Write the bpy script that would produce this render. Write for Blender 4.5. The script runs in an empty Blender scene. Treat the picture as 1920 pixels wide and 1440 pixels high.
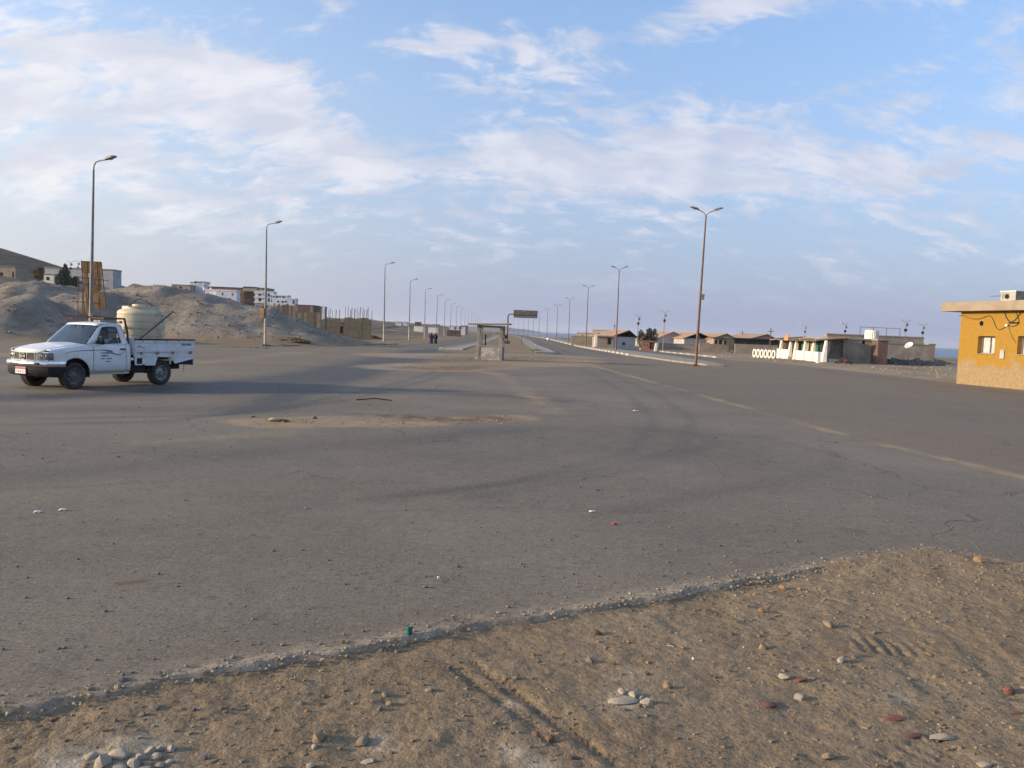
import bpy, bmesh, math, random
import numpy as np
from mathutils import Vector, Matrix, noise as mnoise

R = math.radians
rng = random.Random(7)
nr = np.random.RandomState(11)
scene = bpy.context.scene
COL = scene.collection

# ------------------------------------------------------------------ camera
CAM_H, FPX = 2.0, 1550.0
PITCH = math.atan(100 / 1550.0)
ROLL = R(2.27)
cam_d = bpy.data.cameras.new('camera')
cam = bpy.data.objects.new('camera', cam_d)
COL.objects.link(cam)
cam_d.sensor_width = 36.0
cam_d.lens = 36.0 * FPX / 1920.0
cam_d.clip_start, cam_d.clip_end = 0.1, 40000
cam.matrix_world = (Matrix.Translation((0, 0, CAM_H)) @ Matrix.Rotation(R(90) - PITCH, 4, 'X')
                    @ Matrix.Rotation(ROLL, 4, 'Z'))
scene.camera = cam

# ------------------------------------------------------------------ world, sun, exposure
SUN_EL, SUN_AZ = R(14), R(-100)          # azimuth from +Y, clockwise: the sun stands to the left
SUN_DIR = Vector((math.cos(SUN_EL) * math.sin(SUN_AZ), math.cos(SUN_EL) * math.cos(SUN_AZ), math.sin(SUN_EL)))
world = bpy.data.worlds.new('World')
scene.world = world
world.use_nodes = True


class NT:
    """small node-tree writer"""
    def __init__(self, tree):
        self.t = tree
        self.n, self.l = tree.nodes, tree.links

    def add(self, kind, **kw):
        nd = self.n.new(kind)
        for k, v in kw.items():
            setattr(nd, k, v)
        return nd

    def put(self, sock, v):
        if v is None:
            return
        if hasattr(v, 'is_output'):
            self.l.new(v, sock)
        else:
            if sock.type == 'RGBA' and not isinstance(v, (int, float)) and len(v) == 3:
                v = (*v, 1.0)
            sock.default_value = v

    def math(self, op, a, b=None, c=None, clamp=False):
        nd = self.add('ShaderNodeMath', operation=op, use_clamp=clamp)
        for i, v in enumerate((a, b, c)):
            self.put(nd.inputs[i], v)
        return nd.outputs[0]

    def mix(self, f, a, b, blend='MIX'):
        nd = self.add('ShaderNodeMix', data_type='RGBA', blend_type=blend)
        self.put(nd.inputs[0], f)
        self.put(nd.inputs[6], a)
        self.put(nd.inputs[7], b)
        return nd.outputs[2]

    def noise(self, vec, scale, detail=4.0, rough=0.55, dist=0.0):
        nd = self.add('ShaderNodeTexNoise')
        self.put(nd.inputs['Vector'], vec)
        nd.inputs['Scale'].default_value = scale
        nd.inputs['Detail'].default_value = detail
        nd.inputs['Roughness'].default_value = rough
        nd.inputs['Distortion'].default_value = dist
        return nd.outputs['Fac']

    def ramp(self, f, lo, hi):
        nd = self.add('ShaderNodeMapRange', interpolation_type='SMOOTHSTEP')
        self.put(nd.inputs[0], f)
        nd.inputs[1].default_value, nd.inputs[2].default_value = lo, hi
        return nd.outputs[0]

    def attr(self, name):
        return self.add('ShaderNodeAttribute', attribute_name=name).outputs['Fac']


def build_world():
    w = NT(world.node_tree)
    w.n.clear()
    out = w.add('ShaderNodeOutputWorld')
    bg = w.add('ShaderNodeBackground')
    w.l.new(bg.outputs[0], out.inputs[0])
    sky = w.add('ShaderNodeTexSky', sky_type='NISHITA', sun_disc=False)
    sky.sun_elevation, sky.sun_rotation = SUN_EL, SUN_AZ
    sky.altitude, sky.air_density, sky.dust_density, sky.ozone_density = 0, 1.0, 1.6, 2.0
    tc = w.add('ShaderNodeTexCoord').outputs['Generated']
    sp = w.add('ShaderNodeSeparateXYZ')
    w.l.new(tc, sp.inputs[0])
    x, y, z = sp.outputs
    az = w.math('ARCTAN2', x, y)
    zc = w.math('MAXIMUM', z, 0.0)
    # cloud layer seen as a sheet overhead: direction / height gives its plan coordinates
    zz = w.math('ADD', zc, 0.55)
    px, py = w.math('DIVIDE', x, zz), w.math('DIVIDE', y, zz)
    cv = w.add('ShaderNodeCombineXYZ')
    w.put(cv.inputs[0], px)
    w.put(cv.inputs[1], w.math('MULTIPLY', py, 1.9))
    cvo = cv.outputs[0]
    warp = w.add('ShaderNodeTexNoise')
    w.put(warp.inputs['Vector'], cvo)
    warp.inputs['Scale'].default_value = 4.0
    warp.inputs['Detail'].default_value = 3
    wv = w.add('ShaderNodeVectorMath', operation='MULTIPLY_ADD')
    w.put(wv.inputs[0], warp.outputs['Color'])
    wv.inputs[1].default_value = (0.16, 0.16, 0)
    w.put(wv.inputs[2], cvo)
    n1 = w.noise(wv.outputs[0], 3.6, 5, 0.60)
    n2 = w.noise(wv.outputs[0], 15.0, 7, 0.64)

    def blob(a0, e0, sa, se, amp, tilt=0.0):
        da = w.math('SUBTRACT', az, a0)
        de = w.math('SUBTRACT', w.math('SUBTRACT', z, e0), w.math('MULTIPLY', da, tilt))
        q = w.math('ADD', w.math('POWER', w.math('ABSOLUTE', w.math('DIVIDE', da, sa)), 2.0),
                   w.math('POWER', w.math('ABSOLUTE', w.math('DIVIDE', de, se)), 2.0))
        return w.math('MULTIPLY', w.math('EXPONENT', w.math('MULTIPLY', q, -1.0)), amp * 0.72)

    # where the banks of cloud lie in the sky (azimuth, sine of elevation)
    banks = [blob(-0.50, 0.275, 0.16, 0.030, 0.17, 0.05), blob(-0.56, 0.215, 0.13, 0.040, 0.20), blob(-0.32, 0.245, 0.10, 0.040, 0.20, -0.30),
             blob(-0.21, 0.195, 0.12, 0.035, 0.17, -0.25), blob(-0.55, 0.15, 0.30, 0.045, 0.15), blob(-0.30, 0.27, 0.16, 0.016, 0.12),
             blob(0.015, 0.215, 0.08, 0.030, 0.22), blob(0.10, 0.185, 0.12, 0.030, 0.17), blob(0.21, 0.225, 0.11, 0.030, 0.20, 0.20),
             blob(0.26, 0.185, 0.14, 0.026, 0.15), blob(0.48, 0.195, 0.13, 0.022, 0.19, 0.10), blob(0.42, 0.15, 0.2, 0.02, 0.08),
             blob(0.25, 0.360, 0.17, 0.020, 0.22, 0.28), blob(0.44, 0.375, 0.14, 0.030, 0.24), blob(-0.28, 0.395, 0.14, 0.010, 0.20, 0.06),
             blob(-0.13, 0.312, 0.05, 0.008, 0.19), blob(-0.06, 0.322, 0.05, 0.008, 0.17), blob(-0.06, 0.275, 0.05, 0.014, 0.14),
             blob(0.40, 0.28, 0.12, 0.010, 0.14, 0.25), blob(-0.1, 0.355, 0.3, 0.022, -0.12), blob(0.3, 0.30, 0.18, 0.022, -0.08)]
    s = banks[0]
    for b in banks[1:]:
        s = w.math('ADD', s, b)
    dens = w.math('ADD', w.math('ADD', w.math('MULTIPLY', n1, 0.52), w.math('MULTIPLY', n2, 0.58)), s)
    cloud = w.ramp(dens, 0.525, 0.72)
    cloud = w.math('MULTIPLY', cloud, w.ramp(z, 0.015, 0.13))
    shade = w.ramp(w.noise(wv.outputs[0], 7.0, 5, 0.55), 0.34, 0.66)
    base = w.mix(1.0, sky.outputs[0], (0.92, 1.0, 1.10), 'MULTIPLY')
    scl = w.add('ShaderNodeVectorMath', operation='SCALE')
    w.put(scl.inputs[0], base)
    scl.inputs[3].default_value = SKY_STRENGTH
    # towards the sun the cloud is creamy white, away from it lavender
    sund = w.add('ShaderNodeVectorMath', operation='DOT_PRODUCT')
    w.put(sund.inputs[0], tc)
    sund.inputs[1].default_value = tuple(SUN_DIR)
    near = w.ramp(sund.outputs['Value'], -0.35, 0.85)
    ccol = w.mix(shade, w.mix(near, (0.29, 0.315, 0.39), (0.40, 0.40, 0.43)), w.mix(near, (0.39, 0.395, 0.445), (0.52, 0.505, 0.50)))
    hz = w.mix(near, (0.180, 0.206, 0.305), (0.40, 0.388, 0.395))
    low = w.math('MULTIPLY', w.math('POWER', w.math('SUBTRACT', 1.0, w.math('MINIMUM', w.math('DIVIDE', zc, 0.55), 1.0)), 1.35), 0.98)
    c = w.mix(low, scl.outputs[0], hz)
    c = w.mix(w.math('MULTIPLY', cloud, 0.90), c, ccol)
    w.put(bg.inputs[0], c)
    bg.inputs[1].default_value = 1.0


SKY_STRENGTH = 0.15
build_world()

sun_d = bpy.data.lights.new('sun', 'SUN')
sun_d.energy, sun_d.angle, sun_d.color = 3.0, R(2.5), (1.0, 0.79, 0.54)
sun = bpy.data.objects.new('sun', sun_d)
COL.objects.link(sun)
sun.rotation_euler = (-SUN_DIR).to_track_quat('-Z', 'Y').to_euler()
vs = scene.view_settings
vs.view_transform, vs.look, vs.exposure, vs.gamma, vs.use_curve_mapping = 'Standard', 'None', 1.0, 1.0, False
scene.cycles.use_denoising = True
scene.cycles.max_bounces = 6
scene.cycles.volume_bounces = 0
scene.cycles.transparent_max_bounces = 12

# ------------------------------------------------------------------ measuring helpers: a point on the ground, or at a distance, along a sight line
_fw = np.array([0, math.cos(PITCH), -math.sin(PITCH)])
_r0 = np.array([1.0, 0, 0])
_u0 = np.cross(_r0, _fw)
_R = _r0 * math.cos(ROLL) + _u0 * math.sin(ROLL)
_U = -_r0 * math.sin(ROLL) + _u0 * math.cos(ROLL)


def ray(px, py):
    return _fw + _R * (px - 960) / FPX - _U * (py - 720) / FPX


def zroad(Y):
    t = np.clip((np.asarray(Y, float) - 70) / 80, 0, 1)
    return -0.38 * t * t * (3 - 2 * t)


def G(px, py):
    d = ray(px, py)
    z = 0.0
    for _ in range(8):
        p = np.array([0, 0, CAM_H]) + d * ((z - CAM_H) / d[2])
        z = float(zroad(p[1]))
    return p


def D(px, py, Y):
    d = ray(px, py)
    return np.array([0, 0, CAM_H]) + d * (Y / d[1])


# ------------------------------------------------------------------ materials
MATS = {}


def mat(name, col, rough=0.8, col2=None, scale=4.0, bump=0.0, bscale=None, metal=0.0, coat=0.0, spec=0.5, detail=6, lo=0.35, hi=0.65):
    if name in MATS:
        return MATS[name]
    m = bpy.data.materials.new(name)
    m.use_nodes = True
    w = NT(m.node_tree)
    b = w.n['Principled BSDF']
    b.inputs['Roughness'].default_value = rough
    b.inputs['Metallic'].default_value = metal
    b.inputs['Coat Weight'].default_value = coat
    b.inputs['Specular IOR Level'].default_value = spec
    tc = w.add('ShaderNodeTexCoord').outputs['Object']
    if col2 is None:
        col2 = tuple(c * 0.72 for c in col)
    f = w.ramp(w.noise(tc, scale, detail, 0.6), lo, hi)
    w.put(b.inputs['Base Color'], w.mix(f, col, col2))
    if bump:
        bp = w.add('ShaderNodeBump')
        bp.inputs['Strength'].default_value = bump
        bp.inputs['Distance'].default_value = 0.02
        w.put(bp.inputs['Height'], w.noise(tc, bscale or scale * 6, 5, 0.6))
        w.l.new(bp.outputs[0], b.inputs['Normal'])
    MATS[name] = m
    return m


def ground_material(name):
    """dusty asphalt or sand: colour and grain from noise, with painted-on wear masks that the mesh carries"""
    m = bpy.data.materials.new(name)
    m.use_nodes = True
    w = NT(m.node_tree)
    b = w.n['Principled BSDF']
    pos = w.add('ShaderNodeNewGeometry').outputs['Position']
    return m, w, b, pos


def make_sand():
    m, w, b, p = ground_material('sand')
    n_big = w.noise(p, 0.12, 5, 0.6)
    n_mid = w.noise(p, 1.4, 6, 0.62)
    n_fine = w.noise(p, 26, 5, 0.7)
    c = w.mix(w.ramp(n_big, 0.35, 0.65), (0.222, 0.162, 0.100), (0.268, 0.202, 0.130))
    c = w.mix(w.math('MULTIPLY', w.ramp(n_mid, 0.40, 0.72), 0.55), c, (0.185, 0.130, 0.076))
    c = w.mix(w.math('MULTIPLY', w.ramp(n_fine, 0.52, 0.66), 0.5), c, (0.36, 0.275, 0.18))
    c = w.mix(w.math('MULTIPLY', w.ramp(n_fine, 0.47, 0.33), 0.5), c, (0.085, 0.060, 0.038))
    # grey spoil of the heaps, dark brown hill far off
    c = w.mix(w.math('MULTIPLY', w.attr('spoil'), 0.9), c, w.mix(w.ramp(w.noise(p, 0.5, 8, 0.68), 0.36, 0.66), (0.215, 0.182, 0.146), (0.345, 0.297, 0.240)))
    c = w.mix(w.attr('rock'), c, w.mix(w.ramp(w.noise(p, 0.05, 8, 0.65), 0.35, 0.65), (0.048, 0.036, 0.026), (0.088, 0.065, 0.045)))
    c = w.mix(w.math('MULTIPLY', w.attr('scrub'), w.ramp(w.noise(p, 0.16, 8, 0.7), 0.42, 0.60)), c, (0.115, 0.088, 0.052))
    c = w.mix(w.attr('pale'), c, (0.46, 0.39, 0.30))
    w.put(b.inputs['Base Color'], c)
    b.inputs['Roughness'].default_value = 0.95
    b.inputs['Specular IOR Level'].default_value = 0.15
    bp = w.add('ShaderNodeBump')
    bp.inputs['Strength'].default_value = 0.9
    bp.inputs['Distance'].default_value = 0.04
    w.put(bp.inputs['Height'], w.math('ADD', w.math('ADD', w.noise(p, 9, 6, 0.65), w.math('MULTIPLY', w.math('MULTIPLY', w.attr('spoil'), w.noise(p, 0.9, 8, 0.72)), 14.0)), w.math('MULTIPLY', n_fine, 0.35)))
    w.l.new(bp.outputs[0], b.inputs['Normal'])
    return m


def make_asphalt():
    m, w, b, p = ground_material('asphalt')
    n_big = w.noise(p, 0.22, 6, 0.6)
    n_mid = w.noise(p, 2.0, 6, 0.65)
    vo = w.add('ShaderNodeTexVoronoi')
    w.put(vo.inputs['Vector'], p)
    vo.inputs['Scale'].default_value = 62
    grain = w.noise(p, 48, 4, 0.75)
    c = w.mix(w.ramp(n_big, 0.32, 0.68), (0.138, 0.115, 0.086), (0.205, 0.171, 0.128))
    c = w.mix(w.math('MULTIPLY', w.ramp(n_mid, 0.42, 0.7), 0.35), c, (0.200, 0.162, 0.120))
    c = w.mix(w.math('MULTIPLY', w.attr('brown'), 0.75), c, (0.170, 0.124, 0.080))
    c = w.mix(w.math('MULTIPLY', w.attr('fresh'), 0.75), c, w.mix(w.ramp(n_mid, 0.3, 0.7), (0.104, 0.091, 0.075), (0.136, 0.118, 0.097)))
    c = w.mix(w.math('MULTIPLY', w.attr('track'), w.math('ADD', 0.60, w.math('MULTIPLY', n_mid, 0.8)), None, True), c, (0.046, 0.040, 0.034))
    d = w.math('ADD', w.attr('dust'), w.math('MULTIPLY', w.math('SUBTRACT', w.noise(p, 1.1, 8, 0.7), 0.5), 0.9))
    dm = w.math('MULTIPLY', w.ramp(d, 0.30, 0.85), w.ramp(w.attr('dust'), 0.0, 0.18))
    c = w.mix(dm, c, w.mix(w.ramp(n_mid, 0.4, 0.6), (0.255, 0.178, 0.102), (0.315, 0.230, 0.142)))
    c = w.mix(w.math('MULTIPLY', w.attr('mud'), w.ramp(w.noise(p, 3.0, 8, 0.7), 0.36, 0.58)), c, (0.112, 0.066, 0.030))
    c = w.mix(w.math('MULTIPLY', w.attr('crumb'), w.ramp(w.noise(p, 14, 6, 0.7), 0.32, 0.54)), c, (0.42, 0.325, 0.22))
    g2 = w.noise(p, 15, 6, 0.82)
    g3 = w.noise(p, 4.5, 7, 0.80)
    # drifted sand, mud and rubber cover the bare aggregate
    gm = w.math('SUBTRACT', 1.0, w.math('ADD', w.math('MULTIPLY', dm, 0.55), w.math('ADD', w.math('MULTIPLY', w.attr('mud'), 0.7), w.math('MULTIPLY', w.attr('track'), 0.35)), None, True), None, True)
    def speck(f, lo, hi, amt, col):
        return w.mix(w.math('MULTIPLY', w.math('MULTIPLY', w.ramp(f, lo, hi), amt), gm), c, col)
    c = speck(g3, 0.53, 0.66, 0.40, (0.27, 0.220, 0.160))
    c = speck(g3, 0.47, 0.34, 0.45, (0.068, 0.057, 0.045))
    c = speck(g2, 0.53, 0.64, 0.45, (0.30, 0.250, 0.190))
    c = speck(g2, 0.47, 0.36, 0.55, (0.055, 0.046, 0.036))
    c = speck(grain, 0.52, 0.66, 0.60, (0.33, 0.275, 0.21))
    c = speck(grain, 0.48, 0.34, 0.62, (0.048, 0.040, 0.032))
    wp = w.add('ShaderNodeTexNoise')
    w.put(wp.inputs['Vector'], p)
    wp.inputs['Scale'].default_value = 0.8
    wp.inputs['Detail'].default_value = 6
    av = w.add('ShaderNodeVectorMath', operation='MULTIPLY_ADD')
    w.put(av.inputs[0], wp.outputs['Color'])
    av.inputs[1].default_value = (1.6, 1.6, 0)
    w.put(av.inputs[2], p)
    ck = w.add('ShaderNodeTexVoronoi', feature='DISTANCE_TO_EDGE')
    w.put(ck.inputs['Vector'], av.outputs[0])
    ck.inputs['Scale'].default_value = 0.30
    crack = w.math('MULTIPLY', w.ramp(ck.outputs['Distance'], 0.007, 0.002), w.ramp(w.noise(p, 0.25, 3, 0.5), 0.50, 0.62))
    c = w.mix(w.math('MULTIPLY', crack, 0.65), c, (0.045, 0.038, 0.030))
    w.put(b.inputs['Base Color'], c)
    w.put(b.inputs['Roughness'], w.math('SUBTRACT', 0.92, w.math('MULTIPLY', w.attr('track'), 0.30)))
    b.inputs['Specular IOR Level'].default_value = 0.30
    bp = w.add('ShaderNodeBump')
    bp.inputs['Strength'].default_value = 0.28
    bp.inputs['Distance'].default_value = 0.008
    w.put(bp.inputs['Height'], w.math('ADD', w.noise(p, 22, 5, 0.7), grain))
    w.l.new(bp.outputs[0], b.inputs['Normal'])
    return m


SAND, ASPHALT = make_sand(), make_asphalt()


def make_glass(name, tint, alpha):
    m = bpy.data.materials.new(name)
    m.use_nodes = True
    w = NT(m.node_tree)
    w.n.clear()
    out = w.add('ShaderNodeOutputMaterial')
    tr = w.add('ShaderNodeBsdfTransparent')
    tr.inputs[0].default_value = (*tint, 1)
    gl = w.add('ShaderNodeBsdfGlossy')
    gl.inputs['Roughness'].default_value = 0.03
    fr = w.add('ShaderNodeFresnel')
    fr.inputs[0].default_value = 1.5
    mx = w.add('ShaderNodeMixShader')
    w.put(mx.inputs[0], w.math('ADD', w.math('MULTIPLY', fr.outputs[0], 0.9), alpha))
    w.l.new(tr.outputs[0], mx.inputs[1])
    w.l.new(gl.outputs[0], mx.inputs[2])
    w.l.new(mx.outputs[0], out.inputs[0])
    return m


GLASS = make_glass('car_glass', (0.62, 0.66, 0.65), 0.0)
SCREEN = make_glass('dusty_windscreen', (0.60, 0.68, 0.68), 0.11)
LENS = make_glass('lamp_lens', (0.9, 0.9, 0.88), 0.12)

M = dict(
    white=mat('white_paint', (0.74, 0.75, 0.78), 0.32, (0.66, 0.67, 0.69), 3, coat=0.4),
    traywhite=mat('tray_white', (0.68, 0.69, 0.71), 0.5, (0.60, 0.59, 0.58), 5),
    black=mat('black_plastic', (0.016, 0.016, 0.018), 0.75, (0.026, 0.024, 0.022), 8, spec=0.15),
    under=mat('underbody_black', (0.012, 0.012, 0.012), 0.9, (0.02, 0.018, 0.015), 8),
    rubber=mat('tyre_rubber', (0.018, 0.018, 0.018), 0.85, (0.05, 0.043, 0.035), 5),
    chrome=mat('chrome', (0.75, 0.75, 0.76), 0.16, (0.62, 0.61, 0.60), 10, metal=1.0),
    steel=mat('wheel_steel', (0.30, 0.30, 0.31), 0.5, (0.17, 0.16, 0.15), 12, metal=0.5),
    darksteel=mat('dark_wheel', (0.075, 0.075, 0.08), 0.6, (0.12, 0.11, 0.10), 12),
    purple=mat('decal_purple', (0.10, 0.06, 0.16), 0.5),
    decal=mat('decal_navy', (0.05, 0.05, 0.12), 0.5),
    plate=mat('plate_white', (0.62, 0.66, 0.72), 0.5, (0.55, 0.58, 0.62), 30),
    red=mat('plate_red', (0.42, 0.02, 0.03), 0.5),
    amber=mat('amber_lens', (0.20, 0.20, 0.19), 0.25, (0.12, 0.12, 0.11), 8),
    lampin=mat('lamp_reflector', (0.66, 0.66, 0.62), 0.2, (0.5, 0.5, 0.46), 6),
    seat=mat('seat_cloth', (0.10, 0.07, 0.055), 0.9),
    skin=mat('skin', (0.22, 0.115, 0.07), 0.6),
    shirt=mat('white_shirt', (0.72, 0.72, 0.78), 0.9),
    hair=mat('dark_hair', (0.02, 0.016, 0.014), 0.8),
    trouser=mat('dark_trousers', (0.04, 0.04, 0.05), 0.9),
    tank=mat('tank_plastic', (0.52, 0.455, 0.33), 0.55, (0.40, 0.31, 0.18), 2.5, lo=0.4, hi=0.7),
    hose=mat('black_hose', (0.03, 0.028, 0.026), 0.6),
    rack=mat('rack_black', (0.028, 0.022, 0.020), 0.6, (0.10, 0.045, 0.03), 6),
    pole=mat('pole_grey', (0.24, 0.235, 0.23), 0.6, (0.16, 0.14, 0.12), 1.2),
    polebrown=mat('pole_rusty', (0.20, 0.105, 0.06), 0.75, (0.12, 0.065, 0.04), 2.0),
    polepale=mat('pole_pale_base', (0.50, 0.44, 0.36), 0.8, (0.36, 0.28, 0.2), 2.0),
    lamphead=mat('lamp_head', (0.13, 0.13, 0.125), 0.5, (0.2, 0.2, 0.19), 6),
    lampglass=mat('lamp_bowl', (0.42, 0.44, 0.45), 0.3),
    concrete=mat('concrete', (0.30, 0.28, 0.25), 0.9, (0.20, 0.18, 0.155), 1.6, bump=0.4),
    pale=mat('pale_concrete', (0.29, 0.255, 0.205), 0.9, (0.215, 0.185, 0.145), 1.0, bump=0.3),
    plaster=mat('peeling_plaster', (0.46, 0.42, 0.36), 0.9, (0.30, 0.27, 0.23), 2.6, bump=0.6, lo=0.44, hi=0.54),
    kerbwhite=mat('kerb_white', (0.52, 0.48, 0.40), 0.85, (0.34, 0.31, 0.25), 3),
    kerbdark=mat('kerb_dark', (0.16, 0.15, 0.13), 0.85),
    kerbteal=mat('kerb_teal', (0.07, 0.17, 0.19), 0.8, (0.13, 0.20, 0.20), 5),
    ochre=None,
    reveal=mat('window_reveal', (0.44, 0.22, 0.045), 0.9, (0.36, 0.19, 0.06), 3),
    slab=mat('roof_slab', (0.31, 0.25, 0.175), 0.9, (0.25, 0.20, 0.14), 1.4, bump=0.3),
    curtain=mat('curtain_white', (0.52, 0.52, 0.50), 0.8, (0.40, 0.42, 0.42), 7),
    rust=mat('rust', (0.16, 0.07, 0.035), 0.85, (0.09, 0.045, 0.028), 3),
    rustrod=mat('rebar', (0.13, 0.085, 0.07), 0.8),
    orangewood=mat('orange_boards', (0.52, 0.28, 0.09), 0.85, (0.30, 0.15, 0.055), 2.4, lo=0.4, hi=0.65),
    brick=mat('red_brick', (0.23, 0.105, 0.075), 0.9, (0.165, 0.085, 0.065), 2.2),
    brownwall=mat('brown_brick', (0.15, 0.09, 0.075), 0.9, (0.11, 0.07, 0.06), 2),
    whitewall=mat('white_wall', (0.64, 0.66, 0.70), 0.85, (0.52, 0.53, 0.56), 0.7),
    cafewhite=mat('whitewash', (0.76, 0.72, 0.64), 0.85, (0.60, 0.56, 0.48), 2.0, lo=0.45, hi=0.75),
    greywall=mat('grey_render', (0.33, 0.285, 0.235), 0.9, (0.22, 0.185, 0.148), 0.9, bump=0.4),
    tanwall=mat('tan_wall', (0.34, 0.275, 0.205), 0.9, (0.27, 0.215, 0.155), 0.8),
    palewall=mat('pale_grey_wall', (0.40, 0.40, 0.40), 0.9, (0.32, 0.31, 0.30), 0.9),
    olive=mat('formwork_olive', (0.150, 0.135, 0.090), 0.9, (0.105, 0.095, 0.068), 1.5),
    tanboard=mat('formwork_tan', (0.26, 0.20, 0.145), 0.9, (0.19, 0.13, 0.09), 1.2),
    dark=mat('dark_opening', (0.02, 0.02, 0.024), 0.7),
    darkblue=mat('window_dark', (0.035, 0.04, 0.06), 0.35),
    tinroof=mat('tin_roof', (0.42, 0.275, 0.165), 0.7, (0.30, 0.18, 0.10), 1.0),
    darkroof=mat('dark_roof', (0.05, 0.04, 0.035), 0.8),
    green=mat('green_cloth', (0.02, 0.16, 0.11), 0.8, (0.015, 0.09, 0.07), 3),
    bluesign=mat('blue_sign', (0.05, 0.17, 0.38), 0.5),
    signback=mat('sign_back', (0.34, 0.32, 0.29), 0.6, (0.20, 0.15, 0.12), 3),
    signrib=mat('sign_rib', (0.10, 0.08, 0.07), 0.7),
    dish=mat('dish_white', (0.68, 0.66, 0.62), 0.5),
    abaya=mat('black_abaya', (0.010, 0.010, 0.012), 0.9),
    violet=mat('violet_abaya', (0.026, 0.012, 0.050), 0.9),
    bag=mat('white_bag', (0.6, 0.6, 0.58), 0.8),
    leaf=mat('leaf_green', (0.035, 0.062, 0.016), 0.7, (0.018, 0.036, 0.010), 0.8),
    leafgrey=mat('leaf_grey_green', (0.060, 0.068, 0.036), 0.7, (0.030, 0.036, 0.018), 0.9),
    leafyellow=mat('leaf_yellow', (0.17, 0.115, 0.03), 0.8, (0.10, 0.075, 0.025), 0.8),
    bark=mat('bark', (0.13, 0.095, 0.07), 0.9),
    cable=mat('cable', (0.03, 0.025, 0.022), 0.7),
    litter=mat('white_litter', (0.7, 0.7, 0.68), 0.7),
    litterred=mat('red_litter', (0.5, 0.03, 0.03), 0.6),
    teal=mat('green_plastic', (0.01, 0.13, 0.09), 0.4),
    stone_tan=mat('stone_tan', (0.34, 0.25, 0.155), 0.9, (0.25, 0.18, 0.11), 14, bump=0.5, bscale=60),
    stone_orange=mat('stone_orange', (0.36, 0.21, 0.09), 0.9, (0.26, 0.15, 0.07), 14, bump=0.5, bscale=60),
    stone_brown=mat('stone_brown', (0.20, 0.115, 0.065), 0.9, (0.14, 0.085, 0.05), 14, bump=0.5, bscale=60),
    stone_grey=mat('stone_grey', (0.20, 0.18, 0.155), 0.9, (0.14, 0.125, 0.11), 14, bump=0.5, bscale=60),
    stone_pale=mat('stone_pale', (0.46, 0.39, 0.30), 0.9, (0.36, 0.30, 0.225), 14, bump=0.5, bscale=60),
    stone_red=mat('stone_red', (0.19, 0.085, 0.062), 0.9, (0.18, 0.075, 0.055), 14, bump=0.5, bscale=60),
    grit=mat('tan_grit', (0.30, 0.225, 0.145), 0.95, (0.16, 0.115, 0.072), 2.7, lo=0.35, hi=0.6),
    gravel=mat('gravel_grey', (0.20, 0.165, 0.125), 0.95, (0.085, 0.075, 0.065), 3.3, lo=0.3, hi=0.7),
    bitumen=mat('bitumen_crumb', (0.40, 0.315, 0.22), 0.95, (0.18, 0.14, 0.10), 9, bump=0.6, bscale=60, lo=0.3, hi=0.7),
    seawater=mat('sea_water', (0.018, 0.055, 0.105), 0.32, (0.024, 0.068, 0.12), 0.01, bump=0.25, bscale=0.5),
    farhill=mat('far_hill', (0.14, 0.115, 0.095), 0.95, (0.10, 0.085, 0.07), 0.004),
)


def make_ochre():
    m = bpy.data.materials.new('ochre_wall')
    m.use_nodes = True
    w = NT(m.node_tree)
    b = w.n['Principled BSDF']
    b.inputs['Roughness'].default_value = 0.92
    b.inputs['Specular IOR Level'].default_value = 0.2
    tc = w.add('ShaderNodeTexCoord').outputs['Object']
    sp = w.add('ShaderNodeSeparateXYZ')
    w.l.new(tc, sp.inputs[0])
    z = sp.outputs[2]
    n = w.noise(tc, 0.9, 7, 0.62)
    n2 = w.noise(tc, 5, 6, 0.65)
    c = w.mix(w.ramp(n2, 0.35, 0.7), (0.315, 0.182, 0.031), (0.275, 0.155, 0.027))
    # paint has flaked off the damp foot of the wall
    f = w.math('SUBTRACT', w.math('ADD', w.math('MULTIPLY', n, 2.6), w.math('MULTIPLY', n2, 0.5)), w.math('MULTIPLY', z, 0.62))
    fl = w.ramp(f, 0.66, 0.80)
    c = w.mix(fl, c, w.mix(w.ramp(n2, 0.35, 0.65), (0.30, 0.22, 0.125), (0.25, 0.175, 0.09)))
    w.put(b.inputs['Base Color'], c)
    bp = w.add('ShaderNodeBump')
    bp.inputs['Strength'].default_value = 0.35
    bp.inputs['Distance'].default_value = 0.02
    w.put(bp.inputs['Height'], w.math('ADD', n2, w.math('MULTIPLY', fl, -0.6)))
    w.l.new(bp.outputs[0], b.inputs['Normal'])
    return m


M['ochre'] = make_ochre()


def make_truck_paint():
    m = bpy.data.materials.new('dusty_white_paint')
    m.use_nodes = True
    w = NT(m.node_tree)
    b = w.n['Principled BSDF']
    tc = w.add('ShaderNodeTexCoord').outputs['Object']
    sp = w.add('ShaderNodeSeparateXYZ')
    w.l.new(tc, sp.inputs[0])
    n = w.noise(tc, 5, 7, 0.65)
    c = w.mix(w.ramp(n, 0.35, 0.7), (0.72, 0.72, 0.73), (0.62, 0.61, 0.60))
    # road dust thrown up along the sills
    f = w.ramp(w.math('ADD', sp.outputs[2], w.math('MULTIPLY', n, 0.5)), 0.98, 0.68)
    c = w.mix(w.math('MULTIPLY', f, 0.55), c, (0.36, 0.30, 0.22))
    w.put(b.inputs['Base Color'], c)
    w.put(b.inputs['Roughness'], w.math('ADD', 0.28, w.math('MULTIPLY', f, 0.4)))
    b.inputs['Coat Weight'].default_value = 0.4
    return m


M['white'] = make_truck_paint()

# ------------------------------------------------------------------ object helpers


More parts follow.
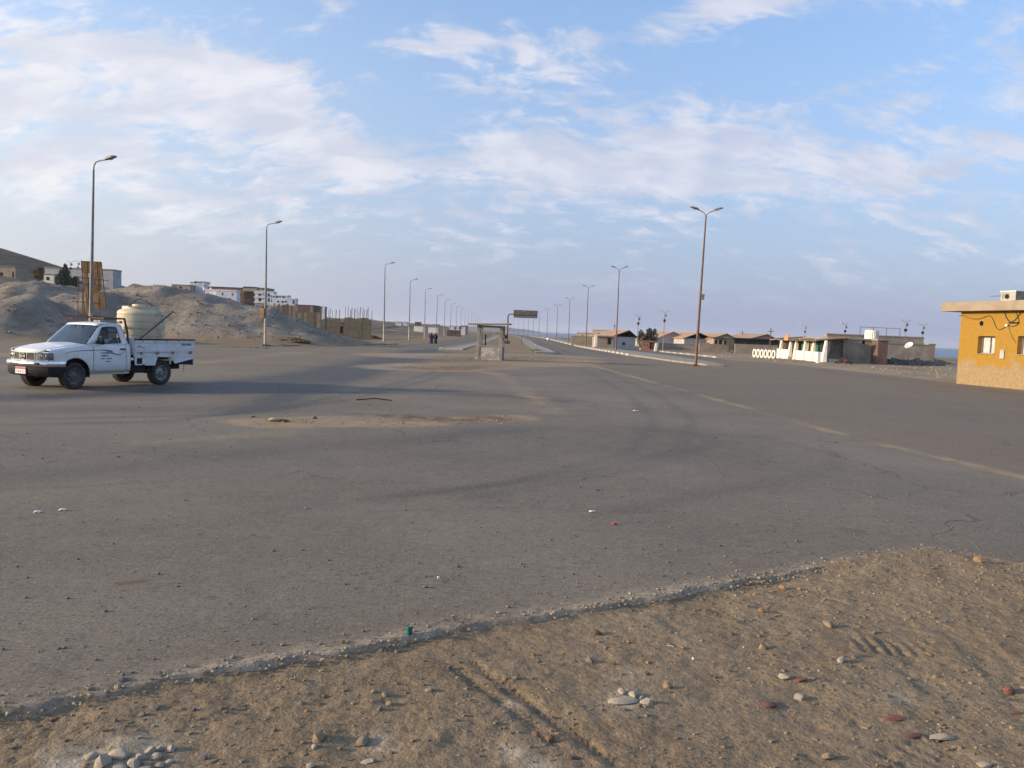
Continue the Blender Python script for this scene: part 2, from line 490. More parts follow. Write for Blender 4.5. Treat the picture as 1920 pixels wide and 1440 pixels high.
class MB:
    """collects simple shapes; build() links them as ONE mesh object"""
    def __init__(self):
        self.v, self.f = [], []

    def add(self, vs, fs):
        o = len(self.v)
        self.v += [tuple(p) for p in vs]
        self.f += [tuple(i + o for i in f) for f in fs]
        return self

    def box(self, x0, x1, y0, y1, z0, z1):
        return self.add([(x0, y0, z0), (x1, y0, z0), (x1, y1, z0), (x0, y1, z0), (x0, y0, z1), (x1, y0, z1), (x1, y1, z1), (x0, y1, z1)],
                        [(0, 3, 2, 1), (4, 5, 6, 7), (0, 1, 5, 4), (1, 2, 6, 5), (2, 3, 7, 6), (3, 0, 4, 7)])

    def hexa(self, pts):
        return self.add(pts, [(0, 3, 2, 1), (4, 5, 6, 7), (0, 1, 5, 4), (1, 2, 6, 5), (2, 3, 7, 6), (3, 0, 4, 7)])

    def tube(self, pts, r, n=8, caps=True):
        pts = [Vector(p) for p in pts]
        rs = r if isinstance(r, (list, tuple)) else [r] * len(pts)
        o = len(self.v)
        up = None
        for i, p in enumerate(pts):
            t = (pts[min(i + 1, len(pts) - 1)] - pts[max(i - 1, 0)]).normalized()
            if up is None:
                a = Vector((0, 0, 1)) if abs(t.z) < 0.9 else Vector((1, 0, 0))
                up = t.cross(a).normalized()
            up = (up - t * up.dot(t)).normalized()
            s = t.cross(up)
            for k in range(n):
                a = 2 * math.pi * k / n
                self.v.append(tuple(p + (up * math.cos(a) + s * math.sin(a)) * rs[i]))
        for i in range(len(pts) - 1):
            for k in range(n):
                k2 = (k + 1) % n
                self.f.append((o + i * n + k, o + i * n + k2, o + (i + 1) * n + k2, o + (i + 1) * n + k))
        if caps:
            self.f.append(tuple(o + k for k in reversed(range(n))))
            self.f.append(tuple(o + (len(pts) - 1) * n + k for k in range(n)))
        return self

    def lathe(self, prof, n=24, axis='z', c=(0, 0, 0)):
        o = len(self.v)
        for (r, h) in prof:
            for k in range(n):
                a = 2 * math.pi * k / n
                q = (r * math.cos(a), r * math.sin(a), h)
                if axis == 'y':
                    q = (q[0], q[2], q[1])
                elif axis == 'x':
                    q = (q[2], q[0], q[1])
                self.v.append((q[0] + c[0], q[1] + c[1], q[2] + c[2]))
        for i in range(len(prof) - 1):
            for k in range(n):
                k2 = (k + 1) % n
                self.f.append((o + i * n + k, o + i * n + k2, o + (i + 1) * n + k2, o + (i + 1) * n + k))
        return self

    def prism(self, poly, h0, h1, plane='xz'):
        """polygon in a plane, extruded along the third axis"""
        n = len(poly)
        def P(a, b, h):
            return {'xz': (a, h, b), 'yz': (h, a, b), 'xy': (a, b, h)}[plane]
        vs_ = [P(a, b, h0) for a, b in poly] + [P(a, b, h1) for a, b in poly]
        fs = [tuple(reversed(range(n))), tuple(range(n, 2 * n))]
        fs += [(i, (i + 1) % n, n + (i + 1) % n, n + i) for i in range(n)]
        return self.add(vs_, fs)

    def grid(self, rows):
        """rows of points, same count each"""
        o, n = len(self.v), len(rows[0])
        for r in rows:
            self.v += [tuple(p) for p in r]
        for i in range(len(rows) - 1):
            for k in range(n - 1):
                self.f.append((o + i * n + k, o + i * n + k + 1, o + (i + 1) * n + k + 1, o + (i + 1) * n + k))
        return self

    def mesh(self, name):
        me = bpy.data.meshes.new(name)
        me.from_pydata(self.v, [], self.f)
        bm = bmesh.new()
        bm.from_mesh(me)
        bmesh.ops.recalc_face_normals(bm, faces=bm.faces)
        bm.to_mesh(me)
        bm.free()
        return me

    def build(self, name, m, parent=None, smooth=False, bevel=0.0, angle=40, solid=0.0):
        me = self.mesh(name)
        o = bpy.data.objects.new(name, me)
        me.materials.append(m)
        COL.objects.link(o)
        o.parent = parent
        if solid:
            md = o.modifiers.new('solidify', 'SOLIDIFY')
            md.thickness, md.offset = solid, -1
        if bevel:
            md = o.modifiers.new('bevel', 'BEVEL')
            md.width, md.segments, md.limit_method, md.angle_limit = bevel, 2, 'ANGLE', R(35)
        if smooth:
            me.polygons.foreach_set('use_smooth', [True] * len(me.polygons))
            if smooth != 'all' and hasattr(me, 'set_sharp_from_angle'):
                me.set_sharp_from_angle(angle=R(angle))
        return o


def empty(name, loc=(0, 0, 0), rz=0.0, label=None, cat=None, group=None):
    o = bpy.data.objects.new(name, None)
    COL.objects.link(o)
    o.location = loc
    o.rotation_euler = (0, 0, rz)
    return tag(o, label, cat, group)


def tag(o, label=None, cat=None, group=None, kind=None):
    for k, v in (('label', label), ('category', cat), ('group', group), ('kind', kind)):
        if v:
            o[k] = v
    return o


def copy_tree(o, parent=None):
    c = o.copy()
    COL.objects.link(c)
    c.parent = parent
    for ch in list(o.children):
        copy_tree(ch, c)
    return c


def np_mesh(name, V, quads, m, attrs=None, smooth=True):
    me = bpy.data.meshes.new(name)
    me.vertices.add(len(V))
    me.vertices.foreach_set('co', np.asarray(V, np.float32).ravel())
    q = np.asarray(quads, np.int32)
    me.loops.add(q.size)
    me.loops.foreach_set('vertex_index', q.ravel())
    me.polygons.add(len(q))
    me.polygons.foreach_set('loop_start', np.arange(0, q.size, q.shape[1], dtype=np.int32))
    me.update(calc_edges=True)
    me.polygons.foreach_set('use_smooth', np.full(len(q), smooth))
    for k, a in (attrs or {}).items():
        at = me.attributes.new(k, 'FLOAT', 'POINT')
        at.data.foreach_set('value', np.asarray(a, np.float32).ravel())
    me.materials.append(m)
    o = bpy.data.objects.new(name, me)
    COL.objects.link(o)
    return o


def grid_quads(nx, ny):
    i = np.arange(nx - 1)[None, :] + np.arange(ny - 1)[:, None] * nx
    return np.stack([i, i + 1, i + 1 + nx, i + nx], -1).reshape(-1, 4)


def seg_dist(X, Y, pts):
    """distance to a polyline"""
    d = np.full(X.shape, 1e9)
    for (a, b) in zip(pts[:-1], pts[1:]):
        ax, ay, bx, by = a[0], a[1], b[0], b[1]
        L = (bx - ax) ** 2 + (by - ay) ** 2 + 1e-9
        t = np.clip(((X - ax) * (bx - ax) + (Y - ay) * (by - ay)) / L, 0, 1)
        d = np.minimum(d, np.hypot(X - ax - t * (bx - ax), Y - ay - t * (by - ay)))
    return d


_perm = nr.rand(256, 256)


def vnoise(X, Y):
    """value noise on a lattice, vectorised"""
    xi, yi = np.floor(X).astype(int), np.floor(Y).astype(int)
    fx, fy = X - xi, Y - yi
    fx, fy = fx * fx * (3 - 2 * fx), fy * fy * (3 - 2 * fy)
    g = lambda a, b: _perm[a % 256, b % 256]
    return (g(xi, yi) * (1 - fx) + g(xi + 1, yi) * fx) * (1 - fy) + (g(xi, yi + 1) * (1 - fx) + g(xi + 1, yi + 1) * fx) * fy


def fbm(X, Y, s, o=4, g=0.5):
    r, a, t = 0, 1.0, 0
    for k in range(o):
        r = r + a * (vnoise(X * s + 17.3 * k, Y * s + 5.1 * k) - 0.5)
        t += a
        a *= g
        s *= 2.03
    return r / t * 2


def sstep(t):
    t = np.clip(t, 0, 1)
    return t * t * (3 - 2 * t)


# ------------------------------------------------------------------ plan of the place (metres; x right, y ahead)
def curve(Y):
    """the shore road bends away to the left"""
    return -1.2e-4 * np.maximum(np.asarray(Y, float) - 230, 0) ** 2


EDGE_X = [-60, -12, -6, -2.51, -0.97, 0.21, 2.01, 3.3, 4.25, 4.85, 5.6, 7.5, 12, 40]
EDGE_Y = [-12, -0.5, 2.2, 4.04, 4.91, 5.66, 6.75, 7.45, 8.02, 7.50, 6.7, 5.0, 1.0, -12]


def near_edge(X):
    X = np.asarray(X, float)
    return np.interp(X, EDGE_X, EDGE_Y) + 0.10 * fbm(X, X * 0 + 3.1, 0.9, 3) + 0.075 * fbm(X, X * 0 + 9.1, 4.0, 5, 0.75)


def road_sd(X, Y):
    """signed distance-like value: negative on the asphalt, positive beyond its edge"""
    right = X - np.interp(Y, [-20, 40, 56, 98, 123, 170, 1000], [29, 26.2, 26.0, 23.2, 22.4, 21, 21]) - np.minimum(curve(Y), 0)
    left = np.interp(Y, [-20, 45, 53, 62, 70, 80, 95, 1000], [-90, -62, -35, -24, -17.6, -13.6, -13.2, -13.2]) + curve(Y) - X
    return np.maximum(right, left) + 0.35 * fbm(X, Y, 0.35, 4, 0.6)


CREST = [(190, 552), (225, 540), (252, 532), (300, 535), (350, 547), (400, 556), (450, 568), (500, 581), (550, 598), (600, 616), (650, 638), (672, 646)]
CREST = [(D(x, y, 79)[0], max(0, D(x, y, 79)[2])) for x, y in CREST]
HEAP2 = [(D(x, y, 62)[0], max(0, D(x, y, 62)[2])) for x, y in [(-200, 600), (-60, 588), (0, 574), (40, 561), (70, 560), (95, 566), (125, 586), (165, 612), (200, 632)]]
HEAP3 = [(D(x, y, 74)[0], max(0, D(x, y, 74)[2])) for x, y in [(-300, 560), (-100, 540), (0, 536), (50, 531), (95, 546), (130, 552), (165, 549), (205, 548), (240, 575), (300, 640)]]


def terrain(X, Y):
    X, Y = np.asarray(X, float), np.asarray(Y, float)
    z = zroad(Y)
    sd = road_sd(X, Y)
    z = z + np.clip(sd * 0.05, -0.10, 0.06)
    z = z + np.clip(sd / 6, 0, 1) * 0.12 * np.clip(fbm(X, Y, 0.25, 4) + 0.5, 0, 2)
    def heap(tab, yc, wf, wb, ex=1.3):
        h = np.interp(X, [p[0] for p in tab], [p[1] for p in tab], left=0 if tab is CREST else tab[0][1], right=0)
        k = np.where(Y < yc, (yc - Y) / wf, (Y - yc) / wb)
        return h * np.clip(1 - np.abs(k) ** ex, 0, 1)
    h = np.maximum(np.maximum(heap(CREST, 79, 10.5, 16), heap(HEAP2, 62, 8.5, 9)), heap(HEAP3, 74, 9, 40))
    rough = 0.5 * fbm(X, Y, 0.22, 5, 0.6) + 0.22 * fbm(X + 40, Y, 0.9, 4, 0.6)
    gully = np.abs(fbm(X + 0.25 * Y, Y * 0.25, 0.33, 4, 0.55))
    h = np.maximum(h * (1.07 + 0.16 * fbm(X, Y, 0.10, 4) - 0.30 * np.clip(0.35 - gully, 0, 1)) + np.clip(h, 0, 1) * rough * 0.9, 0)
    left = np.clip(-X - 14, 0, 1)
    z = z + h * left
    plate = 9.0 * sstep((-X - 42) / 60) * sstep((Y - 84) / 42) * (1 - 0.6 * sstep((Y - 280) / 120))
    z = np.maximum(z, plate + 0.3 * fbm(X, Y, 0.1, 4) - 0.4) if plate.ndim == 0 else np.where(plate > 0.4, np.maximum(z, plate + 0.3 * fbm(X, Y, 0.1, 4) - 0.4), z)
    z = z + 5.2 * sstep((-X - 26) / 60) * sstep((Y - 150) / 280) * np.clip(1 - plate / 5, 0, 1)
    # the dark hill on the far left
    hx = np.interp(X, [-900, -600, -420, -330, -290, -252, -227, -200, -170, -140], [0, 25, 33, 35, 33, 22, 12, 5, 1, 0])
    z = z + hx * sstep(1 - np.abs(Y - 470) / 190) * (1 + 0.18 * fbm(X, Y, 0.02, 5))
    # shore: the land drops to the sea on the right
    cx = np.interp(Y, [-200, 0, 194, 392, 700, 1100, 2200, 4000], [270, 190, 101, 19, -45, -160, -700, -2200])
    z = z - 6.0 * sstep((X - cx) / 16)
    return z


def gz(X, Y):
    return float(terrain(np.array([float(X)]), np.array([float(Y)]))[0])


def build_ground():
    xs = np.concatenate([-np.geomspace(9000, 130, 34), np.arange(-128, -70, 2.0), np.arange(-70, 40, 0.6), np.arange(40, 150, 3.0), np.geomspace(150, 9000, 34)])
    ys = np.concatenate([[-400, -150, -60, -30], np.arange(-15, 30, 1.5), np.arange(30, 100, 0.55), np.arange(100, 180, 1.2), np.arange(180, 420, 6), np.geomspace(420, 9000, 40)])
    X, Y = np.meshgrid(xs, ys)
    Z = terrain(X, Y)
    Z = np.where(Y < near_edge(X) - 0.3, -0.03 + 0.03 * fbm(X, Y, 0.3, 3), Z)
    near = (X > -4.2) & (X < 7.2) & (Y > 1.8) & (Y < 9)
    Z = np.where(near, -0.14, Z)
    h = Z - zroad(Y)
    spoil = np.clip((h - 0.25) / 0.6, 0, 1) * (X < -14) * (Y < 110)
    rock = (X < -135) & (np.abs(Y - 470) < 195)
    scrub = ((X < -18) & (Y > 92)) * np.clip((Y - 92) / 25, 0, 1) * 0.9 + ((X > 24) & (Y > 60)) * 0.15
    pale = 0.30 * ((X > 20) & (Y > 40) & (Y < 130)) * np.clip(0.6 + fbm(X, Y, 0.3, 4), 0, 1)
    o = np_mesh('ground', np.stack([X, Y, Z], -1).reshape(-1, 3), grid_quads(len(xs), len(ys)), SAND,
                dict(spoil=spoil, rock=rock.astype(float), scrub=scrub, pale=pale))
    tag(o, kind='structure')


def build_dirt():
    """the patch of tyre-marked dirt at the photographer's feet"""
    xs, ys = np.arange(-4.6, 7.6, 0.026), np.arange(1.4, 9.2, 0.026)
    X, Y = np.meshgrid(xs, ys)
    e = near_edge(X)
    gap = e - Y                                          # >0: on the dirt side
    Z = -0.026 + 0.026 * fbm(X, Y, 0.7, 4) + 0.017 * fbm(X, Y, 3.1, 4, 0.6) + 0.010 * fbm(X + 9, Y, 13, 3, 0.7)
    Z += 0.085 * np.exp(-((X - 4.2) / 1.5) ** 2 - ((Y - 7.2) / 1.1) ** 2)
    Z += 0.004 - 0.010 * np.exp(-((gap - 0.10) / 0.10) ** 2)
    foot = np.clip(fbm(X + 31, Y + 7, 2.2, 2), 0.15, 1) - 0.15     # hollows left by feet
    Z -= 0.030 * foot
    def treads(a, b, wd, period, depth, skew=0.5, centre=False):
        L = math.hypot(b[0] - a[0], b[1] - a[1])
        t = ((X - a[0]) * (b[0] - a[0]) + (Y - a[1]) * (b[1] - a[1])) / L
        s = ((X - a[0]) * (b[1] - a[1]) - (Y - a[1]) * (b[0] - a[0])) / L
        m = sstep((wd - np.abs(s)) / 0.03) * sstep(t / 0.25) * sstep((L - t) / 0.25) * (0.55 + 0.45 * sstep(fbm(X, Y, 1.7, 3) + 0.6))
        g = 0.5 + 0.5 * np.sin(2 * math.pi * (t + np.abs(s) * skew) / period)
        h = -depth * g * sstep((np.abs(s) - 0.025) / 0.02) if centre else -depth * g
        return m * (h - 0.004)
    Z += treads(G(845, 1222), G(1190, 1470), 0.115, 0.052, 0.024, 0.6, True)
    Z += treads(G(-60, 1365), G(200, 1330), 0.17, 0.07, 0.020, 0.2)
    Z += treads(G(-80, 1420), G(130, 1375), 0.15, 0.07, 0.020, 0.2)
    Z += treads(G(1560, 1200), G(1790, 1215), 0.16, 0.085, 0.020, 0.1)
    Z += treads(G(1620, 1440), G(1800, 1370), 0.12, 0.08, 0.012, 0.1)
    Z += treads(G(1800, 1180), G(1960, 1330), 0.15, 0.08, 0.010, 0.4)
    Z += treads(G(800, 1440), G(900, 1370), 0.12, 0.06, 0.010, 0.4)
    Z = np.where(gap < -0.10, np.minimum(Z, -0.04), Z)
    pale = np.zeros_like(X)
    for (px, py, r) in [(1165, 1308, 0.13), (1190, 1265, 0.11), (230, 1405, 0.22), (120, 1435, 0.16), (1680, 1300, 0.08), (960, 1310, 0.07), (1330, 1215, 0.06), (700, 1385, .1), (960, 1405, .08), (1010, 1430, .09)]:
        g = G(px, py)
        pale += 0.75 * np.exp(-((X - g[0]) ** 2 + (Y - g[1]) ** 2) / r ** 2) * np.clip(0.5 + 1.6 * fbm(X, Y, 9, 4, 0.7), 0, 1)
    o = np_mesh('dirt_verge', np.stack([X, Y, Z], -1).reshape(-1, 3), grid_quads(len(xs), len(ys)), SAND,
                dict(spoil=np.zeros_like(X), rock=np.zeros_like(X), scrub=np.zeros_like(X), pale=np.clip(pale, 0, 0.8)))
    tag(o, kind='structure')
    global dirt_z
    def dirt_z(x, y):
        i, j = int(round((y - ys[0]) / 0.026)), int(round((x - xs[0]) / 0.026))
        return float(Z[min(max(i, 0), len(ys) - 1), min(max(j, 0), len(xs) - 1)])


def line(*pp):
    return [G(*p)[:2] for p in pp]


def build_asphalt():
    xs = np.concatenate([np.arange(-95, -20, 0.8), np.arange(-20, -6, 0.2), np.arange(-6, 9, 0.045), np.arange(9, 36, 0.25)])
    t = np.concatenate([np.linspace(0, 0.5, 22)[:-1], np.geomspace(0.5, 90, 330)])
    X = np.repeat(xs[None, :], len(t), 0)
    e = near_edge(xs)
    Y = e[None, :] + t[:, None] * ((78.0 - e[None, :]) / 90.0)
    Z = zroad(Y)
    dn = Y - e[None, :]
    lump = np.exp(-((dn - 0.12) / 0.12) ** 2)
    fade = np.clip((40 - Y) / 20, 0, 1)
    Z = Z + 0.006 * fbm(X, Y, 0.6, 3) * fade + lump * (0.020 * fbm(X, Y, 9, 4, 0.75) + 0.003)
    Z = Z - 0.055 * np.clip(1 - dn / (0.02 + 0.035 * (1 + fbm(X, Y, 6, 3, 0.7))), 0, 1)     # broken, crumbling lip
    sd = road_sd(X, Y)
    dust = 0.9 * np.exp(-np.maximum(-sd, 0) / 1.3) + 0.30 * np.exp(-dn / 0.45) + 0.15 * np.exp(-dn / 1.6)
    def band(pts, wd, amp, irr=0.5):
        d = seg_dist(X, Y, pts)
        return amp * np.exp(-(d / wd) ** 2) * np.clip(1 + irr * fbm(X, Y, 0.8, 4), 0, 2)
    dust += band(line((1090, 680), (1230, 718), (1400, 765), (1600, 820), (1920, 895), (2300, 985)), 0.30, 0.72, 1.0)
    dust += band(line((930, 700), (985, 735), (1040, 775)), 0.7, 0.6)
    dust += band(line((480, 790), (640, 787), (760, 790), (960, 783)), 0.7, 1.3)
    dust += band(line((520, 797), (660, 797), (800, 796)), 0.35, 0.9)
    dust += band(line((200, 830), (520, 810)), 1.0, 0.45)
    dust += band(line((780, 690), (900, 684), (1010, 682), (1060, 676)), 3.0, 1.5)
    dust += band(line((790, 668), (880, 668), (1030, 668)), 4.5, 1.6)
    dust += band(line((370, 680), (450, 672), (560, 660)), 1.6, 0.55)
    dust += band(line((0, 985), (250, 945), (520, 905), (900, 880)), 0.5, 0.32)
    dust += band(line((0, 665), (120, 660), (330, 655)), 3.0, 0.7)
    dust += band(line((730, 650), (810, 646), (870, 640)), 1.6, 0.9)
    fresh = band(line((-300, 850), (0, 830), (400, 860), (900, 850), (1300, 830)), 1.5, 0.9, 0.6)
    fresh += band(line((900, 805), (1200, 810), (1500, 870), (1900, 960)), 1.3, 0.65, 0.6)
    fresh += band(line((1100, 700), (1500, 735), (1920, 790)), 6.0, 0.45, 0.6)
    track = band(line((-200, 750), (140, 742), (420, 728), (600, 706), (720, 678), (800, 658), (880, 641)), 0.9, 1.2)
    track += band(line((400, 724), (560, 706), (690, 682), (790, 657)), 1.5, 0.8)
    track += band(line((480, 768), (560, 735), (660, 708), (760, 680), (840, 661)), 0.7, 0.9)
    track += band(line((520, 738), (700, 734), (940, 742), (1050, 752)), 0.5, 0.55)
    track += band(line((-100, 772), (200, 768), (480, 768)), 0.9, 0.38)
    track += band(line((-100, 905), (200, 880), (450, 850), (800, 820), (1000, 800)), 0.6, 0.38)
    track += band(line((1180, 800), (1320, 815), (1345, 830), (1200, 880), (900, 930)), 0.20, 0.26)
    track += band(line((1400, 815), (1560, 850), (1570, 880), (1400, 915), (1150, 960)), 0.20, 0.26)
    track += band(line((1500, 690), (1700, 715), (1920, 740)), 0.5, 0.30)
    for off in (0, 1.5):
        track += band([(q[0] + off * 0.5, q[1] + off) for q in line((-100, 800), (300, 790), (560, 760), (760, 715), (880, 676))], 0.20, 0.4)
        track += band([(q[0] + off * 0.7, q[1] + off * 0.6) for q in line((1090, 690), (1180, 740), (1230, 790), (1180, 850), (950, 905), (500, 960))], 0.18, 0.26)
    for k in range(18):                                   # thin scuffs
        a = nr.uniform(-8, 8), nr.uniform(9, 30)
        b = a[0] + nr.uniform(-4, 4), a[1] + nr.uniform(-1.5, 1.5)
        track += band([a, ((a[0] + b[0]) / 2, (a[1] + b[1]) / 2 + nr.uniform(-.4, .4)), b], 0.05, nr.uniform(0.15, 0.35))
    mud = band(line((760, 783), (850, 787), (925, 784)), 0.5, 1.5, 0.8) + band(line((650, 775), (760, 780)), 0.25, 1.0, 0.8)
    mud += band(line((770, 690), (830, 692), (880, 689)), 1.0, 1.2, 0.8) + band(line((225, 1095), (270, 1090)), 0.05, 1.0)
    mud += band(line((940, 780), (985, 782)), 0.09, 0.9)
    mud += band(line((800, 676), (900, 672), (1020, 670)), 3.2, 0.75, 0.6) + band(line((790, 690), (940, 686)), 1.4, 0.5, 0.8)
    dl = line((1060, 672), (1230, 718), (1400, 765), (1600, 820), (1920, 895), (2300, 985))[::-1]
    brown = sstep((X - np.interp(Y, [q[1] for q in dl], [q[0] for q in dl]) + 0.5 * fbm(X, Y, 0.7, 4)) / 1.6 + 0.5) * 0.8
    brown = np.maximum(brown, 0.6 * sstep((Y - 26) / 14) * sstep((-X - 6) / 6)) + 0.5 * np.exp(-dn / 0.9)
    crumb = np.exp(-(dn / 0.20) ** 2) * np.clip(0.85 + 0.9 * fbm(X, Y, 2.5, 3), 0, 1)
    cl = lambda a: np.clip(a, 0, 1)
    o = np_mesh('asphalt_road', np.stack([X, Y, Z], -1).reshape(-1, 3), grid_quads(len(xs), len(t)), ASPHALT,
                dict(dust=cl(dust), fresh=cl(fresh), track=cl(track), mud=cl(mud), crumb=cl(crumb), brown=cl(brown)))
    tag(o, kind='structure')


def strip(name, x0, x1, y0, y1, m, dz=0.0, attrs=True, step=4.0, taper=None, kind='structure', edge=0.0):
    """a lane-long sheet that follows the bend of the shore road"""
    ys = np.concatenate([np.arange(y0, min(y1, 240), step), np.arange(max(240, y0), y1 + 1, 12.0)]) if y1 > 240 else np.linspace(y0, y1, int((y1 - y0) / step) + 2)
    k = np.linspace(0, 1, 9)
    X = x0 + (x1 - x0) * k[None, :] + curve(ys)[:, None]
    Y = np.repeat(ys[:, None], 9, 1)
    Z = zroad(Y) + dz * (np.clip((Y - y0) / 5.0, -0.2, 1) if name == 'median' else 1.0) - (0.02 if name == 'median' else 0) * (Y < y0 + 1)
    e = np.minimum(k, 1 - k)[None, :] * (x1 - x0)
    at = None
    if attrs:
        at = dict(dust=np.clip(0.75 * np.exp(-e / 0.8) + 0.15 * (1 + fbm(X, Y, .2, 3)) + edge, 0, 1) + 0 * X, fresh=0.5 + 0 * X, brown=0.3 + 0 * X, mud=0 * X, crumb=0 * X,
                  track=0.55 * (np.exp(-((e - 2.2) / 0.7) ** 2)) + 0 * X)
    o = np_mesh(name, np.stack([X, Y, Z], -1).reshape(-1, 3), grid_quads(9, len(ys)), m, at)
    return tag(o, kind=kind)


def slab(name, pts, z0, z1, m, parent=None):
    mb = MB()
    mb.prism([(p[0], p[1]) for p in pts], z0, z1, 'xy')
    o = mb.build(name, m, parent, bevel=0.015)
    return o


def build_roads():
    strip('carriageway', -13.6, -6.6, 77.5, 900, ASPHALT, 0.0)
    strip('carriageway', 3.8, 11.7, 77.5, 900, ASPHALT, 0.0)
    strip('service_road', 16.0, 22.0, 77.5, 330, ASPHALT, 0.0, edge=0.1)
    strip('median', -6.4, 3.6, 73, 900, SAND, 0.09, attrs=False)
    # paved margins of the median and their kerbs
    for (xa, xb) in ((-6.5, -4.6), (2.0, 3.75)):
        strip('paved_margin', xa, xb, 76.2, 700, M['pale'], 0.135, attrs=False)
    strip('traffic_island', 11.75, 15.9, 82.5, 700, M['pale'], 0.13, attrs=False)
    a = [G(1183, 667), G(1236, 672), G(1345, 686), G(1300, 684)]
    o = slab('island_nose', [(11.75, 82.5), (12.2, 75), (13.0, 66), (14.2, 60.4), (15.4, 60.2), (15.9, 66), (15.9, 82.5)], -0.1, 0.126, M['pale'])
    tag(o, kind='structure')

    def kerb(name, x, y0, y1, n, mats, hgt=0.16, wd=0.22):
        k = bpy.data.objects.new(name, None)
        COL.objects.link(k)
        k['kind'] = 'structure'
        L = (y1 - y0) / n
        base = MB().box(-wd / 2, wd / 2, 0.02, L - 0.02, -0.1, hgt).mesh('kerb_stone')
        for i in range(n):
            me = base if i == 0 else base
            s = bpy.data.objects.new('kerb_stone', me)
            if not me.materials:
                me.materials.append(mats[0])
            COL.objects.link(s)
            s.parent = k
            y = y0 + i * L
            s.location = (x + float(curve(y)), y, float(zroad(y)))
            s.material_slots[0].link = 'OBJECT'
            s.material_slots[0].material = mats[i % len(mats)]
        return k
    kerb('kerb', 11.62, 82.5, 160, 60, [M['kerbwhite'], M['kerbwhite'], M['kerbdark']], 0.18, 0.26)
    kerb('kerb', 11.62, 160, 420, 60, [M['kerbwhite'], M['kerbwhite'], M['kerbwhite'], M['kerbdark']], 0.18, 0.26)
    kerb('kerb', 3.86, 76.0, 79.0, 3, [M['kerbteal']], 0.17, 0.24)
    kerb('kerb', 3.86, 79.0, 200, 60, [M['pale'], M['kerbteal'], M['pale']], 0.17, 0.24)
    kerb('kerb', -6.62, 75.8, 77.3, 1, [M['kerbwhite']], 0.19, 0.30)
    kerb('kerb', -6.62, 77.3, 200, 60, [M['pale'], M['concrete']], 0.17, 0.24)
    for (xa, xb, mm) in ((-6.74, -4.6, 'kerbwhite'), (2.0, 3.98, 'kerbteal')):
        tag(MB().box(xa, xb, 75.7, 76.25, -0.1, 0.165).build('kerb_end', M[mm], bevel=0.03), kind='structure')
    # the lined edge beyond the service road
    kerb('kerb', 22.15, 90, 150, 40, [M['kerbwhite'], M['pale'], M['slab']], 0.14, 0.24)
    # rough kerb below the spoil heap
    k = bpy.data.objects.new('kerb', None)
    COL.objects.link(k)
    k['kind'] = 'structure'
    for i in range(24):
        p = G(500 + i * 10.5, 649.5 - i * 0.12)
        b = MB().box(-0.32, 0.32, -0.12, 0.12, -0.1, 0.12 + 0.05 * rng.random()).build('kerb_stone', M['concrete'] if i % 3 else M['kerbdark'], k)
        b.location = (p[0], p[1], p[2])
        b.rotation_euler = (rng.uniform(-.1, .1), 0, R(8) + rng.uniform(-.1, .1))


build_ground()
build_dirt()
build_asphalt()
build_roads()

# sea and the far hills across the bay
o = MB().grid([[(-9000, y, -1.6) if x == 0 else (9000, y, -1.6) for x in (0, 1)] for y in (-2000, 9000)]).build('sea', M['seawater'])
tag(o, kind='structure')


def far_hills():
    rows = []
    xs = np.linspace(-1500, 130, 90)
    prof = np.interp(xs, [-1500, -600, -330, -240, -160, -80, -30, 40, 90, 130], [26, 30, 24, 16, 20, 22, 24, 18, 8, 0]) * (0.8 + 0.35 * fbm(xs, xs * 0, 0.012, 4))
    for yy, k in ((3000, 0), (3120, 0.65), (3300, 1.0), (3600, 0.7), (4200, 0)):
        rows.append([(x, yy, -3 + max(0, p) * k) for x, p in zip(xs, prof)])
    tag(MB().grid(rows).build('far_hills', M['farhill'], smooth='all'), kind='structure')


far_hills()

# ------------------------------------------------------------------ street lamps
ORD = ['first', 'second', 'third', 'fourth', 'fifth', 'sixth', 'seventh', 'eighth', 'ninth', 'tenth', 'eleventh', 'twelfth', 'thirteenth',
       'fourteenth', 'fifteenth', 'sixteenth', 'seventeenth', 'eighteenth', 'nineteenth', 'twentieth']


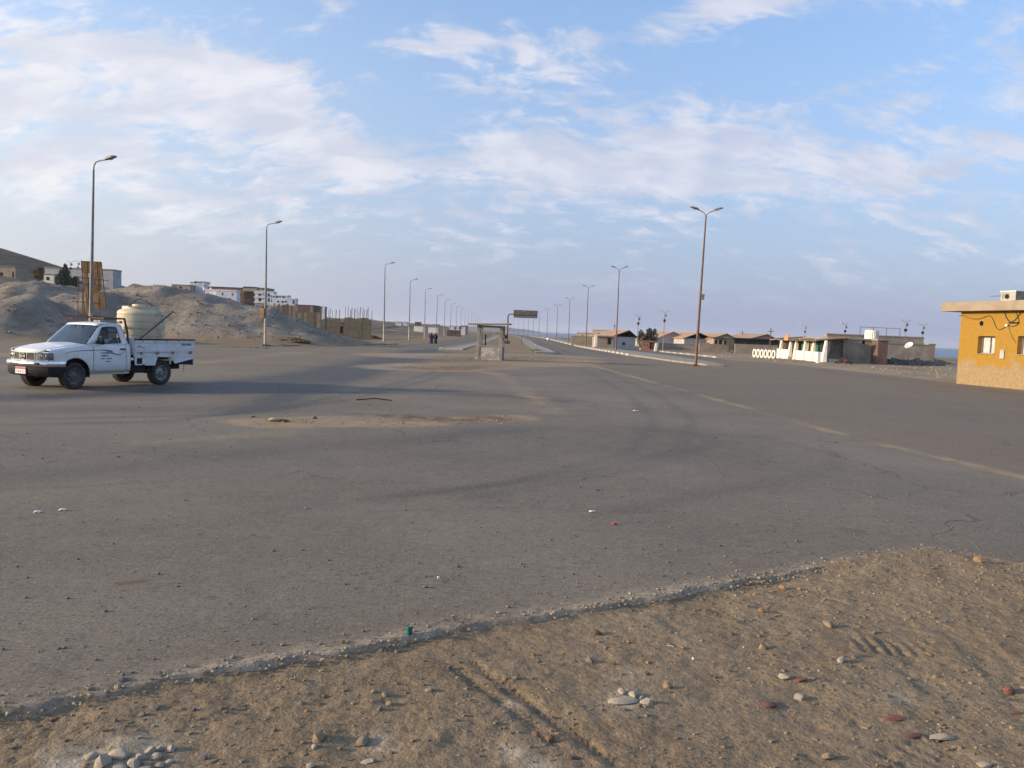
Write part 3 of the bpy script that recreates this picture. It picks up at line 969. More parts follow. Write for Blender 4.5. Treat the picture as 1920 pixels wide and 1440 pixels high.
def lamp_head(side, H, r, root, z=None):
    """arm and lantern on one side of the pole top"""
    s = side
    pts = [(0, 0, H - 0.45), (0.02 * s, 0, H - 0.2), (0.12 * s, 0, H - 0.04), (0.35 * s, 0, H + 0.04), (0.75 * s, 0, H + 0.10)]
    if r == 2:
        pts = [(0, 0, H - 0.45), (0.08 * s, 0, H - 0.25), (0.35 * s, 0, H - 0.08), (0.62 * s, 0, H + 0.02)]
    arm = MB().tube(pts, 0.035, 7).build('arm', M['pole'], root, smooth=True)
    x0, zc = abs(pts[-1][0]) - 0.1, pts[-1][2] + 0.03
    L, t = 0.62, 0.22
    def sec(x, w, z0, z1):
        return [(s * x, -w, z0), (s * x, w, z0), (s * x, w * 0.8, z1), (s * x, -w * 0.8, z1)]
    mb = MB()
    secs = [sec(x0, 0.07, zc - 0.05, zc + 0.04), sec(x0 + 0.12, 0.13, zc - 0.03, zc + 0.10), sec(x0 + L * 0.7, 0.15, zc + 0.06, zc + 0.17), sec(x0 + L, 0.09, zc + 0.11, zc + 0.17)]
    mb.v = [p for q in secs for p in q]
    for i in range(3):
        for k in range(4):
            mb.f.append((i * 4 + k, i * 4 + (k + 1) % 4, i * 4 + 4 + (k + 1) % 4, i * 4 + 4 + k))
    mb.f += [(3, 2, 1, 0), (12, 13, 14, 15)]
    hd = mb.build('lantern', M['lamphead'], root, bevel=0.012)
    b = MB().grid([[(s * (x0 + 0.14), -0.10, zc - 0.032), (s * (x0 + 0.14), 0.10, zc - 0.032)], [(s * (x0 + 0.3), -0.11, zc - 0.03), (s * (x0 + 0.3), 0.11, zc - 0.03)],
                   [(s * (x0 + L * 0.72), -0.11, zc + 0.050), (s * (x0 + L * 0.72), 0.11, zc + 0.050)]]).build('lamp_bowl', M['lampglass'], hd)


def make_lamp(H, double, base, name='street_lamp'):
    root = empty(name)
    rb, rt = 0.105, 0.05
    zs = [0, 0.02, H * 0.25, H * 0.26, H * 0.6, H - 0.42]
    MB().tube([(0, 0, -0.3), (0, 0, H * 0.22)], [rb, rb * 0.93], 10).build('pole_base', base, root, smooth=True)
    MB().tube([(0, 0, H * 0.22), (0, 0, H * 0.6), (0, 0, H - 0.4)], [rb * 0.90, rb * 0.70, rt], 10).build('pole', M['polebrown'] if double else M['pole'], root, smooth=True)
    MB().box(-0.17, 0.17, -0.17, 0.17, -0.1, 0.03).build('base_plate', M['rust'], root)
    if double:
        for s in (-1, 1):
            lamp_head(s, H, 2, root)
    else:
        lamp_head(1, H, 1, root)
    return root


lampL, lampR = make_lamp(9.75, False, M['polepale']), make_lamp(10.85, True, M['polebrown'])
LEFT = [(-21.6, 42.2), (-20.3, 67.6), (-16.4, 104.5), (-17.1, 135), (-17.7, 164), (-18.3, 194), (-19.1, 226), (-19.7, 255)]
LEFT += [(-19.7 - 0.35 * k, 255 + 31 * k) for k in range(1, 11)]
RIGHT = [(12.95, 58.6), (13.5, 109), (13.2, 151), (13.7, 207), (13.4, 260), (12.4, 312), (10.9, 365), (9.6, 417), (8.0, 469), (5.8, 521), (3.0, 573), (-0.2, 625), (-4.2, 677), (-9, 729)]
for i, (x, y) in enumerate(LEFT):
    o = lampL if i == 0 else copy_tree(lampL)
    o.location = (x, y, gz(x, y) if i != 0 else min(gz(x, y), 0.4))
    o.rotation_euler = (R(rng.uniform(-.9, .9)), R(rng.uniform(-.7, 1.0)), R(-12 if i == 0 else rng.uniform(-8, 4)))
    lab = 'tall single-arm street lamp, %s from the camera in the left-hand row' % ORD[i]
    if i == 0:
        lab = 'tall single-arm street lamp rising behind the white pickup'
    if i == 1:
        lab = 'single-arm street lamp with an orange box, at the foot of the spoil heap'
    tag(o, lab, 'street lamp', 'single-arm lamps along the left side of the road')
for i, (x, y) in enumerate(RIGHT):
    o = lampR if i == 0 else copy_tree(lampR)
    o.location = (x, y, float(zroad(y)) + 0.1)
    o.rotation_euler = (0, R(0.9 if i == 0 else rng.uniform(-.5, .5)), R(rng.uniform(-6, 6)))
    lab = 'brown double-arm street lamp, %s from the camera in the right-hand row' % ORD[i]
    if i == 0:
        lab = 'nearest brown double-arm street lamp on the tip of the traffic island'
    tag(o, lab, 'street lamp', 'double-arm lamps on the traffic island')
# things fixed to two of the poles
x, y = LEFT[1]
l2 = [o for o in bpy.data.objects if o.get('label', '').startswith('single-arm street lamp with an orange')][0]
MB().box(-0.36, -0.06, -0.16, 0.10, 2.2, 2.95).build('meter_box', M['orangewood'], l2, bevel=0.02)
MB().box(-0.30, 0.16, -0.03, 0.03, 2.98, 3.04).build('box_bracket', M['black'], l2)
MB().box(0.10, 0.27, -0.10, 0.10, 4.6, 5.0).build('junction_box', M['lamphead'], lampR, bevel=0.015)


def make_flood_lamp(H, one_head=False):
    root = empty('shore_lamp')
    MB().tube([(0, 0, -0.3), (0, 0, H * 0.45), (0, 0, H)], [0.075, 0.06, 0.045], 8).build('pole', M['pole'], root, smooth=True)
    for s in (-1, 1):
        a = MB().tube([(0, 0, H - 0.05), (0.3 * s, 0, H + 0.12), (0.75 * s, 0, H + 0.32)], 0.028, 6).build('arm', M['pole'], root, smooth=True)
        if one_head and s == -1:
            MB().lathe([(0.02, 0.14), (0.14, 0.10), (0.19, 0.0), (0.12, -0.08), (0.02, -0.10)], 12, c=(-0.95, 0, H + 0.36)).build('globe', M['dish'], a, smooth='all')
    MB().hexa([(-0.02, -0.15, H - 0.55), (0.26, -0.15, H - 0.62), (0.26, 0.15, H - 0.62), (-0.02, 0.15, H - 0.55), (0.05, -0.17, H - 0.15), (0.34, -0.17, H - 0.25), (0.34, 0.17, H - 0.25), (0.05, 0.17, H - 0.15)]).build('floodlight', M['lamphead'], root, bevel=0.01)
    MB().box(-0.12, 0.20, -0.12, 0.12, H - 1.35, H - 0.95).build('ballast_box', M['black'], root, bevel=0.01)
    return root


fl1, fl2 = make_flood_lamp(5.6), make_flood_lamp(5.6, True)
for i, (px, py, Y, src, lab) in enumerate([
        (1194.5, 655.5, None, fl1, 'slim shore lamp standing in front of the feathery tree'),
        (1242.6, 659.7, None, fl1, 'slim shore lamp with floodlight right of the brick hut'),
        (1508, 640, 172, fl2, 'white-globe lamp showing above the reed roof of the white cafe'),
        (1583, 642, 146, fl2, 'white-globe lamp rising above the grey rendered house'),
        (1695, 648, 118, fl1, 'floodlight pole behind the roof railing of the grey block'),
        (1728, 650, 130, fl1, 'empty-armed lamp pole behind the right end of the grey block')]):
    p = G(px, py) if Y is None else D(px, py, Y)
    used = [q for q in bpy.data.objects if q.get('label') and q.name.startswith('shore_lamp')]
    o = src if not src.get('label') else copy_tree(src)
    o.location = (p[0], p[1], gz(p[0], p[1]))
    o.rotation_euler = (0, R(rng.uniform(-.6, .6)), R(rng.uniform(-25, 25)))
    if i == 1:
        o.scale = (1, 1, 1.05)
    tag(o, lab, 'street lamp', 'slim lamps near the shore')

# ------------------------------------------------------------------ kiosk on the tip of the median
kx0, ky = G(893, 674)[0], G(915, 675)[1]
k = empty('guard_kiosk', (kx0, ky, 0.0), R(-4), 'small bare concrete kiosk with flat slab roof on the tip of the median', 'kiosk')
W_, D_ = 1.70, 1.75
PL = 0.20
for (x, y) in ((0, 0), (W_ - PL, 0), (0, D_ - PL), (W_ - PL, D_ - PL)):
    MB().box(x, x + PL, y, y + PL, -0.1, 2.28).build('pillar', M['concrete'], k, bevel=0.012)
MB().box(PL, W_ - PL, 0.03, 0.13, -0.05, 0.86).build('front_panel', M['plaster'], k, bevel=0.01)
MB().box(PL - 0.01, W_ - PL + 0.01, 0.0, 0.17, 0.86, 0.94).build('counter', M['concrete'], k, bevel=0.01)
MB().box(W_ - 0.15, W_ - 0.05, PL, D_ - PL, -0.05, 0.86).build('side_panel', M['concrete'], k)
for y in (0.02, D_ - 0.16):
    MB().box(PL, W_ - PL, y, y + 0.14, 1.68, 1.90).build('lintel', M['concrete'], k, bevel=0.01)
    MB().box(PL, W_ - PL, y, y + 0.14, 2.14, 2.28).build('top_beam', M['concrete'], k, bevel=0.01)
for x in (0.03, W_ - 0.17):
    MB().box(x, x + 0.14, PL, D_ - PL, 1.68, 1.90).build('lintel', M['concrete'], k)
    MB().box(x, x + 0.14, PL, D_ - PL, 2.14, 2.28).build('top_beam', M['concrete'], k)
MB().box(0.82, 0.86, 0.06, 0.10, 0.94, 1.68).build('mullion', M['pale'], k)
MB().box(0.36, 0.44, D_ - 0.14, D_ - 0.06, 0.0, 1.68).build('mullion', M['black'], k)
MB().hexa([(-0.62, -0.30, 2.275), (W_ + 0.42, -0.30, 2.36), (W_ + 0.42, D_ + 0.3, 2.36), (-0.62, D_ + 0.3, 2.275),
           (-0.62, -0.30, 2.37), (W_ + 0.42, -0.30, 2.47), (W_ + 0.42, D_ + 0.3, 2.47), (-0.62, D_ + 0.3, 2.37)]).build('roof_slab', M['slab'], k, bevel=0.012)

# ------------------------------------------------------------------ road sign seen from behind, on a cranked post
p = G(950.5, 645.5)
s = empty('gantry_sign', (p[0], p[1], p[2] + 0.08), 0, 'brown cranked post carrying a wide traffic sign seen from behind', 'road sign')
MB().tube([(0, 0, -0.1), (0, 0, 4.55), (0.04, 0, 4.85), (0.2, 0, 5.05), (0.5, 0, 5.12), (5.0, 0, 5.10)], [0.15, 0.13, 0.12, 0.11, 0.10, 0.07], 10).build('post', M['polebrown'], s, smooth=True)
sb = MB().box(0.95, 5.05, 0.10, 0.14, 4.55, 5.85).build('sign_plate', M['signback'], s)
for z in (4.62, 5.02, 5.42, 5.80):
    MB().box(0.96, 5.04, 0.03, 0.098, z - 0.035, z + 0.035).build('rail', M['signrib'], sb)
for i in range(13):
    x = 1.0 + i * 4.0 / 12
    MB().box(x - 0.03, x + 0.03, 0.06, 0.099, 4.56, 5.84).build('rib', M['signrib'] if i % 3 == 0 else M['signback'], sb)
MB().box(-0.45, -0.12, -0.25, 0.15, 0.9, 1.5).build('control_box', M['black'], s, bevel=0.02)
MB().box(-0.5, 0.5, -0.35, 0.35, -0.1, 0.55).build('footing', M['rust'], s, bevel=0.04)
p = G(978, 647)
s = empty('thin_post', (p[0], p[1], p[2] + 0.08), 0, 'thin dark bare post standing on the median behind the kiosk', 'post')
MB().tube([(0, 0, -0.1), (0, 0, 1.35)], 0.035, 6).build('shaft', M['rust'], s)
MB().box(-0.09, 0.09, -0.02, 0.02, 1.2, 1.4).build('cap_plate', M['rust'], s)

# ------------------------------------------------------------------ people


def skin_body(name, joints, edges, radii, root, m, parent=None, sub=1):
    me = bpy.data.meshes.new(name)
    me.from_pydata(joints, edges, [])
    o = bpy.data.objects.new(name, me)
    COL.objects.link(o)
    md = o.modifiers.new('skin', 'SKIN')
    md.use_smooth_shade = True
    for i, r in enumerate(radii):
        me.skin_vertices[0].data[i].radius = r if isinstance(r, tuple) else (r, r)
        me.skin_vertices[0].data[i].use_root = i == root
    sd = o.modifiers.new('sub', 'SUBSURF')
    sd.levels = sd.render_levels = sub
    me.materials.append(m)
    o.parent = parent
    return o


def walker(loc, rz, robe_mat, label, stride):
    """robed walker: body, robe, scarf, bag; faces -y before rotation"""
    root = empty('person', loc, rz, label, 'person', None)
    J = [(0, 0, 0.90), (0, 0, 1.12), (0, 0, 1.34), (0, -0.01, 1.44), (0, -0.02, 1.53), (0, -0.03, 1.62),
         (-0.10, 0, 0.84), (-0.10, -stride, 0.47), (-0.10, -stride * 0.7, 0.07), (-0.10, -stride * 0.7 - 0.16, 0.03),
         (0.10, 0, 0.84), (0.10, stride * 0.6, 0.47), (0.10, stride * 1.3, 0.08), (0.10, stride * 1.3 - 0.15, 0.03),
         (-0.19, 0, 1.32), (-0.24, 0.03, 1.06), (-0.22, -0.10, 0.84), (-0.22, -0.14, 0.76),
         (0.19, 0, 1.32), (0.24, 0.03, 1.06), (0.23, -0.06, 0.82), (0.23, -0.09, 0.74)]
    E_ = [(0, 1), (1, 2), (2, 3), (3, 4), (4, 5), (0, 6), (6, 7), (7, 8), (8, 9), (0, 10), (10, 11), (11, 12), (12, 13), (2, 14), (14, 15), (15, 16), (16, 17), (2, 18), (18, 19), (19, 20), (20, 21)]
    r = [.14, .12, .13, .055, .085, .07, .085, .06, .04, .03, .085, .06, .04, .03, .06, .045, .03, .035, .06, .045, .03, .035]
    skin_body('body', J, E_, r, 0, M['skin'], root)
    rows = []
    for (z, a, b, dy) in ((0.10, 0.27, 0.30, 0), (0.45, 0.25, 0.26, 0), (0.85, 0.23, 0.20, 0), (1.10, 0.215, 0.17, 0), (1.32, 0.235, 0.15, 0), (1.42, 0.13, 0.11, 0), (1.47, 0.10, 0.10, 0)):
        rows.append([(a * math.cos(t) * (1 + 0.05 * math.sin(5 * t)), dy + b * math.sin(t) * (1 + 0.05 * math.cos(4 * t)), z) for t in np.linspace(0, 2 * math.pi, 21)])
    robe = MB().grid(rows).build('robe', robe_mat, root, smooth='all')
    for s_ in (-1, 1):
        MB().tube([(0.19 * s_, 0, 1.34), (0.27 * s_, 0.02, 1.06), (0.245 * s_, -0.07, 0.86)], [0.085, 0.075, 0.085], 10).build('sleeve', robe_mat, robe, smooth='all')
    rows = [[(a * math.cos(t), 0.01 + b * math.sin(t), z) for t in np.linspace(R(-55), R(235), 15)] for (z, a, b) in ((1.34, .20, .15), (1.45, .125, .125), (1.56, .108, .118), (1.66, .085, .095), (1.72, .02, .02))]
    MB().grid(rows).build('headscarf', robe_mat, root, smooth='all')
    return root


pw = G(808.5, 644.2)
z0 = gz(pw[0], pw[1])
wa = walker((pw[0], pw[1], z0), R(8), M['violet'], 'person in a long violet robe walking beside the left carriageway', 0.13)
pb = G(816.5, 644.2)
wb_ = walker((pb[0], pb[1], gz(pb[0], pb[1])), R(-6), M['abaya'], 'person in a long black robe with a white bag, walking', -0.12)
for q_ in (wa, wb_):
    q_.scale = (0.92, 0.92, 0.95)
bag = MB().hexa([(-0.13, -0.06, 0.42), (0.13, -0.06, 0.42), (0.13, 0.06, 0.42), (-0.13, 0.06, 0.42), (-0.09, -0.02, 0.70), (0.09, -0.02, 0.70), (0.09, 0.02, 0.70), (-0.09, 0.02, 0.70)]).build('carrier_bag', M['bag'], None, bevel=0.02)
bag.location = (pb[0] + 0.30, pb[1] - 0.06, gz(pb[0], pb[1]))
tag(bag, 'white carrier bag held by the black-robed walker', 'bag')

# ------------------------------------------------------------------ pickup truck (local: x forward, y left)
TM = (-11.713, 23.278)
truck = empty('pickup_truck', (TM[0], TM[1], 0.0), R(-113.9), 'white single-cab pickup with drop-side bed and purple door stripes', 'pickup truck')


def side_y(x, z):
    y = 0.835 - 0.045 * max(0.0, (z - 0.92) / 0.28) ** 2 - 0.10 * max(0.0, 0.62 - z)
    if x > 1.45:
        y -= 0.15 * ((x - 1.45) / 0.70) ** 2
    return y


def shoulder(x):
    return float(np.interp(x, [-0.4, 0.70, 1.0, 1.5, 1.95, 2.18], [1.185, 1.185, 1.165, 1.105, 1.030, 0.970]))


ARX, ARZ, ARR = 1.345, 0.37, 0.455


def sill(x):
    b = 0.42 if x < 1.5 else 0.70
    if abs(x - ARX) < ARR:
        b = max(b, ARZ + math.sqrt(max(0, ARR ** 2 - (x - ARX) ** 2)))
    return b


def panel(xs, s, bottom, top, rows=9, inward=None):
    out = []
    for x in xs:
        b, t = bottom(x), top(x)
        col = [(x, s * side_y(x, b + (t - b) * i / rows), b + (t - b) * i / rows) for i in range(rows + 1)]
        if inward:
            col += [(x, s * (side_y(x, t) - 0.02), t + 0.012), (x, s * inward(x), t + 0.020)]
        out.append(col)
    return MB().grid(out)


arch_x = [ARX + ARR * math.cos(a) for a in np.linspace(math.pi, 0, 17)]
fx = sorted(set([0.80, 0.84] + [round(v, 4) for v in arch_x] + [ARX - ARR - 1e-3, ARX + ARR + 1e-3, 1.86, 1.93, 1.98, 2.02]))
for s_ in (1, -1):
    f = panel(fx, s_, sill, shoulder, 9, lambda x: side_y(x, 1.0) - 0.13).build('fender', M['white'], truck, smooth='all', solid=0.012)
    rows = []
    for a in np.linspace(math.pi + 0.15, -0.1, 19):
        x, z = ARX + ARR * math.cos(a), ARZ + ARR * math.sin(a)
        rows.append([(x, s_ * (side_y(x, z) - 0.002), z), (x * 0.999, s_ * 0.45, z)])
    MB().grid(rows).build('wheel_well', M['under'], f)
    dx = np.linspace(-0.265, 0.785, 14)
    d = panel(dx, s_, lambda x: 0.42, lambda x: 1.185).build('door', M['white'], truck, smooth='all', solid=0.012)
    MB().box(-0.22, -0.05, s_ * 0.836 - 0.012, s_ * 0.836 + 0.016, 1.035, 1.075).build('door_handle', M['black'], d, bevel=0.008)
    panel(np.linspace(-0.405, -0.275, 3), s_, lambda x: 0.44, lambda x: 1.185).build('cab_corner', M['white'], truck, smooth='all', solid=0.012)
    MB().box(-0.40, 0.88, s_ * 0.74 - 0.05, s_ * 0.74 + 0.05, 0.36, 0.425).build('sill', M['white'], truck, bevel=0.015)
    # greenhouse side: a ring of sheet metal round the door window
    inner = [(0.700, 1.205), (0.655, 1.255), (0.53, 1.44), (0.425, 1.60), (0.375, 1.648), (0.18, 1.662), (-0.02, 1.655), (-0.070, 1.62), (-0.10, 1.45), (-0.135, 1.27), (-0.12, 1.215), (0.28, 1.200)]
    outer = [(0.985, 1.175), (0.88, 1.29), (0.70, 1.47), (0.52, 1.645), (0.44, 1.705), (0.16, 1.745), (-0.14, 1.745), (-0.225, 1.70), (-0.285, 1.46), (-0.345, 1.25), (-0.36, 1.180), (0.28, 1.180)]
    gy = lambda z: 0.795 - 0.165 * ((z - 1.18) / 0.56)
    rows = []
    for (a, b) in zip(inner + inner[:1], outer + outer[:1]):
        rows.append([(a[0], s_ * (gy(a[1]) - 0.012), a[1]), (0.5 * (a[0] + b[0]), s_ * (gy(0.5 * (a[1] + b[1])) + 0.006), 0.5 * (a[1] + b[1])), (b[0], s_ * gy(b[1]), b[1])])
    g = MB().grid(rows).build('window_frame', M['white'], truck, smooth='all', solid=0.02)
    mb = MB()
    c_ = (0.25, 1.43)
    mb.add([(x, s_ * (gy(z) - 0.02), z) for x, z in inner], [tuple(range(12))])
    mb.build('side_window', GLASS, g)
    rows = []
    for a in inner + inner[:1]:
        dx_, dz_ = c_[0] - a[0], c_[1] - a[1]
        L = math.hypot(dx_, dz_)
        q = (a[0] + dx_ / L * 0.028, a[1] + dz_ / L * 0.028)
        rows.append([(a[0], s_ * (gy(a[1]) - 0.008), a[1]), (q[0], s_ * (gy(q[1]) - 0.012), q[1])])
    MB().grid(rows).build('window_seal', M['black'], g)

# hood, roof, screen, back of the cab
rows = []
for x in np.linspace(0.98, 2.17, 12):
    wd = side_y(x, 1.0) - 0.135
    zt = shoulder(x) + 0.026
    drop = 0.03 * max(0, (x - 2.03) / 0.14) ** 2
    rows.append([(x - 0.06 * abs(y_ / wd) ** 3 * (x > 1.6), y_, zt + 0.032 * (1 - (y_ / wd) ** 2) - drop) for y_ in np.linspace(-wd, wd, 13)])
hood = MB().grid(rows).build('hood', M['white'], truck, smooth='all', solid=0.012)
rows = []
for x in (0.505, 0.44, 0.3, 0.1, -0.1, -0.20, -0.245):
    z = float(np.interp(x, [-0.245, -0.2, 0.1, 0.44, 0.505], [1.70, 1.745, 1.765, 1.735, 1.685]))
    rows.append([(x + (0.03 if x > 0.4 else 0) * (1 - (y_ / 0.62) ** 2), y_, z + 0.028 * (1 - (y_ / 0.62) ** 2)) for y_ in np.linspace(-0.625, 0.625, 11)])
MB().grid(rows).build('roof', M['white'], truck, smooth='all', solid=0.015)
rows = []
for t in np.linspace(0, 1, 7):
    x, z, w_ = 1.00 + (0.485 - 1.00) * t, 1.185 + (1.700 - 1.185) * t, 0.755 + (0.60 - 0.755) * t
    rows.append([(x + 0.07 * (1 - (y_ / w_) ** 2), y_, z) for y_ in np.linspace(-w_, w_, 11)])
ws = MB().grid(rows).build('windscreen', SCREEN, truck, smooth='all')
for s_ in (-1, 1):
    MB().tube([(1.03, 0.1 * s_ + 0.1, 1.20), (0.99, 0.55 * s_ + 0.05, 1.225)], 0.010, 5).build('wiper', M['black'], ws)
rows = [[(x + 0.06 * (1 - (y_ / 0.77) ** 2), y_, z) for y_ in np.linspace(-0.77, 0.77, 11)] for (x, z) in ((0.955, 1.20), (1.00, 1.178), (1.05, 1.168))]
MB().grid(rows).build('cowl', M['black'], truck)
bw = [[(-0.395 + 0.13 * (z - 0.5) / 1.2, y_ * (1 if z < 1.2 else 1 - 0.2 * (z - 1.2) / 0.5), z) for y_ in (-0.78, -0.55, 0.55, 0.78)] for z in (0.46, 1.25, 1.62, 1.72)]
mb = MB()
mb.grid(bw)
mb.f = [q for i, q in enumerate(mb.f) if i != 4]
mb.build('cab_back', M['white'], truck, solid=0.015)
MB().grid([[bw[1][1], bw[1][2]], [bw[2][1], bw[2][2]]]).build('rear_window', GLASS, truck)
lin = MB()
for (y0, y1, z0, z1) in ((-0.70, 0.70, 0.53, 1.24), (-0.62, -0.54, 1.24, 1.64), (0.54, 0.62, 1.24, 1.64), (-0.60, 0.60, 1.63, 1.68)):
    lin.hexa([(-0.355 + 0.13 * (z0 - 0.5) / 1.2, y0, z0), (-0.335 + 0.13 * (z0 - 0.5) / 1.2, y0, z0), (-0.335 + 0.13 * (z0 - 0.5) / 1.2, y1, z0), (-0.355 + 0.13 * (z0 - 0.5) / 1.2, y1, z0),
              (-0.355 + 0.13 * (z1 - 0.5) / 1.2, y0, z1), (-0.335 + 0.13 * (z1 - 0.5) / 1.2, y0, z1), (-0.335 + 0.13 * (z1 - 0.5) / 1.2, y1, z1), (-0.355 + 0.13 * (z1 - 0.5) / 1.2, y1, z1)])
lin.build('cab_lining', M['seat'], truck)
MB().box(-0.18, 0.42, -0.57, 0.57, 1.665, 1.685).build('headliner', M['seat'], truck)
MB().box(-0.36, 1.0, -0.72, 0.72, 0.46, 0.52).build('cab_floor', M['under'], truck)
MB().box(0.62, 0.98, -0.72, 0.72, 0.80, 1.165).build('dashboard', M['black'], truck, bevel=0.04)
mb = MB()
for y_ in (-0.38, 0.38):
    mb.box(-0.28, 0.28, y_ - 0.27, y_ + 0.27, 0.55, 0.80)
    mb.hexa([(-0.33, y_ - 0.25, 0.78), (-0.17, y_ - 0.25, 0.78), (-0.17, y_ + 0.25, 0.78), (-0.33, y_ + 0.25, 0.78), (-0.345, y_ - 0.22, 1.36), (-0.25, y_ - 0.22, 1.36), (-0.25, y_ + 0.22, 1.36), (-0.345, y_ + 0.22, 1.36)])
mb.build('seat', M['seat'], truck, bevel=0.03)
st = MB()
ring = [(0.56 + 0.09 * math.sin(a), 0.38 + 0.185 * math.cos(a), 1.08 + 0.165 * math.sin(a)) for a in np.linspace(0, 2 * math.pi, 21)]
st.tube(ring, 0.014, 6, caps=False)
st.tube([(0.56, 0.2, 1.08), (0.56, 0.56, 1.08)], 0.012, 6).tube([(0.56, 0.38, 1.08), (0.72, 0.38, 1.0)], 0.03, 8)
st.build('steering_wheel', M['black'], truck, smooth=True)
MB().box(0.70, 0.82, -0.02, 0.16, 1.168, 1.215).box(0.66, 0.80, 0.30, 0.52, 1.167, 1.18).build('papers', M['litter'], truck)
MB().box(0.68, 0.78, 0.36, 0.44, 1.1815, 1.20).build('dashboard_box', M['red'], truck)
mir = MB().hexa([(0.60, 0.83, 1.20), (0.70, 0.82, 1.20), (0.70, 1.00, 1.19), (0.60, 1.03, 1.19), (0.60, 0.83, 1.335), (0.68, 0.82, 1.335), (0.68, 0.99, 1.335), (0.60, 1.02, 1.335)]).build('side_mirror', M['black'], truck, bevel=0.02)
MB().box(0.64, 0.68, 0.78, 0.86, 1.22, 1.26).build('mirror_arm', M['black'], mir)
MB().hexa([(0.58, -0.83, 1.20), (0.68, -0.82, 1.20), (0.68, -1.00, 1.19), (0.58, -1.03, 1.19), (0.58, -0.83, 1.335), (0.66, -0.82, 1.335), (0.66, -0.99, 1.335), (0.58, -1.02, 1.335)]).build('side_mirror', M['black'], truck, bevel=0.02)

# nose


def nose_x(y_):
    return 2.185 - 0.15 * (abs(y_) / 0.72) ** 2.2


rows = [[(nose_x(y_) - (0.012 if z > 0.95 else 0) - 0.02 * (z < 0.72), y_, z) for y_ in np.linspace(-0.715, 0.715, 19)] for z in (0.66, 0.72, 0.80, 0.90, 0.96, 0.985)]
nose = MB().grid(rows).build('nose_panel', M['white'], truck, smooth='all')


def front_patch(y0, y1, z0, z1, off, n=7):
    return MB().grid([[(nose_x(y_) + off, y_, z) for y_ in np.linspace(y0, y1, n)] for z in (z0, z1)])


def front_bar(y0, y1, z0, z1, off, th=0.014, n=9):
    """a bent bar that follows the nose"""
    return MB().grid([[(nose_x(y_) + o_, y_, z) for y_ in np.linspace(y0, y1, n)] for (o_, z) in ((off - th, z0), (off, z0), (off, z1), (off - th, z1))])


gr = front_patch(-0.37, 0.37, 0.765, 0.945, 0.012, 11).build('grille', M['under'], truck)
for z in (0.762, 0.948):
    front_bar(-0.385, 0.385, z - 0.009, z + 0.009, 0.030, 0.026).build('grille_frame', M['steel'], gr, smooth=True)
for (a, b) in ((-0.390, -0.372), (-0.142, -0.122), (0.122, 0.142), (0.372, 0.390)):
    front_bar(a, b, 0.762, 0.948, 0.028, 0.024, 3).build('grille_frame', M['steel'], gr)
for (a, b) in ((-0.36, -0.147), (0.147, 0.36)):
    for z in (0.795, 0.825, 0.855, 0.885, 0.915):
        front_bar(a, b, z - 0.005, z + 0.005, 0.018, 0.012, 5).build('grille_slat', M['darksteel'], gr)
em = MB()
rg = [(nose_x(0) + 0.032, 0.075 * math.cos(a), 0.855 + 0.065 * math.sin(a)) for a in np.linspace(0, 2 * math.pi, 25)]
em.tube(rg, 0.014, 6, caps=False).box(nose_x(0) + 0.02, nose_x(0) + 0.044, -0.10, 0.10, 0.838, 0.872)
em.build('emblem', M['chrome'], gr, smooth=True)
for s_ in (-1, 1):
    hl = front_patch(s_ * 0.405, s_ * 0.635, 0.765, 0.955, 0.012).build('headlight', M['lampin'], truck)
    front_bar(s_ * 0.400, s_ * 0.640, 0.758, 0.962, 0.034, 0.022).build('lens', LENS, hl)
    MB().lathe([(0.075, 0.0), (0.05, 0.012), (0.02, 0.02)], 14, 'x', (nose_x(0.52) + 0.006, s_ * 0.52, 0.86)).build('reflector', M['chrome'], hl, smooth='all')
    rows = [[(x, s_ * y_, z) for x, y_ in ((2.090, 0.648), (2.062, 0.700), (2.030, 0.738), (1.985, 0.760), (1.93, 0.772))] for z in (0.775, 0.955)]
    MB().grid(rows).build('turn_signal', M['amber'], truck, smooth='all', solid=0.012)


def bar(prof, ys, xf, m, name, par=truck):
    """a bumper: a profile (dx, z) swept across the front"""
    rows = []
    for y_ in ys:
        rows.append([(xf(y_) + dx_, y_, z) for dx_, z in prof])
    return MB().grid(rows).build(name, m, par, smooth=True)


bx = lambda y_: 2.275 - 0.16 * (abs(y_) / 0.78) ** 2.5 - (0.40 * max(0, (abs(y_) - 0.78) / 0.09) if abs(y_) > 0.78 else 0)
by = np.concatenate([[-0.872, -0.86, -0.84, -0.81], np.linspace(-0.78, 0.78, 17), [0.81, 0.84, 0.86, 0.872]])
bump = bar([(-0.10, 0.735), (-0.03, 0.738), (0.0, 0.715), (0.012, 0.67), (0.0, 0.625), (-0.03, 0.60), (-0.10, 0.60)], by, bx, M['chrome'], 'bumper')
bar([(-0.10, 0.598), (-0.035, 0.598), (-0.02, 0.54), (-0.03, 0.42), (-0.09, 0.35), (-0.22, 0.33)], by, lambda y_: bx(y_) - 0.005, M['black'], 'bumper_valance')
MB().box(2.1, 2.12, -0.42, 0.42, 0.56, 0.72).build('bumper_gap', M['under'], truck)
for s_ in (-1, 1):
    front = 2.22
    MB().box(front - 0.05, front + 0.02, s_ * 0.50 - 0.10, s_ * 0.50 + 0.10, 0.645, 0.705).build('fog_slot', M['black'] if s_ > 0 else M['lampin'], bump, bevel=0.01)  # right slot coloured bright to imitate the sun's glint
pl = MB().box(2.255, 2.273, -0.215, 0.175, 0.400, 0.575).build('number_plate', M['plate'], truck, bevel=0.006)
MB().box(2.2735, 2.2750, -0.208, 0.168, 0.515, 0.570).build('plate_band', M['red'], pl)
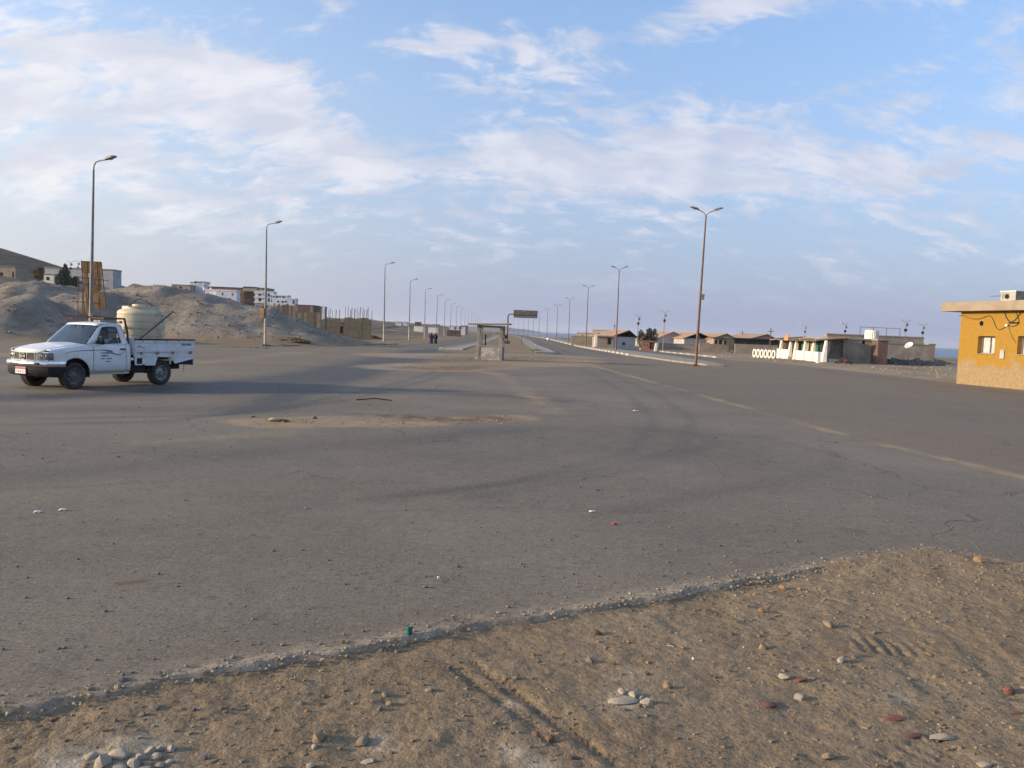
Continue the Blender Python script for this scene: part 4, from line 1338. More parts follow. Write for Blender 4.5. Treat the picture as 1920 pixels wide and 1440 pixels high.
for (a, b) in ((-0.18, -0.13), (-0.11, -0.05), (-0.03, 0.01), (0.04, 0.07), (0.09, 0.14)):
    MB().box(2.2735, 2.2745, a, b, 0.43, 0.49).build('plate_character', M['steel'], pl)

# running gear
MB().box(-2.6, 1.95, -0.42, 0.42, 0.42, 0.66).build('chassis', M['under'], truck, bevel=0.03)
MB().box(0.95, 1.95, -0.60, 0.60, 0.42, 0.95).build('engine_bay', M['under'], truck)
MB().box(-1.05, -0.50, 0.42, 0.72, 0.36, 0.62).build('fuel_tank', M['under'], truck, bevel=0.05)
for x in (1.36, -1.51):
    MB().tube([(x, -0.72, 0.355), (x, 0.72, 0.355)], 0.05, 8).build('axle', M['under'], truck)


def wheel(x, y_, s_, steer=0.0, rim=M['steel']):
    piv = MB()
    tp = [(0.215, -0.085), (0.235, -0.105), (0.30, -0.115), (0.338, -0.105), (0.352, -0.08), (0.355, -0.03), (0.355, 0.03), (0.352, 0.08), (0.338, 0.105), (0.30, 0.115), (0.235, 0.105), (0.215, 0.085)]
    ty = piv.lathe(tp, 36, 'y').build('wheel', M['rubber'], truck, smooth=True, angle=50)
    tread = MB()
    for k_ in range(36):
        a = 2 * math.pi * k_ / 36
        for (w0, w1, da) in ((-0.10, -0.01, 0.0), (0.01, 0.10, 0.08)):
            a_ = a + da
            pts = []
            for rr in (0.352, 0.362):
                for (aa, ww) in ((a_ - 0.05, w0), (a_ + 0.05, w0), (a_ + 0.05, w1), (a_ - 0.05, w1)):
                    pts.append((rr * math.cos(aa), ww, rr * math.sin(aa)))
            tread.hexa(pts)
    tread.build('tread', M['rubber'], ty)
    rp = [(0.215, 0.085), (0.222, 0.098), (0.205, 0.095), (0.195, 0.05), (0.165, 0.035), (0.10, 0.052), (0.075, 0.068), (0.05, 0.070), (0.045, 0.095), (0.0, 0.098)]
    rm = MB().lathe([(r_, h_ * s_) for r_, h_ in rp], 30, 'y').build('rim', rim, ty, smooth=True, angle=30)
    for k_ in range(8):
        a = 2 * math.pi * k_ / 8
        c = (0.137 * math.cos(a), 0.0455 * s_, 0.137 * math.sin(a))
        MB().lathe([(0.022, 0.0), (0.0, 0.0015 * s_)], 8, 'y', c).build('rim_hole', M['under'], rm)
    for k_ in range(6):
        a = 2 * math.pi * k_ / 6
        MB().lathe([(0.010, 0.0), (0.010, 0.014 * s_), (0.0, 0.014 * s_)], 6, 'y', (0.068 * math.cos(a), 0.068 * s_, 0.068 * math.sin(a))).build('lug_nut', M['steel'], rm)
    ty.location = (x, y_, 0.355)
    ty.rotation_euler = (0, R(rng.uniform(0, 40)), steer)
    return ty


for s_ in (1, -1):
    wheel(1.365, s_ * 0.735, s_, R(6), M['darksteel'])
    wheel(-1.51, s_ * 0.735, s_)

# the drop-side bed
TX0, TX1 = -0.515, -2.735
bed = MB().box(TX1, TX0, -0.84, 0.84, 0.90, 0.955).build('bed_floor', M['traywhite'], truck)
for s_ in (1, -1):
    y0, y1 = (0.845, 0.875) if s_ > 0 else (-0.875, -0.845)
    sdp = MB()
    sdp.box(TX1, TX0, y0, y1, 0.965, 1.305)
    yo = s_ * 0.876
    for z in (0.985, 1.025, 1.235, 1.265):
        sdp.box(TX1 + 0.01, TX0 - 0.01, min(yo, yo + s_ * 0.012), max(yo, yo + s_ * 0.012), z - 0.010, z + 0.010)
    side = sdp.build('side_board', M['traywhite'], truck, bevel=0.004)
    MB().box(TX1 - 0.012, TX0 + 0.01, y0 - 0.012, y1 + 0.012, 1.305, 1.345).build('top_rail', M['black'], side, bevel=0.008)
    for i in range(5):
        x = TX0 - 0.25 - i * 0.445
        MB().tube([(x, s_ * 0.885, 1.300), (x, s_ * 0.915, 1.285), (x, s_ * 0.915, 1.262)], 0.011, 6).build('rope_hook', M['kerbwhite'], side)
    for x in (TX0 - 0.22, TX0 - 0.80, TX0 - 1.36, TX0 - 2.06):
        MB().box(x - 0.035, x + 0.035, min(yo, yo + s_ * 0.03), max(yo, yo + s_ * 0.03), 0.900, 0.985).build('hinge', M['stone_tan'] if s_ > 0 else M['black'], side, bevel=0.006)
    MB().box(TX1, TX0, min(s_ * 0.80, s_ * 0.868), max(s_ * 0.80, s_ * 0.868), 0.825, 0.897).build('side_rail', M['traywhite'], truck, bevel=0.006)
    # skirts ahead of and behind the rear wheel
    yk = s_ * 0.845
    k1 = MB().prism([(TX0 - 0.015, 0.822), (-1.285, 0.822), (-1.335, 0.80), (-1.24, 0.575), (TX0 - 0.38, 0.585), (TX0 - 0.39, 0.59)], yk - 0.015, yk + 0.015, 'xz').build('skirt', M['traywhite'], truck, bevel=0.004)
    MB().prism([(TX0 - 0.012, 0.822), (TX0 - 0.30, 0.822), (TX0 - 0.30, 0.60), (TX0 - 0.03, 0.60)], yk - 0.012, yk + 0.012, 'xz').build('skirt', M['traywhite'], truck)
    MB().box(TX0 - 0.27, TX0 - 0.08, yk + (0.0125 if s_ > 0 else -0.016), yk + (0.016 if s_ > 0 else -0.0125), 0.63, 0.80).build('step_hole', M['under'], k1)
    MB().prism([(-1.865, 0.822), (TX1 + 0.03, 0.822), (TX1 + 0.03, 0.745), (-1.985, 0.615)], yk - 0.015, yk + 0.015, 'xz').build('skirt', M['traywhite'], truck, bevel=0.004)
    MB().box(-1.845, -1.80, yk - 0.03, yk + 0.012, 0.60, 0.822).build('mudguard_stay', M['kerbwhite'], truck)
    MB().prism([(-2.02, 0.610), (TX1 + 0.0, 0.735), (TX1 - 0.0, 0.56), (-2.0, 0.595)], yk - 0.05, yk - 0.02, 'xz').build('rear_flap', M['under'], truck)
    MB().box(-1.80, -1.22, s_ * 0.60 - 0.2, s_ * 0.60 + 0.2, 0.735, 0.80).build('mudguard', M['under'], truck)
tg = MB().box(TX1 - 0.03, TX1, -0.84, 0.84, 0.965, 1.305).build('tailgate', M['traywhite'], truck, bevel=0.004)
MB().box(TX1 - 0.04, TX1 + 0.01, -0.85, 0.85, 1.306, 1.335).build('top_rail', M['rust'], tg)
MB().box(TX0, TX0 + 0.03, -0.84, 0.84, 0.955, 1.36).build('headboard', M['traywhite'], truck, bevel=0.004)
MB().tube([(TX1 + 0.35, 0.80, 0.70), (TX1 + 0.34, 0.80, 0.35)], 0.006, 5).build('dangling_wire', M['hose'], truck)
# load rack above the cab
rk = MB()
for y_ in (-0.66, 0.66):
    rk.tube([(-0.46, y_, 0.96), (-0.44, y_, 1.50), (-0.33, y_, 1.90)], 0.030, 6)
    rk.tube([(-0.33, y_, 1.90), (0.34, y_ * 0.95, 1.885)], 0.028, 6)
rk.tube([(-0.33, -0.66, 1.90), (-0.33, 0.66, 1.90)], 0.028, 6)
rk.tube([(-0.44, -0.66, 1.5), (-0.44, 0.66, 1.5)], 0.02, 6)
rack = rk.build('cab_rack', M['rack'], truck, smooth=True)
for (x, y0, y1) in ((0.36, -0.66, 0.66), (0.08, -0.64, 0.64)):
    MB().tube([(x + 0.25, y0 - 0.12, 1.955), (x + 0.22, y0, 1.905), (x, 0, 1.90), (x - 0.02, y1, 1.895)], 0.018, 6).build('rack_rod', M['rust'], rack, smooth=True)
for y_ in (-0.3, 0.1):
    MB().tube([(0.68, y_ - 0.25, 1.925), (0.30, y_, 1.915), (-0.33, y_ + 0.1, 1.93)], 0.014, 6).build('rack_rod', M['rust'], rack, smooth=True)
MB().box(-0.30, -0.20, 0.50, 0.62, 1.76, 1.84).box(-0.12, 0.05, -0.1, 0.15, 1.795, 1.83).build('rack_pad', M['kerbwhite'], rack)


def decal(pts, w0, w1, name, m, off=0.007):
    """a tapering painted stripe on the left side of the cab"""
    rows = []
    n = len(pts)
    for i, (x, z) in enumerate(pts):
        w_ = w0 + (w1 - w0) * i / (n - 1)
        rows.append([(x, side_y(x, z - w_) + off, z - w_), (x, side_y(x, z + w_) + off, z + w_)])
    return MB().grid(rows).build(name, m, truck)


decal([(1.66, 0.955), (1.52, 0.985), (1.35, 1.005), (1.15, 1.02), (0.95, 1.028), (0.805, 1.03)], 0.004, 0.010, 'stripe', M['decal'])
decal([(0.78, 1.031), (0.60, 1.032), (0.45, 1.030), (0.28, 1.015), (0.20, 1.0)], 0.008, 0.014, 'stripe', M['purple'])
decal([(0.45, 1.03), (0.32, 1.005), (0.22, 0.965), (0.12, 0.925), (0.02, 0.905), (-0.06, 0.915), (-0.14, 0.965), (-0.20, 1.01), (-0.262, 1.035)], 0.016, 0.005, 'stripe', M['purple'])
decal([(0.40, 0.99), (0.30, 0.955), (0.22, 0.93), (0.12, 0.90)], 0.006, 0.003, 'stripe', M['bluesign'])
mb = MB()
for k_ in range(2):
    pts = [(TX0 - 0.06, 1.09 + 0.045 * k_), (TX0 - 0.15, 1.125 + 0.03 * k_), (TX0 - 0.25, 1.105 + 0.01 * k_), (TX0 - 0.36, 1.065)]
    mb.grid([[(x, 0.8765, z - 0.006), (x, 0.8765, z + 0.006)] for x, z in pts])
mb.build('stripe', M['purple'], truck)


def lettering(txt, size, name, m, parent, loc, rot, sx=1.0):
    cu = bpy.data.curves.new(name, 'FONT')
    cu.body, cu.size, cu.align_x, cu.extrude = txt, size, 'CENTER', 0.0008
    cu.offset = 0.002
    o = bpy.data.objects.new(name, cu)
    COL.objects.link(o)
    dg = bpy.context.evaluated_depsgraph_get()
    me = bpy.data.meshes.new_from_object(o.evaluated_get(dg))
    bpy.data.objects.remove(o)
    q = bpy.data.objects.new(name, me)
    COL.objects.link(q)
    me.materials.clear()
    me.materials.append(m)
    q.parent, q.location, q.rotation_euler, q.scale = parent, loc, rot, (sx, 1, 1)
    return q


lettering('2700 DIESEL', 0.082, 'lettering', M['decal'], truck, (TX1 + 0.32, 0.879, 1.155), (R(90), 0, R(180)), 0.92)
# four lines of small sign-writing on the door, too small to read
lr = random.Random(3)
for (z, a, b) in ((0.955, 0.235, 0.60), (0.880, 0.245, 0.56), (0.800, 0.23, 0.585), (0.725, 0.30, 0.50)):
    mb = MB()
    x = b
    while x > a:
        w_ = lr.uniform(0.012, 0.030)
        h_ = lr.uniform(0.010, 0.020)
        if lr.random() > 0.16:
            mb.grid([[(x, side_y(x, z) + 0.009, z - h_), (x, side_y(x, z) + 0.009, z + h_ * 0.8)], [(x - w_, side_y(x, z) + 0.009, z - h_), (x - w_, side_y(x, z) + 0.009, z + h_ * 0.8)]])
        x -= w_ + 0.007
    mb.build('sign_writing', M['decal'], truck)

# the driver
drv = empty('person', truck.matrix_basis @ Vector((0.14, 0.02, 0.0)), truck.rotation_euler.z, 'driver in a white shirt behind the wheel of the pickup', 'person')
J = [(-0.05, .38, .86), (-0.10, .38, 1.06), (-0.12, .38, 1.26), (-0.08, .38, 1.37), (-0.02, .38, 1.46), (0.0, .38, 1.56),
     (0.0, .28, .86), (0.36, .26, .90), (0.60, .26, .60), (0.72, .26, .56), (0.0, .48, .86), (0.36, .50, .90), (0.58, .50, .60), (0.70, .50, .56),
     (-0.10, .20, 1.25), (0.04, .16, 1.05), (0.30, .22, 1.10), (0.44, .24, 1.16), (-0.10, .56, 1.25), (0.06, .64, 1.06), (0.30, .58, 1.12), (0.46, .54, 1.17)]
E_ = [(0, 1), (1, 2), (2, 3), (3, 4), (4, 5), (0, 6), (6, 7), (7, 8), (8, 9), (0, 10), (10, 11), (11, 12), (12, 13), (2, 14), (14, 15), (15, 16), (16, 17), (2, 18), (18, 19), (19, 20), (20, 21)]
r_ = [.15, .14, .13, .055, .095, .085, .09, .07, .05, .04, .09, .07, .05, .04, .07, .05, .037, .04, .07, .05, .037, .04]
skin_body('body', J, E_, r_, 0, M['skin'], drv)
sh = [(-0.05, .38, .88), (-0.10, .38, 1.06), (-0.12, .38, 1.26), (-0.10, .38, 1.335), (-0.10, .20, 1.25), (0.04, .16, 1.05), (0.14, .185, 1.07), (-0.10, .56, 1.25), (0.06, .64, 1.06), (0.15, .62, 1.085)]
skin_body('shirt', sh, [(0, 1), (1, 2), (2, 3), (2, 4), (4, 5), (5, 6), (2, 7), (7, 8), (8, 9)], [.175, .165, .155, .08, .095, .075, .07, .095, .075, .07], 0, M['shirt'], drv)
rows = [[(-0.02 + a * math.cos(t), .38 + b * math.sin(t), z) for t in np.linspace(R(70), R(290), 12)] for (z, a, b) in ((1.43, .10, .09), (1.52, .115, .105), (1.60, .105, .098), (1.66, .07, .065), (1.675, .01, .01))]
MB().grid(rows).build('hair', M['hair'], drv, smooth='all')
fc = MB()
fc.hexa([(0.075, .365, 1.49), (0.105, .37, 1.49), (0.105, .39, 1.49), (0.075, .395, 1.49), (0.07, .372, 1.54), (0.078, .374, 1.54), (0.078, .386, 1.54), (0.07, .388, 1.54)])
fc.build('nose', M['skin'], drv)
for s_ in (-1, 1):
    MB().lathe([(0.012, -0.01), (0.012, 0.0), (0.004, 0.008)], 8, 'x', (0.080, .38 + 0.033 * s_, 1.535)).build('eye', M['hair'], drv)
MB().box(0.062, 0.078, .355, .405, 1.447, 1.457).build('mouth', M['stone_red'], drv)
skin_body('trousers', [(0, .38, .85), (0.0, .28, .85), (0.36, .26, .90), (0.59, .26, .62), (0.0, .48, .85), (0.36, .50, .90), (0.57, .50, .62)], [(0, 1), (1, 2), (2, 3), (0, 4), (4, 5), (5, 6)], [.15, .105, .085, .065, .105, .085, .065], 0, M['trouser'], drv)

# water tank on the bed
tk = empty('water_tank', (0, 0, 0), 0, 'dirty cream ribbed water tank standing on the bed of the pickup', 'water tank')
loc = truck.matrix_basis @ Vector((-1.50, 0.0, 0.957))
tk.location, tk.rotation_euler = loc, (0, 0, R(-113.9))
prof = [(0.0, 0.0), (0.62, 0.0), (0.64, 0.03)]
for i in range(5):
    z = 0.06 + i * 0.205
    prof += [(0.655, z), (0.655, z + 0.175), (0.640, z + 0.182), (0.640, z + 0.198)]
prof += [(0.655, 1.09), (0.65, 1.15), (0.60, 1.20), (0.53, 1.225), (0.52, 1.235), (0.52, 1.31), (0.49, 1.325), (0.0, 1.335)]
MB().lathe(prof, 48).build('tank_shell', M['tank'], tk, smooth=True, angle=50)
MB().lathe([(0.25, 1.33), (0.25, 1.375), (0.22, 1.385), (0.0, 1.387)], 24).build('lid', M['tank'], tk, smooth=True)
hs = MB().tube([(0.80, 0.86, 0.40), (0.55, 0.80, 0.52), (0.20, 0.74, 0.72), (-0.20, 0.72, 0.98), (-0.50, 0.70, 1.18), (-0.54, 0.70, 1.24)], 0.018, 6).build('hose', M['hose'], None, smooth=True)
hs.location, hs.rotation_euler = tk.location, tk.rotation_euler
tag(hs, 'thin black hose slanting across the water tank', 'hose')
for i, (a, h_) in enumerate(((0.2, 0.13), (1.1, 0.10))):
    b = MB().tube([(-0.50 * math.cos(a), -0.50 * math.sin(a), 1.34), (-0.2 * math.cos(a), -0.2 * math.sin(a), 1.38 + h_), (0.2 * math.cos(a), 0.2 * math.sin(a), 1.40 + h_), (0.55 * math.cos(a), 0.55 * math.sin(a), 1.30)], 0.012, 5).build('branch', M['bark'], None, smooth=True)
    b.location, b.rotation_euler = tk.location, tk.rotation_euler
    tag(b, ['thin bent branch lying over the tank lid, the higher one', 'thin bent branch lying over the tank lid, the lower one'][i], 'branch', 'branches on the tank')

# ------------------------------------------------------------------ buildings


def wall_mesh(mb, w, h, t, holes, y=0.0):
    """an upright wall (x 0..w, z 0..h, y..y+t) with real rectangular openings"""
    xs = sorted({0.0, w, *[min(max(v, 0), w) for q in holes for v in q[:2]]})
    zs = sorted({0.0, h, *[min(max(v, 0), h) for q in holes for v in q[2:]]})
    nx, nz = len(xs) - 1, len(zs) - 1
    def full(i, k):
        if not (0 <= i < nx and 0 <= k < nz):
            return False
        cx, cz = (xs[i] + xs[i + 1]) / 2, (zs[k] + zs[k + 1]) / 2
        return not any(a < cx < b and c < cz < d for a, b, c, d in holes)
    for i in range(nx):
        for k in range(nz):
            if not full(i, k):
                continue
            a, b, c, d = xs[i], xs[i + 1], zs[k], zs[k + 1]
            mb.add([(a, y, c), (b, y, c), (b, y, d), (a, y, d)], [(0, 1, 2, 3)])
            mb.add([(a, y + t, c), (b, y + t, c), (b, y + t, d), (a, y + t, d)], [(3, 2, 1, 0)])
            for (di, dk, q) in ((-1, 0, [(a, y, c), (a, y + t, c), (a, y + t, d), (a, y, d)]), (1, 0, [(b, y, c), (b, y + t, c), (b, y + t, d), (b, y, d)]),
                                (0, -1, [(a, y, c), (b, y, c), (b, y + t, c), (a, y + t, c)]), (0, 1, [(a, y, d), (b, y, d), (b, y + t, d), (a, y + t, d)])):
                if not full(i + di, k + dk):
                    mb.add(q, [(0, 1, 2, 3)])
    return mb


def house(name, label, cat, rect, Y, depth, wm, rm, holes=(), rz=0.0, group=None, parapet=0.0, over=0.12, pane=None, sills=True, ground=True, shaded_openings=(), wall_t=0.22):
    """a flat-roofed block: its front as px rectangle at distance Y; holes as px rectangles"""
    x0, x1, y0, y1 = rect                       # px: left, right, top, bottom
    pl, pr = D(x0, (y0 + y1) / 2, Y), D(x1, (y0 + y1) / 2, Y)
    xm = (x0 + x1) / 2
    zt, zb = D(xm, y0, Y)[2], D(xm, y1, Y)[2]
    w, h = (pr[0] - pl[0]) / max(0.3, math.cos(rz)), zt - zb
    root = empty(name, (pl[0], Y, zb), rz, label, cat, group)
    lh = []
    def loc(q):
        a, b, c, d = q
        f = lambda px, py: D(px, py, Y)
        u0, u1 = (f(a, c)[0] - pl[0]) / math.cos(rz), (f(b, c)[0] - pl[0]) / math.cos(rz)
        xx = (a + b) / 2
        return (u0, u1, f(xx, d)[2] - zb, f(xx, c)[2] - zb)
    lh = [loc(q) for q in holes]
    ld = [loc(q) for q in shaded_openings]
    mb = wall_mesh(MB(), w, h, wall_t, lh + ld)
    wl = mb.build('front_wall', wm, root)
    foot = min(0.0, gz(pl[0], Y + 1) - zb, gz(pr[0], Y + 1) - zb) - 0.6 if ground else 0.0
    if foot < 0:
        MB().box(0.003, w - 0.003, 0.004, depth, foot, -0.002).build('foundation', wm, root)
    sd = MB().box(0, wall_t, wall_t, depth, 0, h).build('side_wall', wm, root)
    sd = MB().box(w - wall_t, w, wall_t, depth, 0, h).build('side_wall', wm, root)
    MB().box(wall_t, w - wall_t, depth - wall_t, depth, 0, h).build('back_wall', wm, root)
    MB().box(-over, w + over, -over, depth + over, h + 0.002, h + 0.16).build('roof', rm, root, bevel=0.01)
    if parapet:
        p_ = MB()
        for (a, b, c, d) in ((0, w, 0, 0.15), (0, w, depth - 0.15, depth), (0, 0.15, 0.15, depth - 0.15), (w - 0.15, w, 0.15, depth - 0.15)):
            p_.box(a, b, c, d, h + 0.162, h + 0.16 + parapet)
        p_.build('parapet', wm, root)
    for (a, b, c, d) in lh:
        fr = MB()
        t = min(0.06, (b - a) * 0.12)
        wall_mesh(fr, b - a, d - c, 0.05, [(t, (b - a) / 2 - t / 2, t, d - c - t), ((b - a) / 2 + t / 2, b - a - t, t, d - c - t)], 0)
        f = fr.build('window', M['pale'] if wm is not M['cafewhite'] else M['dark'], root)
        f.location = (a, wall_t * 0.55, c)
        g = MB().box(t * 0.5, b - a - t * 0.5, 0.055, 0.07, t * 0.5, d - c - t * 0.5).build('pane', pane or M['darkblue'], f)
        if sills:
            MB().box(a - 0.05, b + 0.05, -0.06, wall_t * 0.5, c - 0.06, c - 0.002).build('sill', rm, root)
    for (a, b, c, d) in ld:
        MB().box(a, b, wall_t * 0.6, wall_t * 0.75, max(c, 0.0), d).build('door', M['dark'], root)  # near-black sheet standing in for the shade inside the opening
    return root


def cyl_tank(name, label, px, py, Y, r, h, m, ribs=0, cat='water tank'):
    p = D(px, py, Y)
    root = empty(name, (p[0], Y, p[2]), 0, label, cat)
    MB().lathe([(0, 0), (r, 0), (r, h * 0.9), (r * 0.9, h), (0, h)], 24).build('shell', m, root, smooth=True)
    mb = MB()
    for k_ in range(ribs):
        a = 2 * math.pi * k_ / ribs
        mb.tube([(r * math.cos(a), r * math.sin(a), 0.02), (r * math.cos(a), r * math.sin(a), h * 0.88)], 0.035, 5)
    if ribs:
        mb.build('rib', m, root)
    MB().lathe([(r * 0.3, h), (r * 0.3, h + 0.06), (0, h + 0.07)], 12).build('lid', M['pale'], root)
    return root


# --- the town on the rise, left of the road (far)
house('hilltop_shed', 'low roofless shed with white posts on the left end of the hilltop town', 'shed', (322, 346, 534.5, 546), 250, 6, M['tanwall'], M['darkroof'], [(326, 331, 537, 543), (336, 342, 537, 543)])
house('grey_house', 'small grey house with one dark window below the white hilltop tower', 'house', (345, 356.5, 535, 552), 246, 6, M['greywall'], M['pale'], [(347.5, 352, 541.5, 546.5)])
t_ = house('white_tower_house', 'tall white house with roof terrace at the top of the town', 'house', (356.5, 382, 534, 554), 250, 3.2, M['whitewall'], M['whitewall'], [(357.5, 359.5, 542, 545), (362, 364.5, 541.5, 545.5), (378.5, 380.5, 541, 544)], parapet=0.3)
t2 = house('roof_room', 'white roof room with a dark shaded loggia on the tall hilltop house', 'house', (366, 382.5, 528.5, 533.2), 252, 5, M['whitewall'], M['pale'], [(367.5, 380.5, 529.7, 533)], ground=False, sills=False, pane=M['greywall'])
house('white_low_house', 'long low white house jutting over the crest of the spoil heap', 'house', (405, 443.5, 546, 559), 236, 3.2, M['whitewall'], M['whitewall'], [(415.5, 419, 549, 553.5), (434.5, 437.5, 550, 554)], parapet=0.25)
house('white_annex', 'cream annex with one square window, left of the long low white house', 'house', (385, 404.5, 545, 555), 238, 3.2, M['cafewhite'], M['whitewall'], [(389, 391.5, 549, 552)], parapet=0.2)
house('brick_terrace', 'long red brick terrace with a flat edge behind the low white house', 'house', (383, 457.5, 539, 572), 262, 10, M['brick'], M['darkroof'], [(440, 442, 562.5, 565.5)], shaded_openings=[(449, 451.5, 549, 557)])
house('brown_block', 'brown brick block with dark openings between terrace and white flats', 'house', (457, 478.5, 538.5, 574), 256, 9, M['brownwall'], M['darkroof'], [(457.8, 468, 545, 552), (470, 472.5, 549, 554), (474.5, 476.5, 549, 553), (461, 463, 557, 560), (465, 467, 555, 561), (470, 471.8, 558.5, 561.5)])
fl = house('white_flats', 'white block of flats with stacked balconies behind the second street lamp', 'building', (478, 513, 547, 571), 250, 3.2, M['whitewall'], M['whitewall'], [(484.5, 489, 550, 555), (484.5, 490, 558.5, 565), (502, 506, 550, 556), (502, 506, 559, 566), (508.5, 510, 553, 558), (508.5, 510, 561.5, 566)])
for i, py in enumerate((548.3, 556.6, 566.2)):
    a, b = D(477.2, py, 249.6), D(494, py, 249.6)
    q = MB().box(0, b[0] - a[0], -1.1, -0.02, 0, 0.45).build('balcony', M['whitewall'], fl, bevel=0.02)
    q.location = (a[0] - fl.location.x, 0, a[2] - fl.location.z - 0.3)
cr = house('curved_top_floor', 'brown top storey with curved roof edge above the white flats', 'building', (455.5, 500, 540, 546.6), 253, 8, M['tanwall'], M['darkroof'], [(482, 487, 541, 544), (490.5, 495, 541.5, 544)], ground=False, sills=False)
rh = house('porthole_house', 'white two-storey house with round windows beside the flats', 'house', (511, 539.5, 555, 574), 246, 3.2, M['whitewall'], M['whitewall'], [(511.5, 515, 555.5, 558)], parapet=0.2)
for (px, py, r) in ((519.2, 556.4, 0.27), (525, 556.4, 0.18), (531.5, 556.6, 0.28), (521.5, 565.5, 0.24), (530, 565.8, 0.25), (535.6, 565.4, 0.22)):
    q = D(px, py, 246)
    MB().lathe([(r * 1.25, -0.03), (r * 1.25, -0.05), (r, -0.05), (r, -0.01), (0, -0.01)], 14, 'y', (q[0] - rh.location.x, 0, q[2] - rh.location.z)).build('round_window', M['darkblue'], rh)
house('stepped_wing', 'lower white wing with a tall window, right of the porthole house', 'house', (540, 553.5, 561, 575), 246, 3.2, M['whitewall'], M['whitewall'], [(548.5, 552.5, 563, 570)], parapet=0.15)
house('rust_shed', 'long rust-coloured shed with dark bowed roof right of the white houses', 'shed', (553.5, 586, 572.5, 584), 225, 8, M['brick'], M['darkroof'])
house('dark_shed', 'dark boarded shed at the right end of the hilltop town', 'shed', (586.5, 603, 575.5, 592), 215, 6, M['brownwall'], M['darkroof'], [(589, 600, 577, 586)])
house('pale_wall_stub', 'pale upright wall stub beside the dark boarded shed', 'wall', (604, 608.5, 575, 593), 212, 0.9, M['whitewall'], M['whitewall'], over=0.02)
for i, (px, py, lab) in enumerate(((382.8, 545.5, 'white roof cistern on the left end of the cream annex'), (395.5, 546, 'white roof cistern on the right end of the cream annex'))):
    cyl_tank('roof_cistern', lab, px, py - 1.0, 240, 0.36, 0.85, M['whitewall'])
for i, (px, py, lab) in enumerate(((347.5, 528.5, 'dark roof drum on the left edge of the white tower house'), (353.5, 527.5, 'dark roof drum on the grey corner of the tower house'))):
    cyl_tank('roof_drum', lab, px + 12, py + 5.5, 251, 0.38, 0.8, M['black'], cat='drum')

# --- formwork and starter bars of an unfinished building


def formwork(name, label, x0, x1, yt, yb, Y, m, rods, rod_top, seed, boards=0.35):
    r_ = random.Random(seed)
    pl, pr = D(x0, yb, Y), D(x1, yb, Y)
    zb = min(gz(pl[0], Y), gz(pr[0], Y)) - 0.2
    zt = D((x0 + x1) / 2, yt, Y)[2]
    root = empty(name, (pl[0], Y, zb), math.atan2(0, 1), label, 'wall')
    w, h = pr[0] - pl[0], zt - zb
    n = max(4, int(w / boards))
    for i in range(n):
        a, b = w * i / n, w * (i + 1) / n - 0.015
        hh = h * (1 + r_.uniform(-0.05, 0.05))
        q = MB().box(a, b, -0.03 + r_.uniform(-0.02, 0.02), 0.10, 0, hh).build('board', m[r_.randrange(len(m))], root)
    for i in range(rods):
        x = w * (i + r_.uniform(0.1, 0.9)) / rods
        zt2 = D((x0 + x1) / 2, rod_top, Y)[2] - zb
        MB().tube([(x, 0.2, h * 0.9), (x + r_.uniform(-.06, .06), 0.2 + r_.uniform(-.05, .05), zt2 * r_.uniform(0.88, 1.0))], r_.uniform(0.04, 0.075), 5).build('starter_bar', M['rustrod'] if r_.random() < 0.7 else M['palewall'], root)
    return root


formwork('board_fence', 'long rusty board fence running below the brick terrace', 440, 512, 573, 586, 205, [M['tanboard'], M['brownwall'], M['tanboard']], 10, 570, 1, 0.5)
formwork('board_fence', 'rusty board screen with posts under the porthole house', 512, 586, 572.5, 592, 190, [M['tanboard'], M['brownwall'], M['olive']], 12, 570, 2, 0.5)
formwork('formwork_wall', 'olive formwork wall at the upper end of the building site', 548, 600, 585, 606, 150, [M['olive'], M['tanboard'], M['olive']], 3, 584, 3, 0.5)
formwork('formwork_wall', 'olive formwork wall with a few starter bars beside the heap', 600, 636, 598.5, 624, 128, [M['olive']], 7, 574, 4, 0.4)
formwork('formwork_wall', 'tallest olive formwork wall bristling with steel starter bars', 645, 696, 597, 628, 120, [M['olive']], 13, 575, 5, 0.4)
house('site_hut', 'small dark site hut squeezed between the two olive formwork walls', 'hut', (636.5, 644.5, 606, 626), 121, 2, M['brick'], M['olive'], shaded_openings=[(638, 643.5, 612, 625)])

# --- the plateau on the far left
house('bare_house', 'bare tan house with dark doorways at the left picture edge', 'house', (-60, 29, 499, 530), 150, 4, M['tanwall'], M['pale'], shaded_openings=[(0, 5.5, 511, 529), (23, 26, 509, 528)])
lw = house('long_white_hall', 'long pale hall on the rise behind the leaning board', 'building', (84, 212, 504, 531), 165, 3.5, M['palewall'], M['pale'], [(87, 93, 519, 525), (146, 154, 528, 531)])
house('hall_annex', 'cream annex with dark window at the left end of the pale hall', 'house', (82, 101, 515, 534), 161, 5, M['cafewhite'], M['pale'], [(86.5, 93, 519.5, 524.5)])


